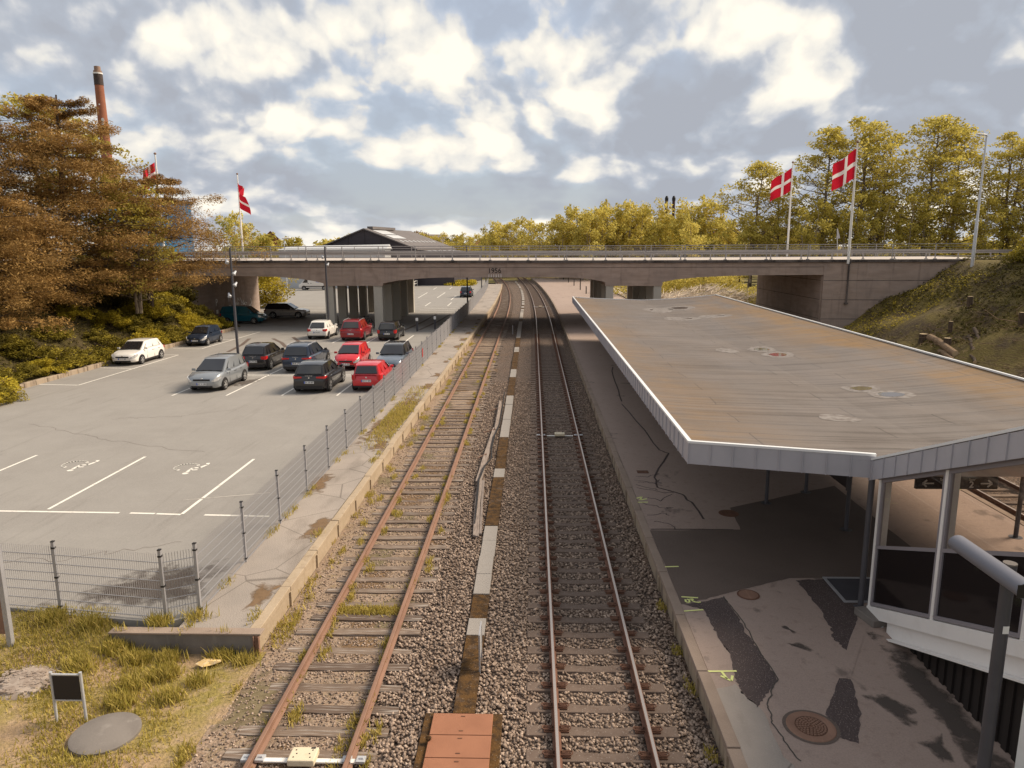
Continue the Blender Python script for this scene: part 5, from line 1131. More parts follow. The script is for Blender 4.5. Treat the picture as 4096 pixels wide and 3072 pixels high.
# ------------------------------------------------------------------ bicycle by the pier
def bicycle(loc, rz, label):
    t_ = empty('bicycle', loc, rz); tag(t_, label, 'bicycle')
    for x in (-.52, .52):
        b = MB(); rr = .34
        ring = [(x + rr * math.cos(a * .2618), 0, rr + .02 + rr * math.sin(a * .2618)) for a in range(25)]; b.tube(ring, .022, 6, cap=False); wh = b.obj('wheel', M['tyre'], t_)
        b = MB()
        for a in range(10): b.bar((x, 0, .36), (x + .33 * math.cos(a * .628), 0, .36 + .33 * math.sin(a * .628)), .006)
        b.obj('spokes', M['steel_light'], wh)
    b = MB(); B_, S_, H_, K_ = (-.05, 0, .30), (-.20, 0, .82), (.36, 0, .84), (-.52, 0, .36)
    for p, q in ((B_, S_), (B_, H_), (S_, H_), (K_, B_), (K_, S_), (H_, (.52, 0, .36)), (H_, (.33, 0, 1.0))): b.tube([p, q], .018, 6)
    b.obj('frame', M['black'], t_); b = MB(); b.tube([(.24, .28, 1.02), (.36, .1, 1.04), (.36, -.1, 1.04), (.24, -.28, 1.02)], .014, 6); b.obj('handlebar', M['steel'], t_)
    b = MB(); b.box(-.36, -.10, -.07, .07, .90, .96); b.tube([(-.2, 0, .8), (-.22, 0, .92)], .014, 6); b.obj('saddle', M['black'], t_, bevel=.02)
bicycle((-15.75, 67.3, .38), R(25), 'black bicycle leaning beside the bridge column behind the dark red car')
bicycle((-16.4, 70.2, .38), R(60), 'bicycle parked deeper in the shade between the bridge columns')
# ------------------------------------------------------------------ cars
def wheel_meshes(Rw, wd):
    b = MB(); b.lathe([(Rw * .62, -wd / 2), (Rw * .93, -wd / 2), (Rw, -wd * .32), (Rw, wd * .32), (Rw * .93, wd / 2), (Rw * .62, wd / 2)], 24, axis='y'); ty = b.mesh('tyre', M['tyre'], smooth=True)
    b = MB(); b.lathe([(0, -wd * .36), (Rw * .63, -wd * .36), (Rw * .66, -wd * .5), (Rw * .64, -wd * .5)], 24, 0, axis='y')
    b.v = [(x, y, z) for x, y, z in b.v]
    for k in range(5):
        a = 2 * math.pi * k / 5
        for da in (-.14, .14):
            b.obox((Rw * .34 * math.cos(a + da), -wd * .43, Rw * .34 * math.sin(a + da)), Vector((math.cos(a + da * .4), 0, math.sin(a + da * .4))) * Rw * .30, Vector((0, .012, 0)), Vector((-math.sin(a), 0, math.cos(a))) * Rw * .055, 1)
    b.lathe([(Rw * .58, -wd * .47), (Rw * .66, -wd * .51), (Rw * .66, -wd * .45)], 24, 1, axis='y'); b.lathe([(0, -wd * .47), (Rw * .14, -wd * .46), (Rw * .15, -wd * .36)], 12, 1, axis='y')
    return ty, b.mesh('rim', [M['trimblack'], M['rim']])
WH = {}
def bil(q, s, t):
    a, b_, c_, d = q
    return (a * (1 - s) + b_ * s) * (1 - t) + (d * (1 - s) + c_ * s) * t
def panel(q, s0, s1, t0, t1, off, mb, mi=0, thick=True, top=None):
    a, b_, c_, d = [Vector(v) for v in q]; n = (b_ - a).cross(d - a).normalized()
    P = [bil((a, b_, c_, d), s, t) + n * off for s, t in ((s0, t0), (s1, t0), (top[1] if top else s1, t1), (top[0] if top else s0, t1))]
    Q = [p - n * (off + .02) for p in P]
    mb.add(P + Q, [(0, 1, 2, 3), (0, 4, 5, 1), (1, 5, 6, 2), (2, 6, 7, 3), (3, 7, 4, 0)], mi)
def car(label, group, loc, head, L, W, H, wb, pm, style, plate=None, zb=.92, zh=.82, Rw=.32, cx=.22, rx=.03, qx=-.36, dx=-.46, fo=.85, cladding=False, rails=False, tail='side', badge=None, orange=False, roofm=None, nose=None):
    """x forward. cx/rx windscreen foot/top, dx/qx rear window foot/top as fractions of L from the middle"""
    t_ = empty('parked_car', loc, head); tag(t_, label, 'car', group); P_ = M[pm]; hw = W / 2; hl = L / 2
    xf = hl - fo; xr = xf - wb; X = lambda f: f * L
    zt = zb + .02
    St = [(-hl, .80, .42, zt - .30), (-hl + .05, .90, .30, zt - .14), (-hl + .22, .97, .22, zt - .01), (-hl + .6, 1.0, .20, zt), (xr, 1.0, .20, zt), (0, 1.0, .20, zb), (X(cx), .99, .20, zb - .02), (xf + .05, .99, .2, zh + .02), (hl - .45, .965, .2, zh - .05), (hl - .16, .89, .23, zh - .13), (hl - .03, .74, .30, zh - .24), (hl, .62, .36, zh - .34)]
    b = MB(); K = 9
    for (x, wf, z0, z1) in St:
        h = hw * wf; zm = z0 + (z1 - z0) * .55
        sec = [(h * .82, z0), (h * .96, z0 + .07), (h, zm), (h * .985, z1 - .10), (h * .90, z1 - .015), (h * .5, z1 + .018), (0, z1 + .028)]
        b.v += [(x, y, z) for y, z in sec] + [(x, -y, z) for y, z in sec[-2::-1]]
    K = 13
    for i in range(len(St) - 1):
        for j in range(K): b.f.append((i * K + j, i * K + (j + 1) % K, (i + 1) * K + (j + 1) % K, (i + 1) * K + j)); b.m.append(0)
    b.f += [tuple(range(K - 1, -1, -1)), tuple(range((len(St) - 1) * K, len(St) * K))]; b.m += [0, 0]
    body = b.obj('body', P_, t_, smooth=True)
    # cabin
    wbt, wr = hw * .93, hw * .74; zr = H - .015; xm = X((rx + qx) / 2)
    rows_ = [(X(cx) + .02, wbt * .93, zb - .06), (X(rx) + .10, wr * .93, zr - .07), (X(rx) - .12, wr, zr - .02), (xm, wr * 1.0, zr), (X(qx) + .15, wr * .98, zr - .035), (X(qx) - .02, wr * .93, zr - .085), (X(dx) - .02, wbt * .90, zb - .06)]
    b = MB()
    bot = [(X(cx) + .02, wbt * .93), (X(rx) + .10 + (X(cx) - X(rx)) * .25, wbt), (X(rx) - .2, wbt), (xm, wbt), (X(qx) + .2, wbt), (X(qx) + .0, wbt * .97), (X(dx) - .02, wbt * .90)]
    for (x, y, z), (bx, by) in zip(rows_, bot):
        b.v += [(bx, by, zb - .06), (x, y, z), (x, y * .5, z + .028), (x, -y * .5, z + .028), (x, -y, z), (bx, -by, zb - .06)]
    for i in range(6):
        for j in range(5): b.f.append((i * 6 + j, i * 6 + j + 1, (i + 1) * 6 + j + 1, (i + 1) * 6 + j)); b.m.append(0)
    cab = b.obj('roof', M[roofm] if roofm else P_, t_, smooth=True)
    # glass
    v = Vector; zg = zb + .015
    fq = (v((X(cx) + .03, -wbt * .9, zg)), v((X(cx) + .03, wbt * .9, zg)), v((X(rx) + .085, wr * .9, zr - .065)), v((X(rx) + .085, -wr * .9, zr - .065)))
    g = MB(); panel(fq, .03, .97, .02, .97, .035, g); g.obj('windscreen', M['car_glass'], t_, bevel=.01)
    g = MB(); a_ = X(cx) + .05; panel(fq, .25, .6, .01, .05, .045, g); g.obj('wiper', M['trimblack'], t_)
    rq = (v((X(dx) - .03, wbt * .86, zg)), v((X(dx) - .03, -wbt * .86, zg)), v((X(qx) - .03, -wr * .9, zr - .085)), v((X(qx) - .03, wr * .9, zr - .085)))
    g = MB(); panel(rq, .05, .95, .04, .93, .035, g); g.obj('rear_window', M['car_glass'], t_, bevel=.01)
    for s in (1, -1):
        q = [(X(cx) - .16, wbt, zg), (X(dx) + .14, wbt, zg), (X(qx) + .04, wr * .97, zr - .10), (X(rx) - .02, wr * .97, zr - .08)]
        q = [v((x, y * s, z)) for x, y, z in q]
        if s > 0: q = [q[1], q[0], q[3], q[2]]; fl = lambda a: 1 - a
        else: fl = lambda a: a
        cuts = {'hatch': [(.05, .47), (.50, .86)], 'three': [(.06, .56), (.60, .90)], 'wagon': [(.04, .38), (.41, .70), (.73, .95)], 'mpv': [(.05, .36), (.39, .68), (.71, .94)], 'suv': [(.05, .42), (.45, .76), (.79, .95)], 'van': [(.04, .42), (.46, .9)]}[style]
        for (a, c_) in cuts:
            g = MB(); sA, sB = sorted((fl(a), fl(c_))); panel(q, sA, sB, .08, .95, .03, g); g.obj('side_window', M['car_glass'], t_, bevel=.008)
        b = MB(); b.obox((X(cx) - .30, s * (hw + .07), zb + .05), Vector((.05, 0, .01)), Vector((0, .09, 0)), Vector((0, 0, .065))); b.bar((X(cx) - .28, s * (hw - .08), zb), (X(cx) - .30, s * (hw + .05), zb + .03), .04)
        b.obj('mirror', P_ if not cladding else M['trimblack'], t_, bevel=.03)
        b = MB()
        for xx in (X(cx) - .30 - .95, X(cx) - .30 - 1.75): b.box(xx - .08, xx + .08, s * (hw - .01) - .012, s * (hw - .01) + .02, zb - .16, zb - .135)
        b.box(X(cx) - .52, X(cx) - .51, s * hw * .985 - .006, s * hw * .985 + .008, .32, zb - .1); b.box(X(cx) - 1.45, X(cx) - 1.44, s * hw * .985 - .006, s * hw * .985 + .008, .32, zb - .1); b.obj('door_handle', M['trimblack'] if pm != 'p_black' else M['chrome'], t_)
        b = MB(); b.box(xr + Rw + .06, xf - Rw - .06, s * hw * .95 - .05, s * hw * .95 + .04, .19, .30 if not cladding else .36); b.obj('sill', M['trimblack'], t_, bevel=.01)
        for xa in (xf, xr):
            b = MB(); n = 22; ra = Rw + (.075 if cladding else .045); yy0, yy1 = s * hw * .78, s * (hw + .006)
            pts = [(xa + ra * math.cos(math.pi * k / n), Rw + ra * math.sin(math.pi * k / n)) for k in range(n + 1)]; pts = [(xa + ra, .22)] + pts + [(xa - ra, .22)]
            b.v = [(x, yy0, z) for x, z in pts] + [(x, yy1, z) for x, z in pts]; m_ = len(pts)
            b.f = [tuple(range(m_)), tuple(range(2 * m_ - 1, m_ - 1, -1))] + [(i, i + 1, m_ + i + 1, m_ + i) for i in range(m_ - 1)]; b.m = [0] * len(b.f); b.obj('wheel_arch', M['trimblack'], t_)
            if Rw not in WH: WH[Rw] = wheel_meshes(Rw, .21)
            wt_ = link('wheel', WH[Rw][0], t_, (xa, s * (hw - .085), Rw), (0, rnd.uniform(0, 1.2), 0 if s < 0 else math.pi)); link('rim', WH[Rw][1], wt_)
        # lamps
        def lampstrip(pts, m, nm):
            # pts: x, y as a share of the half width, bottom, top; hugs the rounded corner
            b = MB(); n = len(pts)
            for k, (x, yf, z0, z1) in enumerate(pts):
                a, c_ = pts[max(0, k - 1)], pts[min(n - 1, k + 1)]; d = Vector((c_[0] - a[0], (c_[1] - a[1]) * hw)).normalized(); nx, ny = (d.y, -d.x)
                if ny < 0: nx, ny = -nx, -ny
                for o in (.012, -.03): b.v += [(x + nx * o, s * (yf * hw + ny * o), z0), (x + nx * o, s * (yf * hw + ny * o), z1)]
            for k in range(n - 1):
                p, q = 4 * k, 4 * k + 4; b.f += [(p, q, q + 1, p + 1), (p + 2, p + 3, q + 3, q + 2), (p, p + 2, q + 2, q), (p + 1, q + 1, q + 3, p + 3)]; b.m += [0] * 4
            e = 4 * n - 4; b.f += [(0, 1, 3, 2), (e, e + 2, e + 3, e + 1)]; b.m += [0, 0]; return b.obj(nm, m, t_)
        lampstrip([(hl - .012, .58, zh - .40, zh - .33), (hl - .03, .73, zh - .40, zh - .27), (hl - .16, .885, zh - .36, zh - .17), (hl - .42, .965, zh - .26, zh - .12)], M['lamp_clear'], 'headlight')
        zl0, zl1, yi = {'tall': (zb - .30, zb - .02, .70), 'wide': (zb - .20, zb - .08, .42), 'side': (zb - .26, zb - .05, .58)}[tail]
        lampstrip([(-hl - .004, yi, zl0 + .03, zl1 - .02), (-hl + .0, .80, zl0, zl1 - .01), (-hl + .05, .905, zl0, zl1), (-hl + (.16 if tail == 'tall' else .24), .968, zl0 + .06, zl1 + .01)], M['lamp_red'], 'tail_light')
        if rails:
            b = MB(); b.tube([(X(rx) - .1, s * wr * .93, zr), (X(rx) - .2, s * wr * .93, zr + .05), (X(qx) + .2, s * wr * .93, zr + .03), (X(qx) + .1, s * wr * .93, zr - .02)], .018, 6); b.obj('roof_rail', M['steel'] if pm != 'p_black' else M['black'], t_)
    b = MB(); b.box(hl - .10, hl + .012, -hw * .5, hw * .5, zh - .36, zh - .26); b.box(hl - .14, hl + .015, -hw * .62, hw * .62, .26, .36); b.obj('grille', M['trimblack'], t_, bevel=.02)
    b = MB(); b.box(-hl - .012, -hl + .12, -hw * .78, hw * .78, .24, .42 if cladding else .33); b.obj('bumper', M['trimblack'], t_, bevel=.02)
    b = MB(); b.lathe([(0, 0), (.045, .0), (.04, .012), (0, .014)], 12, axis='x', c=(hl - .03, 0, zh - .24)); b.lathe([(0, 0), (.045, .0), (.04, -.012), (0, -.014)], 12, axis='x', c=(-hl + .015, 0, zb - .16)); b.obj('badge', M['chrome'], t_)
    if not cladding and style in ('hatch', 'three', 'mpv'):
        b = MB(); b.tube([(X(rx) - .2, 0, zr + .02), (X(rx) - .45, 0, zr + .25)], .006, 5); b.obj('aerial', M['black'], t_)
    if plate:
        for sg in (1, -1):
            zp = .46 if sg > 0 else (.60 if tail != 'low' else .5)
            if nose is not None and sg > 0: zp = nose
            p_ = MB(); p_.box(-.008, .008, -.26, .26, -.058, .058); pl = p_.obj('number_plate', M['plate'], t_, (sg * (hl + .012) if sg > 0 else -hl + .004 - .015, 0, zp))
            q_ = MB(); q_.box(-.0095, .0095, -.262 * 1, -.215, -.058, .058) if sg < 0 else q_.box(-.0095, .0095, .215, .262, -.058, .058)
            q_.v = [(x, -y, z) if sg < 0 else (x, -y, z) for x, y, z in q_.v]; q_.obj('plate_band', M['plate_blue'], pl)
            text_obj(plate, .105, M['digits'], pl, (sg * .0095, 0 - sg * -.02, 0), (R(90), 0, R(90) if sg > 0 else R(-90)), 'registration', .001, .002)
    if badge: text_obj(badge, .085, M['chrome'], t_, (-hl + .02 - .028, 0, zb - .055 if tail != 'tall2' else zb - .1), (R(90), 0, R(-90)), 'lettering', .004, .001).data
    return t_
UP, DN, RT = R(90), R(-90), 0.0
def at(cx, rear_axle=None, front_axle=None, L=4, wb=2.5, fo=.85, up=True):
    # middle of the car from an axle position along the bay
    if up: yc = rear_axle + (wb + fo - L / 2) if rear_axle is not None else front_axle - (L / 2 - fo)
    else: yc = front_axle + (L / 2 - fo) if front_axle is not None else rear_axle - (wb + fo - L / 2)
    return (cx, yc, .38)
G = 'cars parked beside the fence'
car('silver blue people carrier facing the camera, alone at the left end of the front row', G, at(-17.5, front_axle=37.75, L=4.33, wb=2.64, up=False), DN, 4.33, 1.82, 1.60, 2.64, 'p_silver', 'mpv', 'XZ 91 383', zb=.98, zh=.98, cx=.27, rx=.04, qx=-.40, dx=-.465, tail='tall')
car('glossy black electric crossover with dark wheels seen from behind in the front row', G, at(-11.68, rear_axle=37.35, L=4.23, wb=2.65), UP, 4.23, 1.84, 1.55, 2.65, 'p_black', 'suv', 'EA 58 009', zb=1.0, zh=.95, Rw=.36, cx=.22, rx=.0, qx=-.40, dx=-.475, cladding=True, tail='wide', badge='V O L V O')
car('small bright red city car seen from behind, front row next to the fence', G, at(-8.78, rear_axle=37.65, L=3.6, wb=2.42, fo=.60), UP, 3.60, 1.65, 1.48, 2.42, 'p_red', 'hatch', 'AZ 41 059', zb=.94, zh=.88, Rw=.29, cx=.27, rx=.04, qx=-.42, dx=-.48, fo=.60, tail='tall')
car('black crossover with a red tail lamp, left of the blue one in the second row', G, at(-17.35, rear_axle=44.3, L=4.12, wb=2.61), UP, 4.12, 1.78, 1.57, 2.61, 'p_black', 'suv', 'DZ 93 580', zb=.98, zh=.92, Rw=.34, cx=.23, rx=.02, qx=-.38, dx=-.465, cladding=True, badge='C A P T U R')
car('dark blue sport utility car with roof rails seen from behind in the second row', G, at(-14.42, rear_axle=43.9, L=4.61, wb=2.71), UP, 4.61, 1.88, 1.67, 2.71, 'p_navy', 'suv', 'EM 87 379', zb=1.04, zh=.98, Rw=.35, cx=.22, rx=.02, qx=-.40, dx=-.47, cladding=True, rails=True, tail='wide', badge='K U G A')
car('small bright red city car facing the camera in the second row', G, at(-11.6, front_axle=44.35, L=3.6, wb=2.42, fo=.60, up=False), DN, 3.60, 1.65, 1.48, 2.42, 'p_red', 'hatch', 'BH 71 204', zb=.94, zh=.88, Rw=.29, cx=.27, rx=.04, qx=-.42, dx=-.48, fo=.60, tail='tall', nose=.40)
car('grey blue estate car with black roof rails facing the camera by the fence', G, at(-8.85, front_axle=43.9, L=4.6, wb=2.7, up=False), DN, 4.60, 1.78, 1.47, 2.70, 'p_greyblue', 'wagon', 'CD 55 817', zb=.90, zh=.80, cx=.19, rx=.02, qx=-.42, dx=-.48, rails=True, tail='tall', roofm='p_black')
car('white hatchback seen from behind, left end of the row against the bridge', G, at(-17.98, rear_axle=59.8, L=3.97, wb=2.49), UP, 3.97, 1.72, 1.49, 2.49, 'p_white', 'three', 'CC 40 323', zb=.94, zh=.86, Rw=.31, cx=.24, rx=.03, qx=-.34, dx=-.455)
car('dark red sport utility car with twin exhausts, middle of the row against the bridge', G, at(-14.85, rear_axle=59.0, L=4.61, wb=2.71), UP, 4.61, 1.88, 1.67, 2.71, 'p_dkred', 'suv', 'KC 30 669', zb=1.04, zh=.98, Rw=.35, cx=.22, rx=.02, qx=-.40, dx=-.47, rails=True, tail='wide', badge='K U G A')
car('black estate car with red tail lamps, right end of the row against the bridge', G, at(-11.9, rear_axle=59.0, L=4.24, wb=2.45), UP, 4.24, 1.64, 1.50, 2.45, 'p_black', 'wagon', 'BF 37 193', zb=.93, zh=.86, Rw=.30, cx=.24, rx=.04, qx=-.43, dx=-.475, tail='tall')
car('white hatchback facing the camera beside the leafy bank', G, at(-26.75, front_axle=46.5, L=4.04, wb=2.49, up=False), DN, 4.04, 1.74, 1.48, 2.49, 'p_white', 'hatch', 'CN 33 208', zb=.94, zh=.88, Rw=.31, cx=.24, rx=.03, qx=-.37, dx=-.46)
car('small dark navy hatchback facing the camera beside the leafy bank', G, at(-26.35, front_axle=55.6, L=3.46, wb=2.34, fo=.58, up=False), DN, 3.46, 1.62, 1.46, 2.34, 'p_navy', 'hatch', 'AY 51 830', zb=.92, zh=.86, Rw=.29, cx=.26, rx=.05, qx=-.40, dx=-.47, fo=.58)
car('teal family van with a black bonnet parked crosswise in the bridge shade', G, (-29.5, 72.8, .38), RT, 4.38, 1.81, 1.80, 2.73, 'p_teal', 'van', 'BK 62 417', zb=1.08, zh=1.0, cx=.30, rx=.10, qx=-.44, dx=-.49, fo=.85, tail='tall')
car('silver sport utility car seen side on in the shade behind the teal van', G, (-27.0, 78.6, .38), RT, 4.70, 1.86, 1.66, 2.79, 'p_sand', 'suv', 'DL 20 556', zb=1.0, zh=.96, Rw=.36, cx=.22, rx=.02, qx=-.40, dx=-.47, tail='wide', roofm='p_black')
car('navy estate car parked alone beyond the bridge by the fence', G, at(-10.2, rear_axle=110.2, L=4.45, wb=2.9), UP, 4.45, 1.74, 1.64, 2.90, 'p_navy', 'wagon', 'ZT 48 116', zb=.98, zh=.90, cx=.24, rx=.04, qx=-.43, dx=-.48, rails=True, tail='tall')
# white panel van beyond the bridge, side on
t_ = empty('panel_van', (-39.6, 131.6, .38), math.pi); tag(t_, 'white panel van with dark lettering seen side on under the left span', 'van')
b = MB(); sec = [(2.9, .45), (2.9, .95), (2.55, 1.18), (1.75, 1.95), (1.45, 2.45), (1.2, 2.52), (-2.9, 2.52), (-2.95, 2.3), (-2.95, .4)]; n = len(sec)
for y in (-1.0, 1.0): b.v += [(x, y, z) for x, z in sec]
b.f = [tuple(range(n)), tuple(range(2 * n - 1, n - 1, -1))] + [(i, (i + 1) % n, n + (i + 1) % n, n + i) for i in range(n)]; b.m = [0] * len(b.f); b.obj('body', M['p_white'], t_, bevel=.08, smooth=True)
b = MB(); b.add([(1.2, 1.012, 1.35), (2.2, 1.012, 1.35), (1.62, 1.012, 2.0), (1.2, 1.012, 2.05)], [(0, 1, 2, 3)]); b.obj('side_window', M['car_glass'], t_)
b = MB(); b.box(-2.0, 2.0, .99, 1.02, .62, .76); b.obj('side_moulding', M['trimblack'], t_)
b = MB(); b.box(1.05, 1.17, .99, 1.03, 1.18, 1.32); b.box(.55, .67, .99, 1.03, 1.18, 1.32); b.obj('door_handle', M['trimblack'], t_)
text_obj('LUND', .48, M['plate_blue'], t_, (-1.6, 1.012, 2.0), (R(90), 0, math.pi), 'lettering', .002, .01, shear=.2); text_obj('AUTOOPRET', .48, M['plate_blue'], t_, (-1.7, 1.012, 1.55), (R(90), 0, math.pi), 'lettering', .002, .01, shear=.2)
for x in (1.95, -1.75):
    for s in (-1, 1):
        if .36 not in WH: WH[.36] = wheel_meshes(.36, .21)
        wt_ = link('wheel', WH[.36][0], t_, (x, s * .92, .36), (0, 0, 0 if s < 0 else math.pi)); link('rim', WH[.36][1], wt_)
        b = MB(); b.lathe([(0, -.03), (.42, -.03), (.42, .03), (0, .03)], 20, axis='y', c=(x, s * .985, .42)); b.obj('wheel_arch', M['trimblack'], t_)
# ------------------------------------------------------------------ terrain
def gridmesh(name, x0, x1, nx, y0, y1, ny, zf, m):
    xs, yv = np.linspace(x0, x1, nx), np.linspace(y0, y1, ny); gx, gy = np.meshgrid(xs, yv); V = np.stack([gx, gy, zf(gx, gy)], -1).reshape(-1, 3)
    idx = np.arange(len(V)).reshape(gx.shape); F_ = np.stack([idx[:-1, :-1], idx[:-1, 1:], idx[1:, 1:], idx[1:, :-1]], -1).reshape(-1, 4)
    return structure(link(name, npmesh(name, V, F_, m, smooth=True)))
def ss(t): t = np.clip(t, 0, 1); return t * t * (3 - 2 * t)
def edgeL(y): return -28.2 + .7 * np.sin(y * .35) * 0 - 2.6 * ss((36.5 - y) / 3) + .9 * ss((y - 60) / 8) * 0
def zL(x, y):
    d = edgeL(y) - x; front = ss((y - 32.6) / 5.0); n_ = .22 * np.sin(x * .9 + y * .5) + .18 * np.sin(y * 1.3 - x * .4)
    return .2 + front * (np.clip(d, -1, 0) * .4 + 6.45 * ss(d / 12.5) * .55 + 6.45 * np.clip(d / 11.5, 0, 1) * .45) + n_ * np.clip(d, 0, 1) * .6
gridmesh('embankment', -75, -26.5, 80, 31, 68.4 + 1.2, 60, lambda x, y: zL(x, y), M['bank'])
gridmesh('embankment_rear', -110, -36.0, 40, 69.5, 88.5, 12, lambda x, y: 6.5 + 0 * x - .0 * y, M['bank'])
def zR(x, y):
    n_ = .16 * np.sin(x * 1.1 + y * .6) + .13 * np.sin(y * 1.5 - x * .8); d = x - 25.6 + .05 * (62 - y) * 0
    return np.where(d > 0, np.minimum(.25 + .6 * d, 6.35 + .02 * d), .25 - .05 * np.clip(-d, 0, 8)) + n_ * np.clip(d, 0, 1) * np.clip((10.8 - d) / 3, .15, 1)
gridmesh('embankment', 17.5, 70, 90, 12, 62.9, 80, zR, M['bank_r'])
gridmesh('embankment_rear', 28.2, 110, 30, 60.2, 82, 14, lambda x, y: 6.45 + 0 * x, M['bank_r']) if False else None
b = MB(); b.quad((28.1, BF(28) + .5, 6.42), (120, BF(120) + 5, 6.42), (120, 76, 6.42), (28.1, BF(28) + BW - .4, 6.42)); structure(b.obj('road', M['road']))
b = MB(); b.quad((-120, BF(-120) - 9, 6.56), (-36.1, BF(-36) + .4, 6.56), (-36.1, BF(-36) + BW - .4, 6.56), (-120, BF(-120) + BW, 6.56)); structure(b.obj('road', M['road']))
gridmesh('hillside', 18, 120, 50, 82.5, 140, 30, lambda x, y: -.25 + 6.0 * ss((x - 30) / 14) * ss((112 - y) / 22) + .2 * np.sin(x) * np.sin(y * .7), M['bank_r'])
b = MB(); b.quad((-60, 165, -.1), (60, 165, -.1), (120, 420, 1), (-160, 420, 1)); structure(b.obj('field', M['field']))
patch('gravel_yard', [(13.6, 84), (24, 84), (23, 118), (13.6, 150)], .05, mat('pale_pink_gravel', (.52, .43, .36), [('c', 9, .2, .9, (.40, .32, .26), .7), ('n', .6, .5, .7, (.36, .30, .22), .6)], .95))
patch('grass_patch', wob([(13.7, 86), (18.5, 86), (16.5, 100), (13.7, 104)], .4, 4, 5), .06, M['grass_soil'])
# low timber edging at the foot of the left bank
t_ = empty('bank_edging', (-28.0, 37, .38)); tag(t_, 'low stone edging along the foot of the leafy bank', 'edging')
b = MB(); y = 37.2
while y < 66:
    x = float(edgeL(np.array(y))) + .12 - (.0); b.box(x - .12 + 28, x + .12 + 28, y - 37, y + .92 - 37, -.1, .26 + rnd.uniform(-.02, .03)); y += .95
b.obj('stones', M['kerb_wall'], t_, bevel=.03)

# ------------------------------------------------------------------ foliage
def leafcloud(name, cl, per, size, m, seed, flat=1.0, spread=1.0, up=.35, asp=.55, tj=.25):
    """cl: (k,5) x,y,z,rx,rz clumps; rhombic leaves scattered through each clump, one tone per clump"""
    r = np.random.default_rng(seed); cl = np.asarray(cl, float); k = len(cl); n = k * per
    ci = np.repeat(np.arange(k), per); g = r.normal(0, 1, (n, 3)); g /= np.linalg.norm(g, axis=1, keepdims=True) + 1e-6
    g *= (r.random((n, 1)) ** .45) * spread; P_ = cl[ci, :3] + g * np.stack([cl[ci, 3], cl[ci, 3], cl[ci, 4]], 1)
    nr = r.normal(0, 1, (n, 3)); nr[:, 2] = np.abs(nr[:, 2]) * (1 + up) + up; nr /= np.linalg.norm(nr, axis=1, keepdims=True)
    t_ = r.normal(0, 1, (n, 3)); u = np.cross(nr, t_); u /= np.linalg.norm(u, axis=1, keepdims=True) + 1e-9; v = np.cross(nr, u)
    s = size * r.uniform(.6, 1.35, (n, 1)); V = np.stack([P_ - u * s, P_ + v * s * asp, P_ + u * s, P_ - v * s * asp], 1)
    F_ = np.arange(4 * n).reshape(n, 4); ct = r.beta(1.6, 1.8, k); tint = np.clip(ct[ci] * .7 + r.random(n) * .3 + r.normal(0, tj * .3, n), 0, 1)
    return npmesh(name, V.reshape(-1, 3), F_, M[m], tint)
def limb_tree(name, H, env, nl, seed, tr, bark, ntr=1, lean=(0, 0), twigs=2, start=.3):
    """trunk(s) with limbs; returns the trunk mesh and the branch tips. env(t) -> crown radius at height fraction t"""
    r = random.Random(seed); b = MB(); tips = []
    for q in range(ntr):
        a0 = r.uniform(0, 6.28); off = (0 if ntr == 1 else .35); bx, by = off * math.cos(a0 + q * 2.4), off * math.sin(a0 + q * 2.4)
        pts = []; hh = H * (1 if q == 0 else r.uniform(.75, .95))
        for i in range(8):
            t = i / 7; pts.append((bx + lean[0] * t * t + bx * t * 3 * (ntr > 1) + r.uniform(-.12, .12) * t * H * .08, by + lean[1] * t * t + by * t * 3 * (ntr > 1) + r.uniform(-.12, .12) * t * H * .08, hh * .96 * t))
        b.tube(pts, [tr * (1 - .9 * i / 7) * (1 if q == 0 else .75) + .012 for i in range(8)], 7)
        for k in range(max(3, nl // ntr)):
            t = start + (1 - start) * ((k + r.random()) / max(3, nl // ntr)); i = min(6, int(t * 7)); f = t * 7 - i
            p = Vector(pts[i]) * (1 - f) + Vector(pts[i + 1]) * f; a = r.uniform(0, 6.28); rad = env(t) * r.uniform(.55, 1.08)
            e = p + Vector((math.cos(a) * rad, math.sin(a) * rad, rad * r.uniform(.15, .75))); m_ = p * .5 + e * .5 + Vector((0, 0, -.04 * rad))
            r0 = tr * (1 - .85 * t) * .42 + .012; b.tube([p, m_, e], [r0, r0 * .6, .010], 5); tips.append(tuple(e)); tips.append(tuple(m_ * .35 + e * .65 + Vector((r.uniform(-.3, .3), r.uniform(-.3, .3), r.uniform(-.1, .4))) * rad * .5))
            for s in range(twigs):
                g = e * .45 + p * .55 + Vector((r.uniform(-.5, .5), r.uniform(-.5, .5), r.uniform(.1, .6))) * rad; b.tube([m_, g], [r0 * .4, .008], 4); tips.append(tuple(g))
    return b.mesh(name + '_trunk', M[bark]), tips
def plant(name, label, cat, group, loc, tm, cm, s=1.0, rz=None, sz=None):
    t_ = empty(name, loc, rnd.uniform(0, 6.28) if rz is None else rz); tag(t_, label, cat, group)
    t_.scale = (s, s, sz or s)
    if tm: link('trunk', tm, t_)
    link('crown', cm, t_); return t_

M['bark_grey'] = mat('grey_brown_bark', (.21, .165, .12), [('n', (3, 3, 1.2), .4, .65, (.10, .075, .052), .8)], .95, coord='obj')
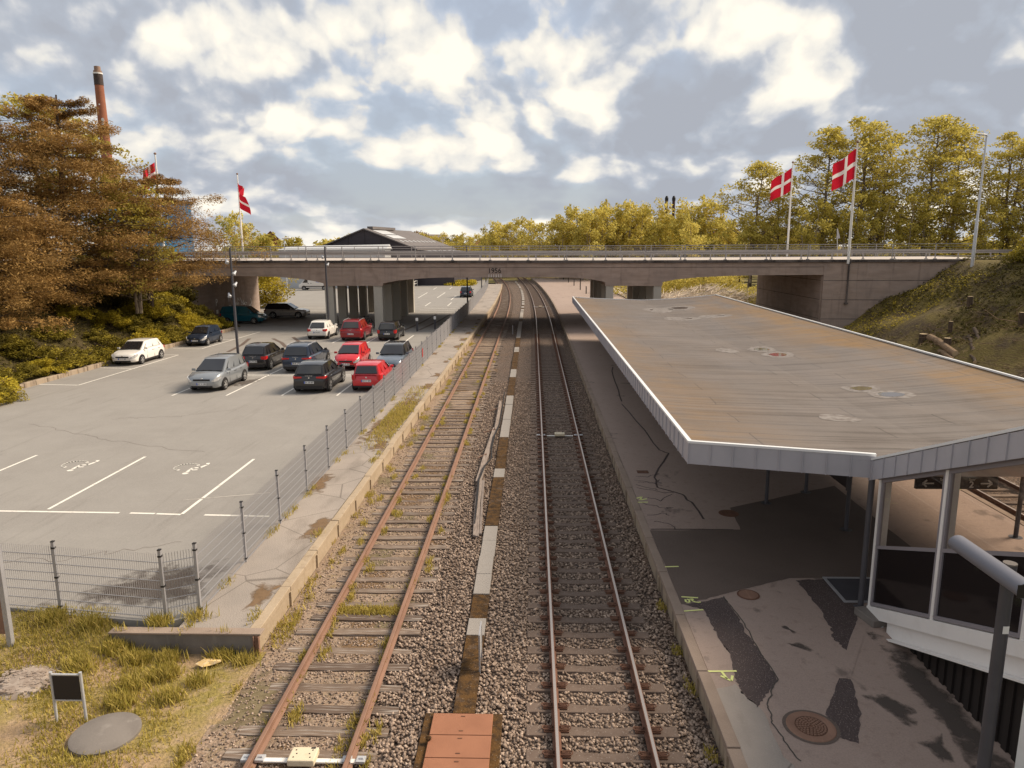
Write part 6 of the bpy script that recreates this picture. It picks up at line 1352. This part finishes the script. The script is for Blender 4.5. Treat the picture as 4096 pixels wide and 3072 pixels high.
# tall wind-blown poplars beyond the right abutment: airy crowns, sky showing through
TP = []
for i in range(4):
    H = 19.5
    env = lambda t: 1.1 + 4.4 * math.sin(math.pi * min(1, max(0, (t + .02) / 1.05)) ** .8)
    tm, tips = limb_tree('poplar', H, env, 64, 50 + i, .26, 'bark_grey', 1 if i % 2 == 0 else 2, (rnd.uniform(-1.2, 1.2), 0), 3, .10)
    cl = [(x, y, z, .85, .5) for x, y, z in tips]; TP.append((tm, leafcloud('poplar_crown', cl, 23, .17, 'l_birch', 60 + i, up=.1, asp=.6)))
pop = [(28.7, 97, 0, .95, 'leftmost tall tree behind the right flags, standing apart with open crown'), (33.3, 99, 1, .80, 'slender tree between the far flagpole and its taller neighbour'),
       (37.4, 96, 2, 1.02, 'tall tree with paired trunks just left of the near flagpole'), (42.0, 98, 3, 1.12, 'tallest leaning tree with a pale trunk right of the near flagpole'),
       (46.4, 101, 1, 1.0, 'airy tall tree between the leaning tree and the stout one'), (50.8, 97, 0, 1.10, 'stout tall tree with a forked trunk left of the pale street lamp'),
       (55.5, 99, 2, 1.05, 'tall tree directly behind the pale street lamp'), (60.3, 96, 3, .98, 'tall tree right of the pale street lamp'), (65.5, 98, 1, .98, 'thin tall tree near the right edge of the view'), (70, 95, 0, .92, 'rightmost tall tree at the edge of the view')]
for x, y, k, s, lb in pop: plant('poplar_tree', lb, 'tree', 'tall trees beyond the right abutment', (x, y, 5.2 if x > 36 else 2.5), *TP[k], s * 1.05, None, s * .86)

# young birches and willows of the far wood
TB = []
for i in range(4):
    env = lambda t: .4 + 2.2 * math.sin(math.pi * min(1, max(0, (t - .08) / .95)))
    tm, tips = limb_tree('birch', 11, env, 26, 80 + i, .13, 'bark_pale', 2, (rnd.uniform(-.4, .4), 0), 1, .12)
    TB.append((tm, leafcloud('birch_crown', [(x, y, z, .75, .75) for x, y, z in tips], 26, .20, 'l_belt', 90 + i, up=.1)))
UB = []
for tm, cm in TB: c2 = cm.copy(); c2.materials.clear(); c2.materials.append(M['l_birch']); UB.append(c2)
TBall = []
for i in range(3):
    r_ = random.Random(i + 5); cl = []
    for k in range(70):
        a, e = r_.uniform(0, 6.28), math.asin(r_.uniform(-.3, 1)); d = r_.uniform(.55, 1.0); cl.append((3.6 * d * math.cos(a) * math.cos(e), 3.6 * d * math.sin(a) * math.cos(e), 4.2 + 3.4 * d * math.sin(e), .8, .65))
    tm, _ = limb_tree('round_tree', 5.5, lambda t: 1.5, 8, 120 + i, .2, 'bark', 1, (0, 0), 1); TBall.append((tm, leafcloud('round_crown', cl, 42, .24, ['l_belt', 'l_birch', 'l_shrub'][i], 130 + i)))
bm_ = MB(); r_ = random.Random(4)
def twig(b, p, d, L, r0, depth):
    q = p + d * L; b.tube([p, (p + q) / 2 + Vector((r_.uniform(-.05, .05), r_.uniform(-.05, .05), 0)) * L, q], [r0, r0 * .8, r0 * .55], 4, cap=False)
    if depth > 0:
        for k in range(3 if depth > 1 else 4):
            nd = (d + Vector((r_.uniform(-.75, .75), r_.uniform(-.75, .75), r_.uniform(-.1, .45)))).normalized(); twig(b, p + d * L * r_.uniform(.55, 1), nd, L * r_.uniform(.55, .8), r0 * .55, depth - 1)
twig(bm_, Vector((0, 0, 0)), Vector((0, 0, 1)), 3.2, .22, 5); BARE = bm_.mesh('bare_tree', M['bark'])
hz = lambda y: .0
belt = 0
def wood(n, xr, yr, srange, kinds, seed, labels, grp):
    r2 = random.Random(seed)
    for i in range(n):
        x, y = xr[0] + (xr[1] - xr[0]) * (i + r2.random()) / n, r2.uniform(*yr); k = r2.choice(kinds); tm, cm = (TB + TBall)[k]; s = r2.uniform(*srange)
        plant('birch_tree' if k < 4 else 'round_tree', labels[0] if k < 4 else labels[1], 'tree', grp, (x, y, -.1), tm, cm, s, r2.uniform(0, 6.28))
wood(44, (-14, 62), (172, 205), (1.0, 1.38), [0, 1, 2, 3, 0, 1, 2, 3, 4], 1, ['young pale barked tree in the yellow wood above the middle of the bridge', 'bushy tree in the yellow wood above the middle of the bridge'], 'yellow wood beyond the tracks')
wood(26, (6, 42), (160, 182), (1.25, 1.72), [0, 1, 2, 3], 2, ['taller sunlit birch in the wood in front of the twin chimneys', ''], 'taller birches near the twin chimneys')
wood(30, (-56, -4), (205, 245), (.85, 1.12), [0, 1, 2, 3], 3, ['low yellow tree along the bend of the line beyond the dark hall', 'x'], 'low trees beyond the dark hall')
wood(22, (28, 90), (125, 165), (.95, 1.3), [4, 5, 6, 1, 2], 4, ['young birch behind the flags at right', 'round leafy tree behind the flags at right'], 'trees behind the right flags')
wood(11, (-74, -42), (150, 190), (1.1, 1.5), [4, 5, 4, 1], 6, ['birch at the left end of the bridge beyond the flagpole', 'round yellow green tree at the left end of the bridge beyond the flagpole'], 'trees left of the dark hall')
wood(14, (10, 110), (240, 300), (1.2, 1.7), [4, 5, 6], 7, ['x', 'distant round tree on the skyline right of the twin chimneys'], 'skyline trees at right')
for i, (x, y, s) in enumerate([(-20.5, 270, .95), (-15, 268, 1.0), (-10, 274, .9), (-4, 268, 1.05), (0, 272, 1.0), (4, 275, .9)]):
    t_ = link('bare_tree', BARE, None, (x, y, 0), (0, 0, i * 1.3), s * 1.0); tag(t_, 'leafless tree with fine dark twigs on the skyline above the track bend', 'tree', 'bare skyline trees')
for i, (x, y, s) in enumerate([(-45, 240, 1.5), (-38, 243, 1.7), (78, 230, 1.75), (86, 235, 1.8), (72, 233, 1.5)]):
    tm, cm = TBall[0]; c2 = cm.copy(); c2.materials.clear(); c2.materials.append(M['l_bare']); plant('round_tree', 'rounded bare brownish tree just coming into bud ' + ('behind the dark hall' if x < 0 else 'on the skyline by the far house'), 'tree', 'budding brown trees', (x, y, 0), tm, c2, s)
plant('round_tree', 'small dark green tree on the skyline right of the dark hall', 'tree', None, (-27.5, 260, 0), *TBall[2], 1.55)
cl = [(x + rnd.uniform(-4, 4), y + rnd.uniform(-3, 3), rnd.uniform(.5, 3.5), 2.2, 1.6) for x in range(-70, 130, 5) for y in (190, 222)]
tag(link('undergrowth', leafcloud('undergrowth', cl, 80, .32, 'l_belt', 201)), kind='stuff')
cl = [(x + rnd.uniform(-6, 6), 330 + rnd.uniform(-15, 15), rnd.uniform(1, 7), 6, 4.5) for x in range(-320, 340, 9)]
tag(link('distant_woods', leafcloud('distant_woods', cl, 130, .7, 'l_bare', 202)), kind='stuff')
for i in range(17):
    x = 27.5 + i * 2.75 + rnd.uniform(-.8, .8); k = i % 4; plant('birch_tree', 'young leafy tree in the undergrowth below the tall trees at right', 'tree', 'understorey below the tall trees', (x, rnd.uniform(90, 95), 3.2 if x < 36 else 5.0), TB[k][0], UB[k], rnd.uniform(.62, .95))
cl = [(28 + rnd.uniform(0, 60), rnd.uniform(86, 112), 0, .9, .7) for _ in range(170)]; cl = [(x, y, float(-.2 + 6.0 * ss((x - 30) / 14) * ss((112 - y) / 22)) + rnd.uniform(.2, 1.6), a, c_) for x, y, _, a, c_ in cl]
tag(link('scrub_undergrowth', leafcloud('scrub_undergrowth', cl, 110, .14, 'l_birch', 203)), kind='stuff')

# big brown pines on the left bank: plates of needles on drooping limbs
def pine(name, label, loc, H, Rm, seed, tr, layers, per, lean=(0, 0), top=.92, side=None, start=.12):
    r2 = random.Random(seed); b = MB(); cl = []; pts = [(lean[0] * (i / 9) ** 1.5, lean[1] * (i / 9) ** 1.5, H * .97 * i / 9) for i in range(10)]
    b.tube(pts, [tr * (1 - .88 * i / 9) + .02 for i in range(10)], 8)
    for L in range(layers):
        t = start + (1 - start) * (L + r2.random() * .6) / layers; rad = Rm * (math.sin(math.pi * min(1, (t * .72 + .24))) ** .7) * r2.uniform(.75, 1.08); k0 = r2.uniform(0, 6.28); i = min(8, int(t * 9)); f = t * 9 - i
        p = Vector(pts[i]) * (1 - f) + Vector(pts[i + 1]) * f
        for q in range(5 if t < .8 else 3):
            a = k0 + q * 6.283 / (5 if t < .8 else 3) + r2.uniform(-.35, .35); rr = rad * r2.uniform(.7, 1.1)
            if side: rr *= 1 + side[2] * max(0, math.cos(a - math.atan2(side[1], side[0])))
            e = p + Vector((math.cos(a) * rr, math.sin(a) * rr, rr * r2.uniform(-.12, .22))); m_ = p.lerp(e, .5) + Vector((0, 0, rr * .06)); b.tube([p, m_, e], [tr * .30 * (1 - t) + .03, .035, .012], 5)
            for s in range(5):
                u = .35 + .68 * (s + r2.random()) / 5; c_ = p.lerp(e, u) + Vector((r2.uniform(-.26, .26) * rr, r2.uniform(-.26, .26) * rr, r2.uniform(-.02, .06) * rr)); w_ = rr * r2.uniform(.18, .30); cl.append((c_.x, c_.y, c_.z, w_ + .15, w_ * .36 + .10))
                cl.append((c_.x + r2.uniform(-.5, .5), c_.y + r2.uniform(-.5, .5), c_.z + .12, w_ * .6 + .1, w_ * .3 + .1))
    t_ = empty(name, loc); tag(t_, label, 'tree', 'pines on the left bank'); link('trunk', b.mesh('trunk', M['bark']), t_)
    link('crown', leafcloud('crown', cl, per, .10, 'l_pine', seed, up=.6, asp=.26, spread=1.0), t_); return t_
pine('pine_tree', 'broad brown pine filling the left edge, tallest of the pines', (-38.2, 47.5, 4.6), 14.2, 7.2, 11, .34, 19, 150, (.6, -.3), start=.02)
pine('pine_tree', 'brown pine in front of the brick chimney with dense plates of needles', (-33.4, 51.5, 3.8), 15.0, 6.6, 12, .30, 19, 150, (.6, 0), start=.02)
pine('pine_tree', 'smaller leaning pine reaching out over the bridge end', (-31.4, 58.5, 3.2), 10.4, 4.6, 13, .24, 13, 130, (1.8, -.4), side=(1, -.2, .8), start=.14)
pine('pine_tree', 'low spreading pine at the front of the bank near the left edge', (-33.6, 43.0, 3.0), 9.0, 5.8, 14, .26, 14, 130, (.3, -.5), start=.05)
for (x, y, z, k, s, lb) in [(-33.2, 57.0, 4.2, 1, .84, 'green deciduous tree mixed between the pines, below the chimney'), (-30.6, 55.0, 3.0, 3, .62, 'small green tree beside the leaning pine'), (-37.0, 54.5, 5.5, 0, .84, 'green tree showing through the gap between the two big pines')]:
    plant('poplar_tree', lb, 'tree', 'green trees among the pines', (x, y, z), TP[k][0], TP[k][1], s, None, s * .82)
# shrubs
SH = []
for i in range(4):
    r_ = random.Random(i + 300); cl = []
    for k in range(64):
        a, e = r_.uniform(0, 6.28), math.asin(r_.uniform(0, 1)); d = r_.uniform(.5, 1.05); cl.append((d * math.cos(a) * math.cos(e), d * math.sin(a) * math.cos(e), .05 + .9 * d * math.sin(e), .24, .20))
    b = MB()
    for k in range(9): a = r_.uniform(0, 6.28); b.tube([(0, 0, -.3), (.35 * math.cos(a), .35 * math.sin(a), .35), (.75 * math.cos(a), .75 * math.sin(a), .7)], [.03, .02, .008], 4)
    SH.append((b.mesh('shrub_stem', M['bark']), leafcloud('shrub_crown', cl, 75, .050, ['l_shrub', 'l_shrub_y', 'l_ivy', 'l_shrub_y'][i], 310 + i)))
def shrub(x, y, z, k, s, lb, sz=None, grp='shrubs on the left bank'):
    t_ = empty('shrub', (x, y, z), rnd.uniform(0, 6.28)); tag(t_, lb, 'shrub', grp); t_.scale = (s, s, sz or s * .8); link('stem', SH[k][0], t_); link('crown', SH[k][1], t_)
r2 = random.Random(77)
front = 'yellow green shrub spilling over the edging at the foot of the leafy bank'; mid_ = 'dark green shrub on the middle of the leafy bank'; low = 'dense olive shrub on the upper bank under the pines'
for i in range(20):
    y = 35.6 + i * 1.55; x = float(edgeL(np.array(y))) - .7 - r2.uniform(0, .8); shrub(x, y, float(zL(np.array(x), np.array(y))), r2.choice([1, 3, 0, 1, 0]), r2.uniform(1.0, 1.6), front)
for i in range(26):
    y = 34 + r2.random() * 33; x = float(edgeL(np.array(y))) - 2.8 - r2.random() * 2.6; shrub(x, y, float(zL(np.array(x), np.array(y))), r2.choice([0, 0, 1, 2, 3]), r2.uniform(1.1, 1.8), mid_)
for i in range(22):
    y = 36 + r2.random() * 31; x = float(edgeL(np.array(y))) - 6 - r2.random() * 4; shrub(x, y, float(zL(np.array(x), np.array(y))), r2.choice([0, 0, 2, 2]), r2.uniform(1.3, 2.1), low)
for i, (x, y, s, k) in enumerate([(-27.3, 33.2, 1.5, 1), (-29.2, 32.6, 1.9, 3), (-28.0, 35.2, 1.6, 1), (-31.6, 33.2, 2.0, 1), (-30.5, 35.4, 1.9, 3), (-26.6, 34.4, 1.0, 0)]):
    shrub(x, y, .4 + (i in (3, 4)) * .6, k, s, 'bright yellow shrub at the near end of the bank by the left edge', None, 'bright shrubs at the near end of the bank')
shrub(-33.6, 66.8, 3.0, 2, 2.0, 'dark ivy clad shrub against the left bridge abutment', 2.6, None); shrub(-31.4, 66.2, .8, 0, 1.9, 'shrub beside the teal van at the bridge corner', 1.9, None); shrub(-30.0, 67.5, .4, 1, 1.3, 'low shrub in front of the teal van', None, None)
cl = [(-34.6 + rnd.gauss(0, 1.6), 92.5 + rnd.gauss(0, 1.2), rnd.uniform(.6, 5.2), .8, .7) for _ in range(90)]; tm, _ = limb_tree('hazel', 4.5, lambda t: 1.6, 10, 333, .1, 'bark', 3)
t_ = empty('hazel_bush', (-33.6, 92.5, 0)); tag(t_, 'large yellow green bush seen under the left span behind the abutment', 'bush'); link('trunk', tm, t_)
link('crown', leafcloud('crown', [(x + 33.6, y - 92.5, z, a, c_) for x, y, z, a, c_ in cl], 75, .14, 'l_shrub_y', 334), t_)
# ivy and brambles covering the banks
def cover(name, n, fx, fz, m, size, seed, ok=None):
    r = np.random.default_rng(seed); x, y = fx(r, n)
    if ok is not None: k = ok(x, y, r); x, y = x[k], y[k]
    n = len(x); P_ = np.stack([x, y, fz(x, y) + r.uniform(.02, .22, n)], 1); cl = np.column_stack([P_, np.full(n, .10), np.full(n, .06)])
    return tag(link(name, leafcloud(name, cl, 4, size, m, seed, up=.8)), kind='stuff')
cover('ivy_leaves', 7000, lambda r, n: ((lambda y: (edgeL(y) - .2 - r.random(n) * 10, y))(33 + r.random(n) * 35)), zL, 'l_ivy', .07, 401)
cover('bramble_leaves', 15000, lambda r, n: (25.8 + r.random(n) ** .8 * 14, 26 + r.random(n) * 36.8), zR, 'l_ivy', .075, 402, lambda x, y, r: (np.sin(x * .8 + y * .33) + np.sin(y * .5 - x * .35) + r.normal(0, .5, len(x)) > np.where(x < 29.5, .5, -1.1)))
cover('moss_tufts', 2600, lambda r, n: (25.6 + r.random(n) * 9, 50 + r.random(n) * 12.6), zR, 'l_shrub_y', .05, 403, lambda x, y, r: (y > 56 - (x - 26) * .1) & (r.random(len(x)) < .8))
for i, (x, y, s, k, lb) in enumerate([(37.5, 55.0, 2.0, 0, 'dark shrub at the top of the right embankment by the guard rail end'), (36.5, 50.5, 2.4, 2, 'tall dark shrub at the right edge on the embankment crest'), (38.5, 47, 2.6, 0, 'leafy shrub at the right edge above the felled logs'), (40, 58, 2.2, 1, 'yellow green shrub behind the guard rail end at right'), (34.5, 44.5, 1.6, 2, 'ivy shrub at the right edge halfway down the embankment'), (43, 61.5, 2.6, 0, 'broad shrub beyond the street lamp at right'), (41.5, 53, 2.6, 3, 'pale flowering shrub at the right edge of the embankment')]):
    shrub(x, y, float(zR(np.array(x), np.array(y))) - .1, k, s, lb, s * 1.05, 'shrubs on the right embankment')
# felled wood on the right embankment
def zRf(x, y): return float(zR(np.array(float(x)), np.array(float(y))))
def log(p, q, r0, label, cat='log', grp='felled wood on the right embankment', bark='bark', name='log'):
    o = Vector(p); d = Vector(q) - o; b = MB(); b.tube([(0, 0, 0), d * .33 + Vector((.04, 0, .05)), d * .66 + Vector((-.03, .02, .04)), d], [r0, r0 * .97, r0 * .93, r0 * .9], 12, cap=False); n = 12
    b.f.append(tuple(range(n - 1, -1, -1))); b.m.append(1); b.f.append(tuple(range(3 * n, 4 * n))); b.m.append(1); return tag(link(name, b.mesh(name, [M[bark], M['wood_cut']]), None, o), label, cat, grp)
M['bark_tan'] = mat('tan_log_bark', (.26, .175, .105), [('n', (6, 6, 6), .4, .65, (.16, .10, .06), .8)], .95, coord='obj')
log((27.5, 50.4, 1.55), (26.7, 45.8, 1.05), .24, 'long tan log lying diagonally on the right embankment', bark='bark_tan'); log((26.75, 47.7, .95), (26.3, 45.4, .75), .17, 'short log just below the long tan log', bark='bark_tan')
log((28.7, 48.0, 1.9), (27.3, 45.0, 1.4), .15, 'upright split trunk leaning on the slope right of the long log'); log((29.1, 48.2, 2.4), (27.7, 44.8, 1.5), .12, 'second leaning split trunk close to the first'); log((26.6, 43.6, .9), (27.2, 45.2, 1.15), .10, 'short branch stub below the leaning trunks')
log((33.9, 60.9, 5.1), (32.5, 61.6, 4.1), .16, 'weathered plank end propped against the wing wall', 'log', None)
for i, (x, y, r0, h) in enumerate([(27.55, 51.3, .28, .55), (27.3, 47.9, .22, .45), (28.3, 49.5, .14, .9), (30.1, 45.2, .16, .9), (30.6, 51.5, .18, .8)]):
    b = MB(); b.lathe([(r0 * 1.25, -.3), (r0 * 1.05, .1), (r0, h)], 12); k = len(b.v) - 12; b.f.append(tuple(range(k, k + 12))); b.m.append(1)
    tag(link('tree_stump', b.mesh('tree_stump', [M['bark'], M['wood_cut']]), None, (x, y, zRf(x, y))), ['stout fresh cut stump above the long tan log', 'pale topped stump right of the long tan log', 'thin upright stub between the two leaning trunks', 'dark stub with a bent twig beside it near the right edge', 'dark stump half hidden in brambles higher on the slope'][i], 'stump', 'felled wood on the right embankment')
b = MB(); r_ = random.Random(21)
for i in range(420):
    x, y = r_.uniform(25.8, 31), r_.uniform(38, 53); z = zRf(x, y) + .03; a = r_.uniform(0, 6.28); L = r_.uniform(.3, 1.5); b.tube([(x, y, z), (x + math.cos(a) * L * .5, y + math.sin(a) * L * .5, z + r_.uniform(.02, .18)), (x + math.cos(a) * L, y + math.sin(a) * L, z + r_.uniform(0, .22))], [.016, .013, .006], 3, cap=False)
tag(b.obj('twig_litter', M['bark_tan']), kind='stuff')
b = MB()
for (pts) in ([(30.1, 45.2, 3.0), (29.6, 45.0, 3.9), (30.4, 45.0, 4.6)], [(30.1, 45.2, 3.1), (28.9, 45.6, 3.3), (28.2, 46.0, 3.9)], [(30.2, 45.0, 2.9), (31.0, 44.2, 3.0), (31.4, 44.0, 2.6)]): b.tube([(x - 30.1, y - 45.2, z - 2.9) for x, y, z in pts], [.03, .022, .01], 5)
tag(b.obj('bent_branch', M['bark_tan'], loc=(30.1, 45.2, 2.9)), 'bent pale branch arching over the dark stub near the right edge', 'branch')
# brush pile under the right span
cl = [(rnd.uniform(13, 34), rnd.uniform(112, 124), rnd.uniform(.2, 4.2), 1.5, 1.0) for _ in range(150)]
tag(link('scrub_undergrowth', leafcloud('scrub_undergrowth', cl, 90, .17, 'l_belt', 205)), kind='stuff')
b = MB(); r_ = random.Random(33)
for i in range(900):
    x, y = r_.uniform(-9, 9), r_.uniform(-4.5, 4.5); z = r_.uniform(0, 2.0) * (1 - abs(x) / 9); a = r_.gauss(.3, .9); L = r_.uniform(1, 3.2); b.tube([(x, y, z), (x + math.cos(a) * L * .5, y + math.sin(a) * L * .5, z + r_.uniform(-.1, .6)), (x + math.cos(a) * L, y + math.sin(a) * L, z + r_.uniform(-.3, 1.0))], [.05, .035, .015], 3, cap=False)
tag(b.obj('brush_pile', mat('bleached_brushwood', (.62, .52, .41), [('n', 1.2, .4, .65, (.42, .33, .24), .8)], .9), loc=(24.5, 104, .1)), 'big pile of bleached cut branches beyond the right span', 'brush pile')

# ------------------------------------------------------------------ buildings beyond the bridge
def gable(name, label, loc, rz, hw, L, ze, zr, wm, rm, cat='building', oh=.5):
    t_ = empty(name, loc, rz); tag(t_, label, cat); b = MB(); pf = [(-hw, 0), (hw, 0), (hw, ze), (0, zr), (-hw, ze)]
    b.v = [(x, 0, z) for x, z in pf] + [(x, L, z) for x, z in pf]; b.f = [(0, 1, 2, 3, 4), (9, 8, 7, 6, 5)] + [(i, (i + 1) % 5, 5 + (i + 1) % 5, 5 + i) for i in (0, 1, 4)]; b.m = [0] * 5; b.obj('wall', wm, t_)
    b = MB(); sl = (zr - ze) / hw
    for s in (-1, 1):
        xe, ze_ = s * (hw + oh), ze - sl * oh; v = [(0, -oh, zr + .02), (xe, -oh, ze_ + .02), (xe, L + oh, ze_ + .02), (0, L + oh, zr + .02)]; v += [(x, y, z + .22) for x, y, z in v]; b.add(v, [(0, 1, 2, 3), (4, 7, 6, 5), (0, 4, 5, 1), (1, 5, 6, 2), (2, 6, 7, 3), (3, 7, 4, 0)])
    b.obj('roof', rm, t_); return t_
h = gable('goods_hall', 'large dark gabled hall with a grey roof behind the bridge', (-33.6, 146, 0), R(-10), 10.6, 27, 7.6, 11.5, M['hall_wall'], M['hall_roof'])
def onroof(x, y, off): return (x, y, 11.5 + .26 - (11.5 - 7.6) / 10.6 * x + off)
for i, (x0, x1, y0, y1) in enumerate([(1.0, 3.3, 1.5, 9), (3.7, 5.6, 1.5, 9)]):
    b = MB(); b.add([onroof(x0, y0, .05), onroof(x1, y0, .05), onroof(x1, y1, .05), onroof(x0, y1, .05)], [(0, 1, 2, 3)]); b.obj('roof_light', M['skylight'], h)
for k in range(9):
    y0 = 1.8 + k * 2.6; b = MB(); b.add([onroof(6.6, y0, .03), onroof(7.5, y0, .03), onroof(7.5, y0 + .8, .03), onroof(6.6, y0 + .8, .03)], [(0, 1, 2, 3)]); b.obj('roof_light', M['skylight'], h)
b = MB(); b.box(-.3, .9, 2.2, 15, 11.6, 12.15); b.obj('ridge_vent', M['hall_roof'], h)
b = MB()
for x in (-3.5, 0, 3.5): b.box(x - .04, x + .04, -.03, 0, 0, 9.9 if x else 11.4)
b.obj('seam', M['trimblack'], h)
t_ = empty('low_shed', (-26, 150, 0), R(-10)); tag(t_, 'lower grey lean-to with small roof lights on the right side of the dark hall', 'building')
b = MB(); b.add([(1.5, -3, 0), (11, -3, 0), (11, 20, 0), (1.5, 20, 0), (1.5, -3, 7.8), (11, -3, 6.4), (11, 20, 6.4), (1.5, 20, 7.8)], [(0, 1, 5, 4), (1, 2, 6, 5), (2, 3, 7, 6), (3, 0, 4, 7)]); b.obj('wall', M['hall_wall'], t_)
b = MB(); b.add([(1.2, -3.4, 7.85), (11.4, -3.4, 6.35), (11.4, 20.4, 6.35), (1.2, 20.4, 7.85)], [(0, 1, 2, 3)]); b.obj('roof', M['hall_roof'], t_)
for k in range(6):
    b = MB(); y0 = -2 + k * 3.2; z = lambda x: 7.88 - (x - 1.2) * .147; b.add([(5, y0, z(5)), (6, y0, z(6)), (6, y0 + 1.1, z(6)), (5, y0 + 1.1, z(5))], [(0, 1, 2, 3)]); b.obj('roof_light', M['skylight'], t_)
t_ = empty('white_hall', (-34.5, 138, 0), R(-2)); tag(t_, 'long low white building behind the bridge railing left of the dark hall', 'building')
b = MB(); b.box(-14, 6.5, 0, 5, 0, 7.6); b.obj('wall', M['skylight'], t_); b = MB(); b.add([(-14.3, -.3, 7.62), (6.8, -.3, 7.62), (6.3, 5.2, 8.55), (-13.8, 5.2, 8.3)], [(0, 1, 2, 3)]); b.add([(6.8, -.3, 7.62), (6.8, 5.2, 7.62), (6.3, 5.2, 8.55)], [(0, 1, 2)]); b.obj('roof', M['skylight'], t_)
t_ = empty('blue_shed', (-25.5, 163, 0), R(-14)); tag(t_, 'blue corrugated shed beyond the bridge beside the access road', 'building')
b = MB(); b.box(-4.5, 2.2, 0, 14, 0, 4.6); b.obj('wall', M['blue_clad'], t_); b = MB(); b.box(-4.7, 2.4, -.2, 14.2, 4.605, 4.8); b.obj('roof', M['hall_roof'], t_)
t_ = empty('hand_railing', (-23.0, 139, .38)); tag(t_, 'white tubular railing in front of the blue shed', 'railing')
b = MB()
for z in (.55, 1.05): b.tube([(0, -5, z), (0, 5, z)], .05, 6)
b.obj('rail', M['white'], t_)
for y in (-5, -1.7, 1.7, 5):
    b = MB(); b.tube([(0, y, 0), (0, y, 1.05)], .05, 6); b.obj('post', M['white'], t_)
cl = [(rnd.gauss(0, 1.2), rnd.gauss(0, 2.2), rnd.uniform(0, .8), .8, .35) for _ in range(60)]; t_ = link('grass_mound', leafcloud('grass_mound', cl, 60, .22, 'l_shrub_y', 345, up=.2), None, (-14, 146.5, .35)); tag(t_, 'grassy mound in the middle of the access road beyond the navy estate car', 'mound')
t_ = empty('blue_hall', (-70, 132, 0), R(27)); tag(t_, 'bright blue clad hall glimpsed through the pine branches', 'building')
b = MB(); b.box(-6, 7.5, 0, 18, 0, 16.0); b.obj('wall', M['cyan_clad'], t_); b = MB(); b.box(-6.3, 7.8, -.3, 18.3, 16.005, 16.5); b.obj('roof', M['hall_roof'], t_)
# chimneys
t_ = empty('brick_chimney', (-115.4, 200, 0)); t_.scale = (.76, .76, .985); tag(t_, 'tall red brick chimney with a dark band near its top, rising behind the pines', 'chimney')
b = MB(); b.lathe([(2.35, 0), (1.82, 30), (1.42, 51.6)], 24); b.obj('shaft', M['brick'], t_, smooth=True)
b = MB(); b.lathe([(1.45, 51.6), (1.50, 51.62), (1.46, 54.4), (1.42, 54.4)], 24); b.obj('band', mat('sooty_band', (.055, .042, .04), [('n', 1.5, .45, .65, (.10, .07, .06), .7)], .9), t_, smooth=True)
b = MB(); b.lathe([(1.56, 54.4), (1.56, 54.75), (1.4, 54.75)], 24); b.obj('ring', M['frame_white'], t_); b = MB(); b.lathe([(1.38, 54.75), (1.36, 55.3), (1.05, 55.35), (1.02, 56.4), (0, 56.4)], 24); b.obj('crown', mat('weathered_brick_cap', (.30, .20, .15), [('n', 1.5, .4, .65, (.22, .15, .12), .7)], .9), t_)
for (x, y, z, s) in ((.35, -1.75, 46.5, .22), (.95, -1.6, 42.5, .55), (.85, -1.65, 41.5, .4), (-1.6, -.6, 45.7, .25)):
    b = MB(); b.lathe([(0, -s * .3), (s, -s * .2), (s * .9, .1), (0, .15)], 12, axis='y', c=(x, y, z)); b.bar((x, y, z), (x * .6, y * .6, z), .08); b.obj('antenna', M['frame_white'], t_)
for i, x in enumerate((71.8, 75.6)):
    t_ = empty('steel_chimney', (x, 400, 0)); tag(t_, ['left of the two thin brown chimneys on the skyline', 'right of the two thin brown chimneys on the skyline'][i], 'chimney', 'twin thin chimneys')
    b = MB(); b.lathe([(.85, 0), (.78, 33.5), (0, 33.5)], 14); b.obj('shaft', mat('brown_steel', (.075, .038, .03), (), .8) if i == 0 else bpy.data.materials['brown_steel'], t_, smooth=True); b = MB(); b.lathe([(.95, 31.8), (.95, 33.2), (.5, 34.3), (0, 34.3)], 14); b.obj('cap', M['trimblack'], t_)
h = gable('brick_house', 'small red brick house gable above the trees at the left end of the bridge', (-90, 250, 0), R(20), 3.2, 9, 10.5, 13.6, M['brick'], M['tile'], 'house')
h = gable('brick_house', 'house with a red tiled roof on the skyline between twin chimneys and flags', (72, 262, 0), R(35), 4, 9, 10.2, 13.4, M['brick'], M['tile'], 'house')
for hh in (h,):
    b = MB(); b.box(-.4, .4, 5, 5.8, 12.8, 14.6); b.obj('chimney', M['brick'], hh)
gable('brick_house', 'grey roofed house behind the trees right of the dark hall', (-37.5, 262, 0), R(-40), 3.4, 8, 9.5, 12.3, M['white'], M['hall_roof'], 'house')
gable('brick_house', 'red roof low among the trees above the 1956 date', (-14, 285, 0), R(50), 4, 9, 8.5, 11.2, M['brick'], M['tile'], 'house')
